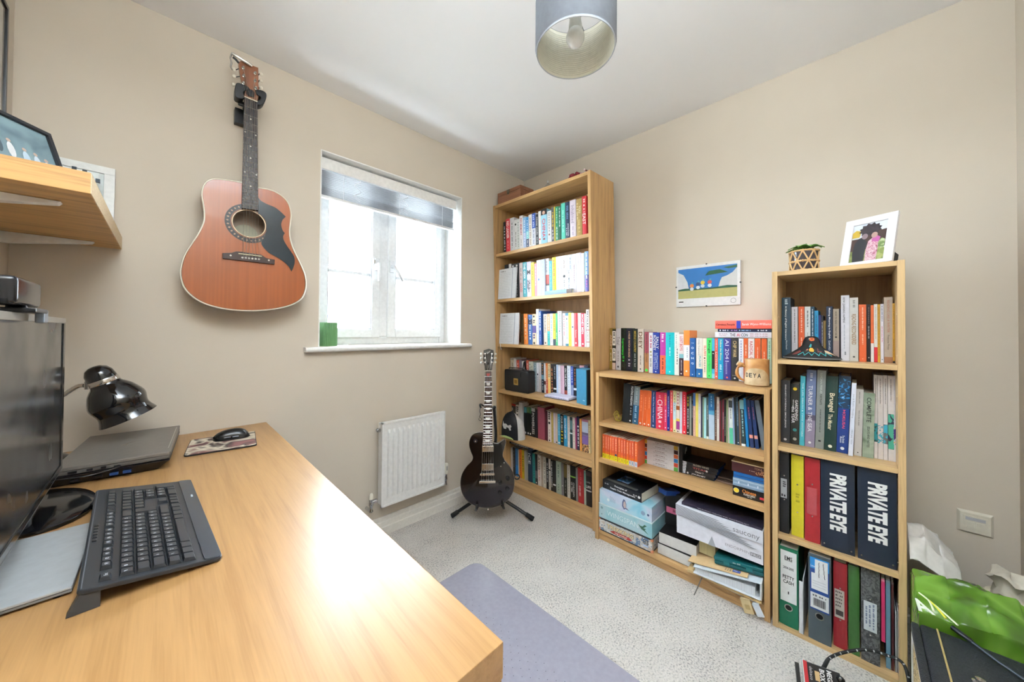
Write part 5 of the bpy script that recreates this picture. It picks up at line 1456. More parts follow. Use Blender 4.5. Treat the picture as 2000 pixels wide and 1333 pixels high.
cap_shell(38, 142, mat('15181d', .7), 'front_panel', .0012)
cap_shell(-60, 40, mat('8e8c8c', .85), 'side_panel')
cap_shell(140, 240, mat('c9c7c3', .85), 'side_panel')
b = MB(FT)
pts = [(-.6, .0), (-.35, .22), (0, .27), (.35, .22), (.6, 0), (.35, -.05), (0, -.08), (-.35, -.05)]
b.prism([(cc_.y + a * rw, cz + .005 + (c + .08) * .045) for a, c in spline(pts, 3, True)], -.026, -.02, 'yz')
b.build('bill', mat('b9c97c', .6), cap, .001, 50)
lg = [(-.42, .58), (-.36, .48), (-.1, .5), (.1, .44), (.4, .5), (.52, .44), (.4, .38), (.46, .3), (.3, .28), (.2, .36), (-.05, .38), (-.1, .3), (-.35, .3), (-.48, .4)]
MB(FT).prism([(cc_.y - a * rw * .85, cz + c * ch + ch * .06) for a, c in lg], -.0225, -.021, 'yz').build('logo', mat('e8e8e4', .5), cap)
# navy book lying flat on the bottom row
zz = ZT[5] + max(hit((a + b) / 2, t, 0, .12, FT).z for a, b, t in ((998, 1002, 875.5), (1031.6, 1040, 879), (1007, 1012, 877))) - ZT[5] + .002
ya, yb = hit(1041, 876, 0, .11, FT).y, hit(995.5, 866, 0, .11, FT).y
M = FT @ frame(.11, yb, zz + .011, (1, 0, 0), (0, 0, 1), (0, -1, 0))
o = book(M, .02, yb - ya, .13, '152a44', (), True)
text('KAZUO ISHIGURO', FT @ UPR(.107, (ya + yb) / 2 + .01, zz + .011), (yb - ya) * .72, .009, 'd8e0e8', o, bold=.012)
tag(o, 'dark navy book lying flat across the tops of the bottom row', 'book')

# ------------------------------------------------------------------ things on and in the low bookcase
# stoneware mug with an animal-shaped handle
mr, mx = .0455, .105
my = (hit(1451.5, 728, 0, mx, FL).y + hit(1506, 728, 0, mx, FL).y) / 2
mz = HL + .0005
mh = hit(1478, 703, 0, .06, FL).z - mz
mug = thing('mug', 'stoneware mug with creature-shaped handle at the end of the low bookcase', 'mug', FL @ Vector((mx, my, mz)))
A = FL @ Matrix.Translation((mx, my, mz))
b = MB(A)
b.lathe([(mr * .9, 0), (mr * .97, .003), (mr, .012), (mr * 1.0, mh - .004), (mr * .985, mh), (mr * .93, mh - .001), (mr * .92, .01), (.001, .008)], 40, None, True)
b.build('mug_body', mat('c8935a', .3, 0, 'blotch', cols='b98450,cf9c64,d4aa74', scale=16), mug, 0, 40)
b = MB(A)
n = 40
vs, fs = [], []
for i in range(n + 1):
    a = math.radians(100 + 170 * i / n)
    u = abs(i / n - .5) * 2
    tz = .01 + mh * .55 * max(0, 1 - (u ** 2.6)) + .004
    for z in (.004, tz):
        vs.append(((mr + .0006) * math.cos(a), (mr + .0006) * math.sin(a), z))
b.add(vs, [(2 * i, 2 * i + 2, 2 * i + 3, 2 * i + 1) for i in range(n)])
b.build('bare_glaze', mat('cdb48e', .55, 0, 'blotch', cols='c0a680,d8c4a0', scale=30), mug, 0, 60)
for s_, an in (('D', 142), ('E', 161), ('Y', 180), ('A', 200)):
    a = math.radians(an)
    r = mr + .0014
    nx, ny = math.cos(a), math.sin(a)
    text(s_, A @ frame(r * nx, r * ny, mh * .4, (-ny, nx, 0), (0, 0, 1), (nx, ny, 0)), .0125, .019, '32302e', mug, bold=.03)
h = MB(A)
pts = [(-.014, mr - .004, .018), (-.018, mr + .012, .024), (-.02, mr + .023, .04), (-.02, mr + .026, .056), (-.02, mr + .022, .073), (-.02, mr + .009, .084), (-.018, mr - .006, .082), (-.012, mr - .018, .079)]
h.tube(spline(pts, 4), [.0062 - .0012 * math.sin(i * .5) for i in range(29)], 9)
hd = h.build('handle', mat('b98048', .3), mug, 0, 60)
h = MB(A @ Matrix.Translation((-.02, mr + .01, .088)))
h.lathe([(.001, -.014), (.0075, -.01), (.0105, 0), (.008, .009), (.001, .013)], 12, Matrix.Rotation(PI / 2, 4, 'X'))
hh = h.build('creature_head', mat('c08a50', .3), mug, 0, 60)
for k, (dy, dz) in enumerate(((.016, .006), (.012, .013), (.004, .015), (.02, -.002))):
    MB(A @ Matrix.Translation((-.021, mr + .01 + dy * .75, .089 + dz * .7))).lathe([(.001, -.005), (.0034, 0), (.001, .006)], 8).build('ear' if k < 3 else 'snout', mat('e6d2b0', .4), hh, 0, 60)

# dark bookend, game cases, card boxes on the third shelf
z3 = ZL[1] + .0006
ya, yb = hit(1336, 900, 0, .14, FL).y, hit(1325.5, 900, 0, .12, FL).y
be = thing('bookend', 'dark bookend with a pale clip behind the black game cases', 'bookend', FL @ Vector((.17, (ya + yb) / 2, z3)))
MB(FL).prism([(.125, z3), (.26, z3), (.26, z3 + .15), (.135, z3 + .15), (.125, z3 + .14)], ya + .003, yb - .001, 'xz').build('slab', mat('17181b', .5), be, .001)
MB(FL).box(.125, .26, ya - .02, ya + .003, z3, z3 + .0016).build('foot_plate', mat('17181b', .5), be)
MB(FL).tube([(.16, ya + .001, z3 + .09), (.16, ya - .001, z3 + .118), (.175, ya - .001, z3 + .122), (.175, ya, z3 + .1)], .0016, 6).build('clip', mat('d0d0d4', .3, .8), be)
xg = .13
for i, (s_, lab) in enumerate((('JOURNEY', 'lowest'), ('Closer 7', 'second lowest'), ('TITAN', 'second from top'), ('ELDEN RING', 'topmost'))):
    g0, g1 = hit(1329 + i * .7, 918, 0, xg, FL).y, hit(1395 + i * 2.6, 930, 0, xg, FL).y
    th = .0155
    z0 = z3 + i * th
    o = thing('game_case', lab + ' of four black game cases lying in a pile', 'game case', FL @ Vector((xg + .06, (g0 + g1) / 2, z0)), 'black game cases')
    MB(FL).box(xg, xg + .13, g1, g0, z0, z0 + th - .0006).build('case', mat('23262c', .25), o, .0012)
    MB(FL).box(xg - .0006, xg + .128, g1 + .001, g0 - .001, z0 + th - .001, z0 + th - .0002).build('cover_sheet', mat('26201c', .3), o)
    MB(FL).box(xg - .0008, xg + .001, g0 - .024, g0 - .0006, z0 + .0006, z0 + th - .0012).build('end_label', mat('dfe2ea', .4), o)
    MB(FL).box(xg - .0012, xg, g0 - .0095, g0 - .005, z0 + .005, z0 + .0105).build('emblem', mat('26282c', .4), o)
    dashes(FL @ UPR(xg - .0013, g0 - .0165, z0 + .0078), .011, .005, '5a6078', o, 60 + i)
    MB(FL).box(xg + .002, xg + .128, g1 - .0006, g1 + .001, z0 + .0012, z0 + th - .0016).build('blue_edge', mat('1c4a94', .25), o)
    text(s_, FL @ UPR(xg - .0012, g0 - .028 - (g0 - g1 - .03) * .46, z0 + .0076), (g0 - g1) * (.42 if i != 1 else .24), .0078, ('ececec', 'ececec', 'c8605a', 'c0b8a8')[i], o, bold=.015)
    if i in (0, 2):
        MB(FL @ UPR(xg - .0013, g0 - (.035 if i == 0 else .118), z0 + .0078)).lathe([(.0048, 0), (.0047, .0003)], 12).build('emblem', mat('e4e4e4', .4), o)
ya, yb = hit(1438, 955, 0, .13, FL).y, hit(1398, 938, 0, .13, FL).y
for i in range(3):
    o = MB(FL @ Matrix.Translation((.2, (ya + yb) / 2, z3 + .0005 + i * .0085)) @ Matrix.Rotation(.06 * (i - 1), 4, 'Z')).box(-.06 + .004 * i, .07, -(yb - ya) / 2 + .002, (yb - ya) / 2 - .002, 0, .007).build('paper_wallet', mat(('8a7060', '3a2c26', '57483e')[i], .6), None, .001)
    tag(o, ('lowest tan', 'middle dark brown', 'topmost dull brown')[i] + ' paper wallet lying between game cases and card boxes', 'wallet', 'paper wallets')
y0, y1 = .2735, hit(1431, 960, 0, .04, FL).y


def lying_box(name, lab, cat, xa, xb, ya, yb, z0, z1, m, bev=.0015):
    r = thing(name, lab, cat, FL @ Vector(((xa + xb) / 2, (ya + yb) / 2, z0)))
    MB(FL).box(xa, xb, ya, yb, z0, z1).build('box_body', m, r, bev)
    return r


zc = z3
o = lying_box('flashcard_box', 'black card box with orange lettering and yellow seal, lowest in its pile', 'box', .04, .17, y0, y1, zc, zc + .042, mat('1c1a1a', .35))
L = y1 - y0
text('Chinese', FL @ UPR(.0392, y0 + L * .47, zc + .028), L * .44, .015, 'e08a3c', o, bold=.02)
text('FLASHCARDS', FL @ UPR(.0392, y0 + L * .46, zc + .0155), L * .36, .0075, 'f0ece8', o, bold=.02)
dashes(FL @ UPR(.0392, y0 + L * .45, zc + .0075), L * .15, .004, 'd8d4d0', o, 8)
MB(FL @ UPR(.0394, y1 - L * .12, zc + .024)).lathe([(.0105, 0), (.0104, .0004)], 20).build('seal', mat('f0e8b0', .4), o)
MB(FL @ UPR(.039, y1 - L * .12, zc + .024)).lathe([(.009, 0), (.0088, .0004)], 20).build('seal_centre', mat('e2c42c', .4), o)
MB(FL).box(.0388, .0402, y0 + .001, y0 + L * .14, zc + .012, zc + .021).build('red_tab', mat('d83a4a', .4), o)
zc += .0424
o = lying_box('card_case', 'clear grey blue card case lying in the middle of its pile', 'box', .042, .165, y0, y1, zc, zc + .034, mat('8ea6bc', .15))
for i in range(4):
    MB(FL).box(.0414, .043, y0 + .002, y1 - .002, zc + .004 + i * .008, zc + .0052 + i * .008).build('card_edge', mat('c8d6e2' if i % 2 else '5a7894', .3), o)
for t in (.2, .5, .8):
    MB(FL).box(.041, .043, y0 + L * t - .002, y0 + L * t + .002, zc + .012, zc + .022).build('latch', mat('d4dee6', .2), o)
zc += .0344
o = lying_box('card_case', 'blue plastic case on the clear one under the maroon box', 'box', .044, .165, y0, y1 - .002, zc, zc + .024, mat('2a64a4', .2))
MB(FL).box(.0432, .045, y0 + .002, y1 - .004, zc + .01, zc + .0125).build('seam', mat('1a3c6c', .4), o)
zc += .0244
o = lying_box('tea_box', 'maroon box with gold characters and pale top, topmost of its pile', 'box', .05, .18, y0, y1 + .006, zc, zc + .042, mat('4a2426', .45))
MB(FL).box(.049, .181, y0, y1 + .007, zc + .0415, zc + .046).build('lid', mat('d8c29c', .5), o, .001)
text('TOKA', FL @ UPR(.0492, y0 + L * .2, zc + .032), L * .24, .009, 'c89a78', o)
rn = random.Random(8)
b = MB(FL)
for cx in (.2, .08):
    for k in range(7):
        t = rn.random() * 3
        u, v = rn.uniform(-.007, .007), rn.uniform(-.008, .008)
        c, s = math.cos(t) * .005, math.sin(t) * .005
        b.tube([(.0494, y0 + L * cx + u - c, zc + .016 + v - s), (.0494, y0 + L * cx + u + c, zc + .016 + v + s)], .0009, 4)
b.build('lettering', mat('cc9464', .4), o)
dashes(FL @ UPR(.0492, y0 + L * .38, zc + .018), L * .2, .004, 'b89a8a', o, 31)

# cord bundle on the second shelf
c = hit(1206, 810, 0, .08, FL)
b = MB(FL)
pts = []
for i in range(44):
    a = i * .62
    pts.append((.085 + .012 * math.sin(a * 1.3), c.y + .012 - .022 * (i / 44) + .016 * math.cos(a), ZL[0] + .006 + .026 * (1 + math.sin(a)) * (1 - i / 70)))
b.tube(spline(pts, 3), .0016, 6)
tag(b.build('cord', mat('b4a03a', .6), None, 0, 60), 'loose bundle of yellow cord beside the leaning slipcase', 'cord')

# ---- bottom compartment
zb = ZL[2] + .0006
ya, yb = .731, 1.0295
gt = thing('board_game', 'grey illustrated board game with orange corners, lowest of three', 'board game', FL @ Vector((.14, .88, zb)))
h1 = .068
MB(FL).box(.002, .272, ya, yb, zb, zb + h1).build('box_body', mat('b6b8bc', .35, 0, 'blotch', cols='8f9aa4,d8d6d2,c4b8ac,6d86a8,dedede', scale=30, hard=1), gt, .001)
for z0, z1 in ((zb, zb + .005), (zb + h1 - .006, zb + h1 + .0004)):
    MB(FL).box(.0012, .273, ya - .0008, yb + .0008, z0, z1).build('dark_edge', mat('2a2a2e', .4), gt)
for y in (ya, yb):
    for z in (zb + .006, zb + h1 - .006):
        MB(FL).box(.0004, .012, y - .006 if y == ya else y - .007, y + .007 if y == ya else y + .001, z - .006, z + .006).build('corner_guard', mat('d88a64', .35), gt, .002)
Lg = yb - ya
MB(FL).box(.0012, .003, yb - Lg * .72, yb - Lg * .12, zb + .014, zb + .058).build('title_ground', mat('c8c8c6', .4), gt)
text('TREKKING', FL @ UPR(.0004, yb - Lg * .42, zb + .039), Lg * .52, .025, '3a322a', gt, bold=.07)
text('TREKKING', FL @ UPR(-.0004, yb - Lg * .42, zb + .04), Lg * .51, .023, 'ecd9a8', gt, bold=.03)
MB(FL).prism([(yb - Lg * .22, zb + .017), (yb - Lg * .3, zb + .026), (yb - Lg * .6, zb + .026), (yb - Lg * .66, zb + .018), (yb - Lg * .6, zb + .012), (yb - Lg * .3, zb + .012)], -.0001, .0009, 'yz').build('banner', mat('b83a34', .4), gt)
text('THE WORLD', FL @ UPR(-.0008, yb - Lg * .44, zb + .019), Lg * .24, .007, 'f0e0d0', gt, bold=.03)
for i in range(3):
    MB(FL).box(.0008, .002, ya + .018, ya + .045, zb + .018 + i * .013, zb + .027 + i * .013).build('info_panel', mat('3a3a3e' if i else 'a8c4e4', .4), gt)
    dashes(FL @ UPR(.0006, ya + .031, zb + .0225 + i * .013), .02, .005, 'e8e8e8', gt, 90 + i)
zb2 = zb + h1 + .001
gw = thing('board_game', 'pale turquoise board game with a hummingbird, middle of three', 'board game', FL @ Vector((.14, .88, zb2)))
h2 = .079
TQ = mat('a9cfd8', .35, 0, 'blotch', cols='8cc4cf,a9d0d8,b9ccd6', scale=9)
MB(FL).box(.004, .274, ya, yb + .003, zb2, zb2 + h2 * .985).build('box_body', TQ, gw, .0012)
MB(FL).box(.0028, .2752, ya - .001, yb + .004, zb2 + h2 - .004, zb2 + h2).build('lid_rim', mat('dfeef2', .35), gw)
text('WINGSPAN', FL @ UPR(.0032, yb - Lg * .46, zb2 + h2 * .5), Lg * .6, .026, 'e6f0f2', gt if False else gw, bold=-.006)
bird = [(0, .1), (.5, .05), (.2, -.15), (.9, -.7), (.1, -.32), (-.3, -.2), (-.6, .1), (-1.0, .5), (-.55, .28), (-.15, .3), (.2, .7), (.6, .6)]
MB(FL).prism([(ya + .045 - a * .03, zb2 + h2 * .45 + c * .03) for a, c in bird], .0028, .0039, 'yz').build('hummingbird', mat('3c6a58', .4), gw)
for z in (.28, .72):
    MB(FL @ UPR(.0034, yb - .015, zb2 + h2 * z)).lathe([(.007 if z > .5 else .004, 0), (.0066 if z > .5 else .0038, .0004)], 14).build('emblem', mat('7fa0ac', .4), gw)
zb3 = zb2 + h2 + .001
ga = thing('board_game', 'pale blue board game with a bird, topmost of three under the textbook', 'board game', FL @ Vector((.14, .88, zb3)))
h3 = .077
MB(FL).box(.006, .276, ya + .002, yb + .002, zb3, zb3 + h3).build('box_body', mat('b2d6e4', .35, 0, 'blotch', cols='8ccbe0,b4d8e6,cfd6e8,b9c8e0', scale=8), ga, .0012)
body = [(-.2, .9), (.1, .8), (.35, .2), (.3, -.4), (.9, -.7), (.2, -.6), (-.1, -.8), (-.45, -.3), (-.4, .4)]
MB(FL).prism([(yb - Lg * .5 - a * .03, zb3 + h3 * .5 + c * .032) for a, c in body], .0048, .0059, 'yz').build('bird_print', mat('5a6490', .4), ga)
MB(FL).prism([(yb - Lg * .5 - a * .02 - .002, zb3 + h3 * .5 + c * .022) for a, c in body], .0042, .005, 'yz').build('bird_print', mat('c8b4b4', .4), ga)
for dx, r, cl in ((.84, .011, '8aa0c0'), (.93, .006, '4a5a80'), (.18, .008, 'e4f0f4')):
    MB(FL @ UPR(.0056, yb - Lg * dx, zb3 + h3 * .42)).lathe([(r, 0), (r * .98, .0005)], 18).build('emblem', mat(cl, .4), ga)
for i in range(4):
    MB(FL).box(.005, .0062, yb - Lg * (.22 + i * .03), yb - Lg * (.224 + i * .03), zb3 + h3 * (.35), zb3 + h3 * (.75 - .05 * i)).build('stripe', mat('6a8aa8', .4), ga)
zb4 = zb3 + h3 + .0008
M = FL @ Matrix.Translation((.115, .893, zb4)) @ Matrix.Rotation(math.radians(-4), 4, 'Z') @ frame(-.095, .125, .0245, (1, 0, 0), (0, 0, 1), (0, -1, 0))
o = book(M, .048, .235, .18, '1d1f24', (), False, 'textbook', .3)
tag(o, 'thick black textbook with white title lying on the board games', 'book')
D2 = M @ frame(-.0012, 0, 0, (0, 0, 1), (0, 1, 0), (-1, 0, 0))
text('Principles of', D2 @ Matrix.Translation((.115, .009, 0)), .075, .0125, 'f0f0f0', o, bold=.02)
text('Supply Chain Management', D2 @ Matrix.Translation((.125, -.008, 0)), .15, .0115, 'f0f0f0', o, bold=.02)
dashes(D2 @ Matrix.Translation((.03, .006, 0)), .03, .007, 'd0d0d0', o, 4)
dashes(D2 @ Matrix.Translation((.2, .002, 0)), .022, .007, 'd0d0d0', o, 3)
MB(D2 @ Matrix.Translation((.222, 0, 0))).lathe([(.007, 0), (.0068, .0004)], 14).build('emblem', mat('e0e0e0', .4), o)
MB(M).box(.05, .14, .0241, .0246, .06, .13).build('cover_photo', mat('3a78b4', .3, 0, 'blotch', cols='1a2430,3a78b4,c8d4e0', scale=25), o)
MB(M).box(.01, .03, .0241, .0246, .02, .2).build('cover_stripe', mat('5a5a54', .3), o)
# blue and yellow packet, black box with pink label, two thick books
ya, yb = .655, .717
o = MB(FL @ Matrix.Translation((.12, .69, .345)) @ Matrix.Rotation(-.35, 4, 'Z') @ Matrix.Rotation(.2, 4, 'Y')).box(-.05, .05, -.026, .026, -.012, .012).build('card_packet', mat('21468c', .3), None, .004)
tag(o, 'blue packet with yellow oval resting behind the textbook', 'packet')
MB(FL @ Matrix.Translation((.085, .69, .3605)) @ Matrix.Rotation(-.35, 4, 'Z') @ Matrix.Rotation(.2, 4, 'Y')).lathe([(.014, 0), (.0135, .0008)], 16).build('yellow_oval', mat('e0a830', .4), o)
pk = thing('storage_box', 'black box with pink label standing behind the thick books', 'box', FL @ Vector((.16, .67, ZL[2])))
MB(FL).box(.13, .275, .6, .715, .1705, .338).build('box_body', mat('16171a', .5), pk, .002)
MB(FL).box(.1285, .13, .612, .708, .232, .262).build('label', mat('d06a8c', .5), pk)
b = MB(FL)
rn = random.Random(5)
y = .625
while y < .675:
    q = rn.choice((.001, .0016, .0024))
    b.box(.1275, .1284, y, y + q, .243, .258)
    y += q + rn.choice((.0012, .002))
b.build('barcode', mat('5a2436', .5), pk)
zq = zb
for i, (th, lab) in enumerate(((.052, 'lower thick book with page edges outward beside the board games'), (.056, 'upper thick book with page edges outward and black cover'))):
    y0, y1 = (.55, .712) if i == 0 else (.535, .707)
    M = FL @ Matrix.Translation((.022 + .004 * i, y1, zq + th / 2)) @ Matrix.Rotation(.04 * i, 4, 'Z') @ frame(.205, 0, 0, (-1, 0, 0), (0, 0, 1), (0, -1, 0))
    o = book(M, th - .001, y1 - y0, .2, '1d1c1c', (), False, 'book', .4, 'd8d6d2')
    tag(o, lab, 'book', 'thick books lying flat')
    if i:
        dashes(M @ frame(.12, -th / 2 - .0004, .1, (0, 0, 1), (-1, 0, 0), (0, -1, 0)), .09, .012, 'a89a6a', o, 3)
    zq += th
# papers, yellow-edged pad, binder lying flat, envelope, green case under the shoe box
o = MB(FL).box(.06, .22, .462, .53, .1335, .209).build('paper_pad', mat('dcd3a4', .8, 0, 'pages'), None, .001)
tag(o, 'block of yellowed pages wedged under the shoe box', 'paper pad')
rb = thing('ring_binder', 'white ring binder lying flat under the kraft envelope', 'binder', FL @ Vector((.11, .38, zb)), None)
Mr = FL @ Matrix.Translation((0, .012, 0)) @ Matrix.Rotation(math.radians(3), 4, 'Z')
MB(Mr).box(-.012, .24, .262, .268, zb + .03, zb + .096).build('spine', mat('dde2e6', .35), rb, .001)
MB(Mr).hexa([(-.012, .268, zb + .094), (-.012, .515, zb + .05), (.24, .515, zb + .05), (.24, .268, zb + .094)], [(-.012, .268, zb + .0965), (-.012, .515, zb + .0525), (.24, .515, zb + .0525), (.24, .268, zb + .0965)]).build('upper_cover', mat('d4dde4', .35), rb)
MB(Mr).hexa([(-.012, .268, zb + .028), (-.012, .515, zb + .024), (.24, .515, zb + .024), (.24, .268, zb + .028)], [(-.012, .268, zb + .0305), (-.012, .515, zb + .0265), (.24, .515, zb + .0265), (.24, .268, zb + .0305)]).build('lower_cover', mat('dfe3e6', .35), rb)
MB(Mr).hexa([(.0, .285, zb + .032), (.0, .51, zb + .028), (.225, .51, zb + .028), (.225, .285, zb + .032)], [(.0, .285, zb + .066), (.0, .51, zb + .046), (.225, .51, zb + .046), (.225, .285, zb + .066)]).build('sheets', mat('e6eaf0', .8, 0, 'pages'), rb)
o = MB(FL @ Matrix.Rotation(math.radians(1.5), 4, 'Z')).box(-.014, .235, .275, .555, zb + .012, zb + .0225).build('buff_folder', mat('c8ab78', .7), None, .001)
tag(o, 'buff card folder under the white ring binder', 'folder')
o = MB(FL @ Matrix.Rotation(math.radians(-2.2), 4, 'Z')).box(-.024, .2, .29, .52, zb + .0015, zb + .011).build('paper_pile', mat('e4e8ee', .8, 0, 'pages'), None, .001)
tag(o, 'loose white papers lowest under the buff folder', 'papers', kind='stuff')
kz = .1
Mk = FL @ Matrix.Translation((-.018, .555, zb + .052)) @ Matrix.Rotation(math.atan2(.041, .24), 4, 'X').inverted()
ev = MB(Mk).box(0, .2, -.235, .0, 0, .0035).build('envelope', mat('d3b384', .7), None, .0008)
tag(ev, 'kraft paper envelope with a blue stamp lying on the white binder', 'envelope')
MB(Mk).box(.012, .03, -.207, -.178, .0036, .0042).build('postmark', mat('26408c', .5), ev)
dashes(Mk @ frame(.021, -.1925, .0044, (0, -1, 0), (1, 0, 0), (0, 0, 1)), .022, .006, 'c8d0e8', ev, 2)
for i in range(3):
    dashes(Mk @ frame(.02, -.152 - .009 * i, .0038, (1, 0, 0), (0, 1, 0), (0, 0, 1)), .02, .005, '4a4038', ev, 13 + i)
gc = thing('pencil_case', 'dark teal plastic case on the envelope under the shoe box', 'case', FL @ Vector((.09, .34, .16)))
Mg = FL @ Matrix.Translation((.012, .452, zb + .076)) @ Matrix.Rotation(-.16, 4, 'X')
MB(Mg).box(0, .16, -.185, 0, 0, .016).build('case_base', mat('14555a', .25), gc, .005, 40, 3)
MB(Mg).box(0, .16, -.185, 0, .017, .032).build('case_lid', mat('186368', .25), gc, .005, 40, 3)
for y in (-.05, -.135):
    MB(Mg).box(-.003, .004, y - .012, y + .012, .009, .024).build('latch', mat('1a6e74', .25), gc, .001)
dashes(Mg @ frame(-.0004, -.09, .026, (0, -1, 0), (0, 0, 1), (-1, 0, 0)), .03, .006, '8ab4b4', gc, 5)
# shoe box with striped lid: front face hangs just over the shelf edge
sb = thing('shoe_box', 'white and grey striped shoe box under a plastic-wrapped magazine', 'box', FL @ Vector((.13, .44, .2)))
y0, y1 = .2725, .613
za, zt_ = .214, .352
tilt = Matrix.Translation((0, y1, za)) @ Matrix.Rotation(math.radians(-.6), 4, 'X') @ Matrix.Translation((0, -y1, -za))
Ms = FL @ tilt
MB(Ms).box(.006, .284, y0, y1, za, zt_ - .03).build('box_body', mat('e3e3ec', .4), sb, .0012)
MB(Ms).box(.001, .288, y0 - .0015, y1 + .002, zt_ - .05, zt_).build('lid', mat('dcdde6', .4), sb, .0012)
rn = random.Random(2)
Lb = y1 - y0
for i in range(9):
    z0 = zt_ - .002 - i * .0052
    MB(Ms).add([(.0002, y1 + .001, z0), (.0002, y1 - Lb * (.55 + .05 * i), z0 - .012 - .003 * i), (.0002, y1 - Lb * (.5 + .05 * i), z0 - .0145 - .003 * i), (.0002, y1 + .001, z0 - .0028)], [(0, 1, 2, 3)]).build('stripe', mat('8f939a', .4), sb)
text('saucony', Ms @ UPR(.0002, y0 + Lb * .17, zt_ - .034), Lb * .28, .022, '7b7d84', sb, bold=.0)
text('ENDORPHIN', Ms @ UPR(.0052, y0 + Lb * .27, za + .03), Lb * .26, .0115, '9a9aa2', sb)
MB(Ms).box(.0046, .0056, y0 + Lb * .02, y0 + Lb * .13, za + .0225, za + .0375).build('badge', mat('8a8b92', .4), sb)
text('PRO', Ms @ UPR(.0042, y0 + Lb * .075, za + .03), Lb * .09, .01, 'e3e3ec', sb)
MB(Ms).prism([(y1 - Lb * .4, za), (y1 - Lb * .49, za), (y1 - Lb * .445, za + .042)], .0048, .0062, 'yz').build('triangle', mat('a2a5ac', .4), sb)
# magazine in clear wrap on the shoe box
mg = thing('magazine', 'dark magazine in clear plastic wrap lying on the shoe box', 'magazine', FL @ Vector((.12, .42, .36)))
Mm = FL @ Matrix.Translation((.006, .592, .3535)) @ Matrix.Rotation(math.radians(-.4), 4, 'X')
MB(Mm).box(.004, .24, -.315, 0, 0, .012).build('pages', mat('3a3444', .4), mg, .001)
MB(Mm).box(.003, .006, -.315, -.01, .002, .0118).build('spine', mat('2c2436', .35), mg)
text('100% Residential - Cheltenham Walks, Award Winning Agent', Mm @ frame(.0024, -.17, .0068, (0, -1, 0), (0, 0, 1), (-1, 0, 0)), .2, .0052, 'd8d4e0', mg)
rn = random.Random(12)
b = MB(Mm)
nx, ny = 12, 16
vs = [(-.002 + .25 * i / nx, .010 - .326 * j / ny, .0145 + .012 * rn.random() * (1 if 0 < i else .1) + (.014 if j < 3 else 0)) for i in range(nx + 1) for j in range(ny + 1)]
b.add(vs, [(i * (ny + 1) + j, (i + 1) * (ny + 1) + j, (i + 1) * (ny + 1) + j + 1, i * (ny + 1) + j + 1) for i in range(nx) for j in range(ny)])
b.build('plastic_wrap', glass('film', (.82, .85, .88, 1), .12), mg)
# strap hanging over the plinth and two slips of paper
p0 = hit(1372, 1115, 0, -.02, FL)
b = MB(FL)
b.tube(spline([(.03, p0.y - .004, zb + .0135), (-.024, p0.y, zb + .0125), (-.034, p0.y + .006, zb - .005), (-.034, p0.y + .014, zb - .03), (-.04, p0.y + .02, .012), (-.06, p0.y + .022, .003)], 5), .0026, 6)
tag(b.build('strap', mat('6a6660', .7), None, 0, 60), 'thin grey strap dangling from the papers to the carpet', 'strap')
for px, lab, col, w_, hh, r in ((1455, 'buff paper tag hanging over the plinth', 'cdb68a', .036, .05, -.32), (1476, 'small white slip hanging over the plinth beside the buff tag', 'dfe6ee', .026, .042, -.45)):
    p0 = hit(px, 1165, 0, -.03, FL)
    A = FL @ Matrix.Translation((-.0285, p0.y, zb + .004)) @ Matrix.Rotation(r, 4, 'X')
    o = MB(A).box(-.0006, .0006, -w_ / 2, w_ / 2, -hh, .004).build('paper_tag', mat(col, .7), None)
    tag(o, lab, 'tag')
    if w_ > .03:
        MB(A).box(-.0011, -.0005, -.01, .008, -.034, -.016).build('printed_square', mat('b49c6c', .7), o)
    MB(A).box(-.0006, .04, -w_ / 2, w_ / 2, .002, .0035).build('folded_part', mat(col, .7), o)

# ------------------------------------------------------------------ things on and in the narrow bookcase
# woven pot with a succulent
pc = (hit(1540, 510, 0, .1, FS) + hit(1602, 508, 0, .1, FS)) / 2
zs_ = HS + .0006
pr = (hit(1540, 510, 0, .1, FS).y - hit(1602, 508, 0, .1, FS).y) / 2
ph = hit(1571, 491, 0, .1, FS).z - zs_
pot = thing('potted_plant', 'small green plant in a woven cane pot on the narrow bookcase', 'plant', FS @ Vector((.1, pc.y, zs_)))
A = FS @ Matrix.Translation((.1, pc.y, zs_))
MB(A).lathe([(pr * .84, .001), (pr * .88, .004), (pr * .9, ph * .93), (pr * .8, ph * .93), (pr * .78, ph * .8)], 28).build('inner_pot', mat('4a4448', .12), pot, 0, 40)
CN = mat('d6b07c', .6)
for z in (.004, ph * .48, ph * .97):
    for s in (-1, 1):
        MB(A).tube([((pr * .93 + .001 * s) * math.cos(t * PI / 20), (pr * .93 + .001 * s) * math.sin(t * PI / 20), z + .0022 * s * math.cos(t * 2.5)) for t in range(40)], .003, 5, True).build('cane_hoop', CN, pot, 0, 60)
nb = 8
for k in range(nb):
    for s in (-1, 1):
        MB(A).tube([(pr * .925 * math.cos(2 * PI * k / nb + s * u * .8), pr * .925 * math.sin(2 * PI * k / nb + s * u * .8), .003 + u * (ph - .005)) for u in [q / 6 for q in range(7)]], .0029, 5).build('cane_strip', CN, pot, 0, 60)
LF = mat('4c7a34', .35, 0, 'blotch', cols='3c6c2a,62943e,7caa50', scale=30)


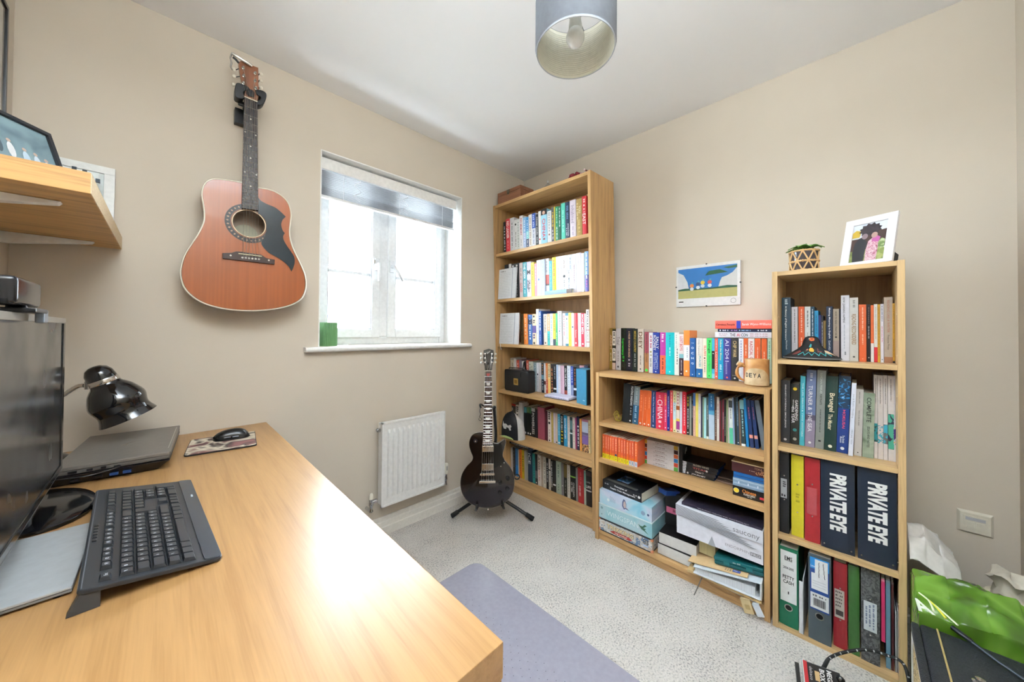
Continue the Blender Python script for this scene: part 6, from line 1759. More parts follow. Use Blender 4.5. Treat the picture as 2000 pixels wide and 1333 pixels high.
def leaf(M, L, w, up, m=LF, par=None, nm='leaf'):
    b = MB(M)
    n = 7
    vs = []
    for i in range(n + 1):
        t = i / n
        ww = w * math.sin(PI * min(1, t ** .75)) + .0006
        z = up * math.sin(t * PI * .8) - .006 * t * t
        vs += [(L * t, -ww, z + .0025), (L * t, 0, z), (L * t, ww, z + .0025)]
    b.add(vs, [(3 * i + k, 3 * i + 3 + k, 3 * i + 4 + k, 3 * i + 1 + k) for i in range(n) for k in (0, 1)])
    o = b.build(nm, m, par, 0, 70)
    sd = o.modifiers.new('thickness', 'SOLIDIFY')
    sd.thickness = .0012
    return o


for k, (a, L, up) in enumerate(((-100, .058, .012), (-75, .05, .018), (-150, .045, .016), (95, .052, .006), (120, .05, .014), (165, .045, .018), (60, .045, .012), (-40, .04, .014))):
    leaf(A @ Matrix.Translation((0, 0, ph * 1.03)) @ Matrix.Rotation(math.radians(a), 4, 'Z'), L * 1.12, .019, up * 1.1, LF, pot)
MB(A).tube([(0, -.006, ph), (.0, -.007, ph + .03)], .0018, 6).build('dry_stem', mat('6a5a34', .7), pot)
MB(A).tube([(-.01, .03, ph + .008), (0, -.012, ph + .024)], .0009, 5).build('dry_stem', mat('7a6a44', .7), pot)

# white photo frame, turned a little, leaning back
yaw, lean = -0.40, 0.27
U = Vector((math.sin(yaw), -math.cos(yaw), 0))
Nn = Vector((math.cos(yaw), math.sin(yaw), 0))
V = Vector((0, 0, math.cos(lean))) + Nn * math.sin(lean)
w_, h_ = .1425, .186
Mf = frame(1.803, .0435, zs_ + .002, U, V, U.cross(V))
pf = thing('photo_frame', 'white photo frame of two blurred people on the narrow bookcase', 'picture frame', (1.79, -.02, zs_))
WF = mat('e9e7ea', .3)
fw = .024
b = MB(Mf)
for x0, x1, y0, y1 in ((0, fw, 0, h_), (w_ - fw, w_, 0, h_), (fw, w_ - fw, 0, fw * .55), (fw, w_ - fw, h_ - fw, h_)):
    b.box(x0, x1, y0, y1, -.012, .0)
b.build('moulding', WF, pf, .001)
fx0, fx1, fy0, fy1 = fw, w_ - fw, fw * .55, h_ - fw
MB(Mf).box(fx0, fx1, fy0, fy1, -.0085, -.0045).build('print', mat('dfe6ee', .4), pf)


def ph_(pts, col, z, nm='photo_shape'):
    return MB(Mf).prism([(fx0 + (fx1 - fx0) * a, fy0 + (fy1 - fy0) * c) for a, c in pts], -.0045 + z, -.0044 + z, 'xy').build(nm, col if not isinstance(col, str) else mat(col, .4), pf)


ph_([(0, 0), (1, 0), (1, .3), (.7, .33), (0, .3)], mat('7c8a48', .5, 0, 'blotch', cols='5c7434,8e9a54,a8ac6a', scale=60), .0001)
ph_([(0, .3), (1, .33), (1, .78), (.6, .75), (.2, .62), (0, .62)], '4c342e', .0002)
ph_([(0, .66), (.22, .66), (.26, .82), (.1, .86), (0, .8)], 'c8a838', .0003)
ph_([(.78, .3), (.96, .3), (.98, .5), (.88, .56), (.76, .48)], mat('6a8a4a', .5, 0, 'blotch', cols='4a6a34,8aa060,c0c8a0', scale=90), .0003)
crown = [(.52 + (.28 + .06 * (i % 2)) * math.cos(i * PI / 12), .82 + (.14 + .045 * (i % 2)) * math.sin(i * PI / 12)) for i in range(24)]
ph_(crown, mat('2e2830', .5, 0, 'blotch', cols='1e1a22,3c3038', scale=60), .0004)
ph_([(.1, .0), (.42, .0), (.46, .5), (.34, .64), (.2, .62), (.1, .5), (.06, .25)], '2a2c32', .0005)
ph_([(.46, .0), (.78, .0), (.8, .3), (.78, .56), (.66, .62), (.5, .52), (.46, .3)], mat('b06a84', .5, 0, 'blotch', cols='8a2a4a,c88a9c,e0ccd0,a04a68', scale=140), .0006)
ph_([(.6, .5), (.8, .46), (.84, .58), (.74, .64), (.62, .62)], 'b85c9c', .0007)
for cx, cy, col in ((.38, .66, 'a08a92'), (.66, .66, 'b49488')):
    ph_([(cx + .09 * math.cos(t * PI / 8), cy + .075 * math.sin(t * PI / 8)) for t in range(16)], col, .0008)
MB(Mf).box(fx0, fx1, fy0, fy1, -.0032, -.0026).build('glass_sheet', glass(), pf)
b = MB(Mf)
b.prism([(w_ * .35, 0), (w_ * .65, 0), (w_ * .6, h_ * .62), (w_ * .4, h_ * .62)], -.0145, -.0125, 'xy')
b.build('back_board', mat('1e1d1d', .7), pf)
b = MB(Mf)
st = [(w_ * .56, h_ * .55, -.0145), (w_ * .8, h_ * .0 + .028, -.075)]
b.hexa([(w_ * .5, 0.02, -.08), (w_ * .8, .02, -.08), (w_ * .8, .024, -.08), (w_ * .5, .024, -.08)], [(w_ * .5, h_ * .55, -.0145), (w_ * .66, h_ * .55, -.0145), (w_ * .66, h_ * .56, -.0145), (w_ * .5, h_ * .56, -.0145)])
b.build('easel_back', mat('1e1d1d', .7), pf)
b = MB(Mf)
b.prism([(-.0135, h_ * .34), (-.085, .028), (-.066, .012), (-.0135, .012)], w_ + .004, w_ + .006, 'xy') if False else b.box(w_ * .9, w_ * .915, .012, .05, -.07, -.0125)
b.build('easel_strut', mat('1e1d1d', .7), pf)

# patterned felt hat on the first shelf
hc = (hit(1530, 688, 0, .05, FS) + hit(1645, 690, 0, .05, FS)) / 2
hr = (hit(1530, 688, 0, .05, FS).y - hit(1645, 690, 0, .05, FS).y) / 2
zh = ZS[0] + .0008
hat = thing('souvenir_hat', 'small black hat with bright zigzag patterns before the shelf books', 'hat', FS @ Vector((.05, hc.y, zh)))
A = FS @ Matrix.Translation((.05, hc.y, zh)) @ Matrix.Diagonal((.4, 1, 1, 1))
hh = hit(1588, 657, 0, .05, FS).z - zh
cr = Matrix.Translation((0, -.004, 0))
MB(A).lathe([(hr * .55, .002), (hr * .9, .001), (hr, .006), (hr * .985, .011), (hr * .88, .016), (hr * .68, .029), (hr * .5, .041), (hr * .34, .055), (hr * .28, hh * .82), (hr * .22, hh * .94), (hr * .1, hh), (.001, hh)], 44).build('hat_body', mat('1d1b1c', .75), hat, 0, 50)
MB(A).tube([(hr * math.cos(t * PI / 24), hr * math.sin(t * PI / 24), .0075) for t in range(48)], .0016, 6, True).build('brim_braid', mat('8a8c8e', .6), hat, 0, 60)


def surf(an, t, off=.0012):
    """a point on the brim cone: angle in degrees, t from 0 at the rim to 1 at the crown foot"""
    a = math.radians(an)
    pr_ = [(hr * .985, .011), (hr * .88, .016), (hr * .68, .029), (hr * .5, .041), (hr * .34, .055), (hr * .28, hh * .82), (hr * .22, hh * .94)]
    q = t * (len(pr_) - 1)
    i = min(int(q), len(pr_) - 2)
    u = q - i
    r = pr_[i][0] * (1 - u) + pr_[i + 1][0] * u
    z = pr_[i][1] * (1 - u) + pr_[i + 1][1] * u
    return (r * math.cos(a) + off * math.cos(a), r * math.sin(a) + off * math.sin(a), z + off)


def patch(pts, col, nm='felt_patch', off=.0014):
    b = MB(A)
    P = [surf(a, t, off) for a, t in pts]
    b.add(P, [tuple(range(len(P)))])
    o = b.build(nm, mat(col, .7), hat)
    s = o.modifiers.new('t', 'SOLIDIFY')
    s.thickness = .0012
    return o


for i in range(5):
    a0 = 150 + i * 16
    b = MB(A)
    b.tube([surf(a0, .18, .002), surf(a0 + 8, .33, .002), surf(a0 + 16, .18, .002)], .0014, 5)
    b.build('zigzag_stitch', mat('3aa0a4', .6), hat)
patch([(176, .38), (188, .36), (191, .46), (186, .55), (177, .56), (172, .47)], 'd8a83a')
patch([(179, .42), (185, .41), (187, .47), (183, .51), (178, .5)], '241e1c', off=.0022)
patch([(200, .36), (214, .36), (206, .56)], '8a4a4a')
patch([(203, .4), (211, .4), (206, .5)], '241e1c', off=.0022)
patch([(160, .38), (168, .36), (168, .46), (161, .47)], '3c4438')
patch([(164, .43), (169, .43), (169, .5), (165, .5)], 'd07a6a', off=.0022)
patch([(130, .2), (142, .22), (150, .36), (140, .44), (132, .34)], '7a3c38')
patch([(222, .3), (238, .28), (250, .2), (246, .42), (232, .46)], 'd8bc9c')
patch([(170, .6), (180, .58), (184, .7), (176, .72)], '2a8a8c')
patch([(165, .84), (180, .8), (200, .82), (204, .93), (190, .98), (170, .96)], 'd8652e')
patch([(180, .86), (190, .86), (186, .94)], '241e1c', off=.0024)
patch([(158, .9), (206, .9), (200, .96), (165, .96)], 'd8c8b8', off=.001)

# ------------------------------------------------------------------ acoustic guitar on the wall
def tri_plate(outer, hole, z, F, name, m, parent):
    bm = bmesh.new()
    loops = []
    for L in (outer, hole):
        vs = [bm.verts.new(F @ Vector((a, c, z))) for a, c in L]
        loops += [bm.edges.new((vs[i], vs[(i + 1) % len(vs)])) for i in range(len(vs))]
    bmesh.ops.triangle_fill(bm, edges=loops, use_beauty=True)
    for f in bm.faces:
        if f.normal.dot(F.to_3x3() @ Vector((0, 0, 1))) < 0:
            f.normal_flip()
    me = bpy.data.meshes.new(name)
    bm.to_mesh(me)
    bm.free()
    me.materials.append(m)
    o = bpy.data.objects.new(name, me)
    COL.objects.link(o)
    adopt(o, parent)
    return o


def ring2(c, r0, r1, z, F, name, m, parent, n=48):
    b = MB(F)
    vs = [(c[0] + r * math.cos(2 * PI * i / n), c[1] + r * math.sin(2 * PI * i / n), z) for r in (r0, r1) for i in range(n)]
    b.add(vs, [(i, (i + 1) % n, n + (i + 1) % n, n + i) for i in range(n)])
    return b.build(name, m, parent)


GY = 1.812
FG = frame(0, GY, 0, (1, 0, 0), (0, 0, 1), (0, -1, 0))


def g5(x, y):
    p = hit(330 + x / 4.443, 340 + y / 4.443, 2, 0, FG)
    return (p.x, p.y)


def g4(x, y):
    p = hit(330 + x / 4.3, 90 + y / 4.3, 2, 0, FG)
    return (p.x, p.y)


def g4v(x, y, z):
    p = g4(x, y)
    return (p[0], p[1], z)


outl = spline([g5(*p) for p in ((628, 75), (480, 50), (380, 45), (325, 72), (295, 120), (287, 190), (300, 270), (308, 360), (298, 430), (255, 520), (190, 620), (140, 700), (110, 790), (102, 880), (130, 980), (200, 1060), (300, 1120), (420, 1158), (560, 1180), (700, 1187), (850, 1180), (980, 1160), (1080, 1128), (1150, 1080), (1182, 1010), (1188, 930), (1170, 850), (1130, 760), (1082, 660), (1055, 580), (1046, 500), (1054, 420), (1058, 340), (1038, 260), (990, 200), (920, 155), (850, 132), (772, 118))], 4, True)
gt = thing('acoustic_guitar', 'orange brown acoustic guitar hanging on the wall left of the window'.replace(' left of', ' beside'), 'guitar', (.42, GY, 1.2))
SPR = mat('9c5120', .32, 0, 'spruce', coat=.3)
hc_ = g5(697, 432)
hr_ = abs(g5(838, 432)[0] - g5(556, 432)[0]) / 2
hole = [(hc_[0] + hr_ * math.cos(2 * PI * i / 40), hc_[1] + hr_ * math.sin(2 * PI * i / 40)) for i in range(40)]
tri_plate(outl, hole, 0.0, FG, 'soundboard', SPR, gt)
b = MB(FG)
n = len(outl)
cx = sum(p[0] for p in outl) / n
vs = [(a, c, 0) for a, c in outl] + [(a, c, -.098) for a, c in outl]
b.add(vs, [(i, (i + 1) % n, n + (i + 1) % n, n + i) for i in range(n)] + [tuple(range(n, 2 * n))])
b.build('body_shell', mat('b5a08c', .35, 0, 'oak', ax='x'), gt, 0, 40)
MB(FG).tube([(a, c, -.0012) for a, c in outl], .0032, 6, True).build('binding_or_highlight', mat('e4dcc8', .4), gt, 0, 60)
MB(FG).tube([(cx + (a - cx) * .988, 0 + c + (.0 if c > 1.4 else .002), .0001) for a, c in outl], .0007, 4, True).build('purfling', mat('2a2019', .4), gt)
ring2(hc_, hr_ * 1.0, hr_ * 1.06, .0006, FG, 'hole_binding', mat('e0c49c', .4), gt)
ring2(hc_, hr_ * 1.06, hr_ * 1.1, .0005, FG, 'hole_ring', mat('5a3420', .4), gt)
ring2(hc_, hr_ * 1.13, hr_ * 1.47, .0005, FG, 'rosette', mat('221e1c', .35), gt)
for i in range(30):
    a = 2 * PI * i / 30
    r = hr_ * 1.3
    A = FG @ Matrix.Translation((hc_[0] + r * math.cos(a), hc_[1] + r * math.sin(a), .0006)) @ Matrix.Rotation(a, 4, 'Z')
    MB(A).add([(-.0048, 0, .0003), (0, -.0036, .0003), (.0048, 0, .0003), (0, .0036, .0003)], [(0, 1, 2, 3)]).build('rosette_diamond', mat('a8856c', .4), gt)
MB(FG @ Matrix.Translation((hc_[0], hc_[1] - .03, -.09))).lathe([(.045, 0), (.0445, .0006)], 24).build('maker_label', mat('b8b49c', .6), gt)
pg = spline([g5(*p) for p in ((774, 205), (800, 235), (850, 262), (920, 292), (975, 335), (1012, 372))], 4)[:-1] + spline([g5(*p) for p in ((1012, 372), (985, 400), (974, 440), (983, 485), (1004, 515))], 4)[:-1] + spline([g5(*p) for p in ((1004, 515), (991, 540), (995, 575), (1020, 620), (1055, 670), (1085, 720), (1090, 770), (1078, 815), (1062, 848))], 4)[:-1] + spline([g5(*p) for p in ((1062, 848), (1045, 815), (1015, 780), (970, 745), (915, 712), (870, 688), (830, 650), (800, 600), (832, 540), (846, 470), (838, 410), (805, 365), (772, 345))], 4)
MB(FG).prism(pg, .0006, .0022, 'xy').build('pickguard', mat('1b2a34', .16), gt)
br = [g5(*p) for p in ((463, 690), (540, 687), (580, 675), (620, 677), (800, 704), (842, 733), (915, 746), (913, 788), (780, 772), (463, 736))]
BRW = mat('38231c', .35)
brg = MB(FG).prism(br, .0005, .009, 'xy').build('bridge', BRW, gt, .0012)
s0, s1 = g5(600, 695), g5(802, 719)
MB(FG).tube([(s0[0], s0[1], .011), (s1[0], s1[1], .011)], .0022, 6).build('saddle', mat('d8cfae', .4), brg)
for i in range(6):
    p = g5(634 + 28.6 * i, 729 + 2.8 * i)
    MB(FG @ Matrix.Translation((p[0], p[1], .0088))).lathe([(.0038, 0), (.0036, .002), (.001, .0035)], 12).build('bridge_pin', mat('f0ece4', .3), brg)
    MB(FG @ Matrix.Translation((p[0], p[1], .0118))).lathe([(.0012, 0), (.001, .0006)], 8).build('pin_dot', mat('2a2622', .4), brg)
for x, y in ((533, 710), (863, 752)):
    p = g5(x, y)
    MB(FG @ Matrix.Translation((p[0], p[1], .0088))).lathe([(.0036, 0), (.0034, .0006)], 12).build('pearl_dot', mat('d8d0c4', .2), brg)
# neck
nl, nr_, el, er = g4(630, 437), g4(740, 480), g5(630, 302), g5(771, 322)
MB(FG).prism([nl, nr_, er, el], .0006, .0115, 'xy').build('fretboard', mat('2a1d19', .4), gt, .0008)
neck = MB(FG)
lerp2 = lambda p, q, t: (p[0] + (q[0] - p[0]) * t, p[1] + (q[1] - p[1]) * t)
jl, jr = lerp2(nl, el, .72), lerp2(nr_, er, .72)
neck.add([(nl[0], nl[1], .001), (nr_[0], nr_[1], .001), (jr[0], jr[1], .001), (jl[0], jl[1], .001), (nl[0] + .008, nl[1], -.018), (nr_[0] - .008, nr_[1], -.018), (jr[0] - .008, jr[1], -.022), (jl[0] + .008, jl[1], -.022)], [(0, 1, 2, 3), (4, 7, 6, 5), (0, 4, 5, 1), (1, 5, 6, 2), (2, 6, 7, 3), (3, 7, 4, 0)])
neck.build('neck', mat('6e4630', .4), gt, .003)
MB(FG).tube([(nl[0], nl[1], .0125), (nr_[0], nr_[1], .0125)], .0024, 6).build('nut', mat('e8e0cc', .4), gt)
ncx = ((nl[0] + nr_[0]) / 2, (nl[1] + nr_[1]) / 2)
scx = g5(700, 707)
Ln = math.hypot(ncx[0] - scx[0], ncx[1] - scx[1])
Lb = math.hypot(ncx[0] - (el[0] + er[0]) / 2, ncx[1] - (el[1] + er[1]) / 2)
for k in range(1, 21):
    t = Ln * (1 - 2 ** (-k / 12)) / Lb
    if t > .995:
        break
    a, c = lerp2(nl, el, t), lerp2(nr_, er, t)
    MB(FG).tube([(a[0], a[1], .0118), (c[0], c[1], .0118)], .0009, 5).build('fret', mat('c8c4bc', .25, 1.0), gt)
for x, y in ((682, 624), (637, 730), (725, 760), (682, 852), (682, 950), (632, 1065), (730, 1090), (682, 1185)):
    p = g4(x, y)
    MB(FG @ Matrix.Translation((p[0], p[1], .0114))).lathe([(.0028, 0), (.0027, .0006)], 10).build('inlay_dot', mat('ece6da', .3), gt)
for i in range(6):
    a = lerp2(nl, nr_, .1 + .16 * i)
    c = g5(637 + 28 * i, 716 + 2.8 * i)
    MB(FG).tube([(a[0], a[1], .014), (c[0], c[1], .0132)], (.0007 - .00006 * i), 4).build('string', mat('b8b4a8', .3, 1.0), gt)
hs = [g4(*p) for p in ((628, 437), (638, 380), (606, 290), (590, 210), (582, 140), (600, 132), (650, 140), (700, 170), (748, 188), (750, 250), (749, 320), (756, 385), (740, 480))]
MB(FG).prism(hs, -.012, .006, 'xy').build('headstock', mat('8a5638', .35, 0, 'oak', ax='z', coat=.3), gt, .0012)
MB(FG).prism([g4(*p) for p in ((648, 378), (690, 372), (715, 395), (712, 440), (660, 424), (645, 405))], .0062, .0075, 'xy').build('rod_cover', mat('1d1c1c', .3), gt)
for (px_, py_), (bx_, by_) in (((620, 192), (545, 188)), ((625, 258), (548, 248)), ((622, 320), (545, 318)), ((720, 237), (778, 232)), ((720, 300), (776, 286)), ((726, 362), (775, 346))):
    p, q = g4(px_, py_), g4(bx_, by_)
    MB(FG @ Matrix.Translation((p[0], p[1], .006))).lathe([(.0055, 0), (.0052, .0015), (.003, .002), (.0028, .011), (.0034, .012)], 12).build('tuning_post', mat('b8b4ac', .2, 1.0), gt, 0, 40)
    d = 1 if bx_ > px_ else -1
    MB(FG).tube([(p[0] + .01 * d, p[1], -.006), (q[0] - .006 * d, q[1], -.006)], .0018, 6).build('tuner_shaft', mat('2a2a2a', .4, .6), gt)
    MB(FG @ Matrix.Translation((q[0], q[1], -.006)) @ Matrix.Diagonal((1, 1.1, .6, 1))).lathe([(.001, -.007), (.0062, -.004), (.0078, 0), (.006, .005), (.001, .007)], 12, Matrix.Rotation(PI / 2, 4, 'Y')).build('tuner_button', mat('dcd4c2', .3), gt, 0, 60)
for i in range(6):
    a = lerp2(nl, nr_, .1 + .16 * i)
    p = g4(*((622, 320), (625, 258), (620, 192), (720, 237), (720, 300), (726, 362))[i])
    MB(FG).tube([(a[0], a[1], .014), (p[0], p[1], .0125)], .0006, 4).build('string_end', mat('b8b4a8', .3, 1.0), gt)
# capo clipped to the headstock
cap_ = thing('capo', 'silver capo clipped across the top of the guitar headstock', 'capo', FG @ Vector((*g4(600, 110), .01)))
p, q = g4(520, 74), g4(694, 182)
MB(FG).tube([(p[0], p[1], .012), (*lerp2(p, q, .1), .014), (*lerp2(p, q, .9), .014), (q[0], q[1], .013)], [.004, .0062, .0062, .005], 8).build('clamp_bar', mat('d8d6d2', .22, .6), cap_, 0, 40)
MB(FG).tube([(*g4(*s), .01) for s in ((522, 80), (512, 110), (524, 150), (516, 185), (530, 212))], .003, 8).build('lever', mat('c8c6c2', .2, 1.0), cap_, 0, 60)
MB(FG).tube([(*g4(*s), .006) for s in ((535, 100), (560, 120), (585, 150))], .0045, 8).build('lower_jaw', mat('2a2826', .4), cap_, 0, 60)
# wall hanger
hg = thing('guitar_hanger', 'black padded wall hanger holding the acoustic guitar by its headstock', 'hanger', (FG @ Vector((*g4(620, 500), -.1))))
BKP = mat('15181b', .4)
p, q = g4(578, 450), g4(660, 592)
MB(FG).box(p[0], q[0] + .02, q[1], p[1] + .01, -.117, -.085).build('wall_block', BKP, hg, .003)
m0 = g4(665, 430)
MB(FG).tube([(m0[0], m0[1] - .01, -.09), (m0[0], m0[1] - .006, -.05), (m0[0], m0[1], -.022)], .008, 10).build('arm', mat('2a2b2d', .3, .7), hg, 0, 60)
for lobe in (((558, 332), (590, 322), (655, 350), (674, 376), (640, 384), (622, 400), (628, 446), (592, 452), (554, 425)), ((722, 380), (760, 378), (795, 390), (815, 412), (812, 450), (795, 490), (768, 507), (735, 500), (733, 472), (758, 462), (766, 438), (738, 420))):
    MB(FG).prism(spline([g4(*q_) for q_ in lobe], 3, True), -.03, .012, 'xy').build('yoke', BKP, hg, .006, 50, 3)
MB(FG).prism([g4(*q_) for q_ in ((590, 430), (640, 446), (745, 490), (745, 512), (640, 480), (590, 460))], -.042, -.026, 'xy').build('cross_bar', BKP, hg, .004)

# ------------------------------------------------------------------ electric guitar on its stand
dv = Vector((.656, .754, 0)).normalized()
lean = math.radians(9)
EU = Vector((dv.y, -dv.x, 0))
EV = Vector((dv.x * math.sin(lean), dv.y * math.sin(lean), math.cos(lean)))
EN = EU.cross(EV)
FE = frame(1.375, 1.565, .11, EU, EV, EN)


def ge(x, y, z=0.0):
    p = hit(700 + x / 3.4167, 660 + y / 3.4167, 2, z, FE)
    return (p.x, p.y)


def gev(x, y, z):
    p = ge(x, y, z)
    return (p[0], p[1], z)


eg = thing('electric_guitar', 'dark glossy electric guitar standing on a floor stand in the corner', 'guitar', FE @ Vector((*ge(862, 1137), -.02)))
BL = mat('17100d', .12, coat=.6)
outl = spline([ge(*p) for p in ((833, 628), (795, 632), (760, 650), (742, 685), (740, 725), (752, 765), (764, 798), (755, 825), (722, 860), (692, 910), (681, 960), (684, 1010), (702, 1058), (738, 1100), (790, 1127), (850, 1137), (912, 1132), (968, 1108), (1010, 1070), (1034, 1020), (1041, 960), (1033, 908), (1010, 862), (985, 832), (966, 802), (964, 772), (975, 735), (984, 700))], 4) + spline([ge(*p) for p in ((984, 698), (977, 679), (960, 690), (935, 704), (910, 704), (894, 696))], 4)
MB(FE).prism(outl, -.048, 0, 'xy').build('body', BL, eg, .005, 45, 3)
MB(FE).tube([(a, c, -.0035) for a, c in outl], .0016, 5, True).build('binding_or_highlight', mat('b8a898', .3), eg, 0, 60)  # pale line drawn in as the highlight along the glossy body edge
MB(FE).prism(spline([ge(*p) for p in ((902, 716), (935, 712), (962, 720), (958, 775), (975, 825), (940, 850), (905, 868), (903, 790))], 3, True), .004, .006, 'xy').build('pickguard', mat('0d0d0e', .1), eg)
CH = mat('dcdad6', .12, 1.0)
for y0, y1 in ((720, 762), (840, 886)):
    p, q = ge(825, y1), ge(903, y0)
    MB(FE).box(p[0], q[0], p[1], q[1], 0, .009).build('pickup', CH, eg, .0015)
    for i in range(6):
        MB(FE @ Matrix.Translation((p[0] + (q[0] - p[0]) * (.14 + .145 * i), p[1] + (q[1] - p[1]) * (.72 if y0 < 800 else .2), .009))).lathe([(.0022, 0), (.002, .0008)], 8).build('pole_screw', mat('6a6a6a', .3, 1.0), eg)
p, q = ge(812, 918), ge(908, 902)
MB(FE).box(p[0], q[0], p[1], q[1], .004, .014).build('bridge', CH, eg, .002)
for i in range(6):
    x = p[0] + (q[0] - p[0]) * (.14 + .145 * i)
    MB(FE).box(x - .0035, x + .0035, p[1] - .001, q[1] + .001, .013, .0175).build('saddle', CH, eg, .0008)
p, q = ge(806, 970), ge(915, 951)
MB(FE).box(p[0], q[0], p[1], q[1], .006, .017).build('tailpiece', CH, eg, .003)
for x, y in ((945, 965), (945, 1036), (997, 938), (995, 1010)):
    c = ge(x, y)
    MB(FE @ Matrix.Translation((*c, 0))).lathe([(.0125, 0), (.0115, .013), (.0095, .015), (.001, .0152)], 20).build('knob', mat('14161a', .15), eg, 0, 40)
c = ge(781, 690)
MB(FE @ Matrix.Translation((*c, 0))).lathe([(.0125, 0), (.0122, .0012)], 20).build('toggle_ring', mat('2a2523', .3), eg)
MB(FE @ Matrix.Translation((*c, .001))).lathe([(.003, 0), (.0024, .01), (.0042, .012), (.003, .017)], 10).build('toggle_switch', mat('e0d4b4', .3), eg, 0, 60)
for x, y in ((972, 834), (950, 857)):
    c = ge(x, y)
    MB(FE @ Matrix.Translation((*c, .0))).lathe([(.0045, 0), (.004, .012), (.002, .014)], 10).build('screw', CH, eg)
nl, nr_, el, er = ge(845, 222, .008), ge(891, 222, .008), ge(832, 714, .008), ge(893, 714, .008)
MB(FE).prism([nl, nr_, er, el], .002, .011, 'xy').build('fretboard', mat('38201b', .4), eg, .0008)
for s, (a, c) in (('l', (nl, el)), ('r', (nr_, er))):
    MB(FE).tube([(a[0], a[1], .0095), (c[0], c[1], .0095)], .0013, 5).build('binding_or_highlight', mat('d8cfb8', .4), eg)
jl, jr = lerp2(nl, el, .8), lerp2(nr_, er, .8)
MB(FE).hexa([(nl[0] + .006, nl[1], -.014), (nr_[0] - .006, nr_[1], -.014), (jr[0] - .008, jr[1], -.018), (jl[0] + .008, jl[1], -.018)], [(nl[0] + .0005, nl[1], .0025), (nr_[0] - .0005, nr_[1], .0025), (jr[0] - .0005, jr[1], .0025), (jl[0] + .0005, jl[1], .0025)]).build('neck', mat('2a1712', .25), eg, .002)
Lb = math.hypot(nl[0] - el[0], nl[1] - el[1])
Ln = Lb * 1.408
for k in range(1, 23):
    t = Ln * (1 - 2 ** (-k / 12)) / Lb
    if t > .995:
        break
    a, c = lerp2(nl, el, t), lerp2(nr_, er, t)
    MB(FE).tube([(a[0], a[1], .0113), (c[0], c[1], .0113)], .0009, 5).build('fret', mat('c8c4bc', .25, 1.0), eg)
for y, wd in ((310, 11), (370, 12), (425, 13), (475, 13.5), (540, 14), (597, 14.5), (630, 15), (660, 15), (687, 15)):
    t = (y - 222) / (714 - 222)
    xm = 868 - 6 * t
    hh = 8.5 if y < 610 else 5.5
    MB(FE).prism([ge(xm - wd * 1.15, y - hh, .011), ge(xm + wd * 1.15, y - hh, .011), ge(xm + wd * .8, y + hh, .011), ge(xm - wd * .8, y + hh, .011)], .0111, .0117, 'xy').build('trapezoid_inlay', mat('e4e2dc', .2), eg)
c = ge(866, 248, .011)
MB(FE).prism([(c[0] - .011, c[1] + .008), (c[0] + .011, c[1] + .009), (c[0] + .009, c[1] - .004), (c[0] + .001, c[1] - .011), (c[0] - .008, c[1] - .005)], .0118, .0126, 'xy').build('red_sticker', mat('c0281e', .4), eg)
MB(FE).tube([(nl[0], nl[1], .0115), (nr_[0], nr_[1], .0115)], .0022, 6).build('nut', mat('e4dcc8', .4), eg)
hs = [ge(*p, .004) for p in ((845, 222), (842, 190), (833, 150), (834, 110), (836, 84), (852, 80), (870, 74), (888, 80), (902, 84), (905, 110), (903, 150), (894, 190), (891, 222))]
MB(FE).prism(hs, -.012, .005, 'xy').build('headstock', mat('121112', .15), eg, .001)
c0 = ge(870, 96, .005)
Mh = FE @ frame(c0[0] - .002, c0[1], .0056, (.8, .6, 0), (-.6, .8, 0), (0, 0, 1))
text('Gibson', Mh, .028, .011, 'd8d6cc', eg, shear=.3)
c0 = ge(866, 190, .005)
dashes(FE @ frame(c0[0], c0[1], .0056, (0, 1, 0), (-1, 0, 0), (0, 0, 1)), .02, .004, 'd8d6cc', eg, 5)
posts = ((845, 166), (845, 137), (845, 108), (891, 108), (891, 136), (890, 164))
for i, (x, y) in enumerate(posts):
    c = ge(x, y, .005)
    d = -1 if i < 3 else 1
    MB(FE @ Matrix.Translation((*c, .005))).lathe([(.0052, 0), (.005, .0018), (.0028, .0022), (.0026, .01), (.0032, .0105)], 12).build('tuning_post', CH, eg, 0, 40)
    MB(FE).tube([(c[0] + .008 * d, c[1], -.004), (c[0] + .02 * d, c[1], -.004)], .0018, 6).build('tuner_shaft', CH, eg)
    MB(FE @ Matrix.Translation((c[0] + .0245 * d, c[1], -.004)) @ Matrix.Diagonal((.8, 1.15, .6, 1))).lathe([(.001, -.0075), (.006, -.004), (.0075, 0), (.006, .0045), (.001, .0075)], 12, Matrix.Rotation(PI / 2, 4, 'Y')).build('tuner_button', mat('d4d2c8', .2), eg, 0, 60)
    a = lerp2(nl, nr_, .1 + .16 * i)
    t0 = ge(820 + 16.4 * i, 955, .017)
    MB(FE).tube([(c[0], c[1], .012), (a[0], a[1], .0138), (t0[0], t0[1], .0178)], .0007, 4).build('string', mat('c4c0b8', .3, 1.0), eg)
c = ge(866, 1140, -.02)
MB(FE @ Matrix.Translation((c[0], c[1], -.024))).lathe([(.0035, -.004), (.0035, .004), (.006, .008), (.003, .011)], 10, Matrix.Rotation(PI / 2, 4, 'X')).build('strap_button', CH, eg, 0, 60)
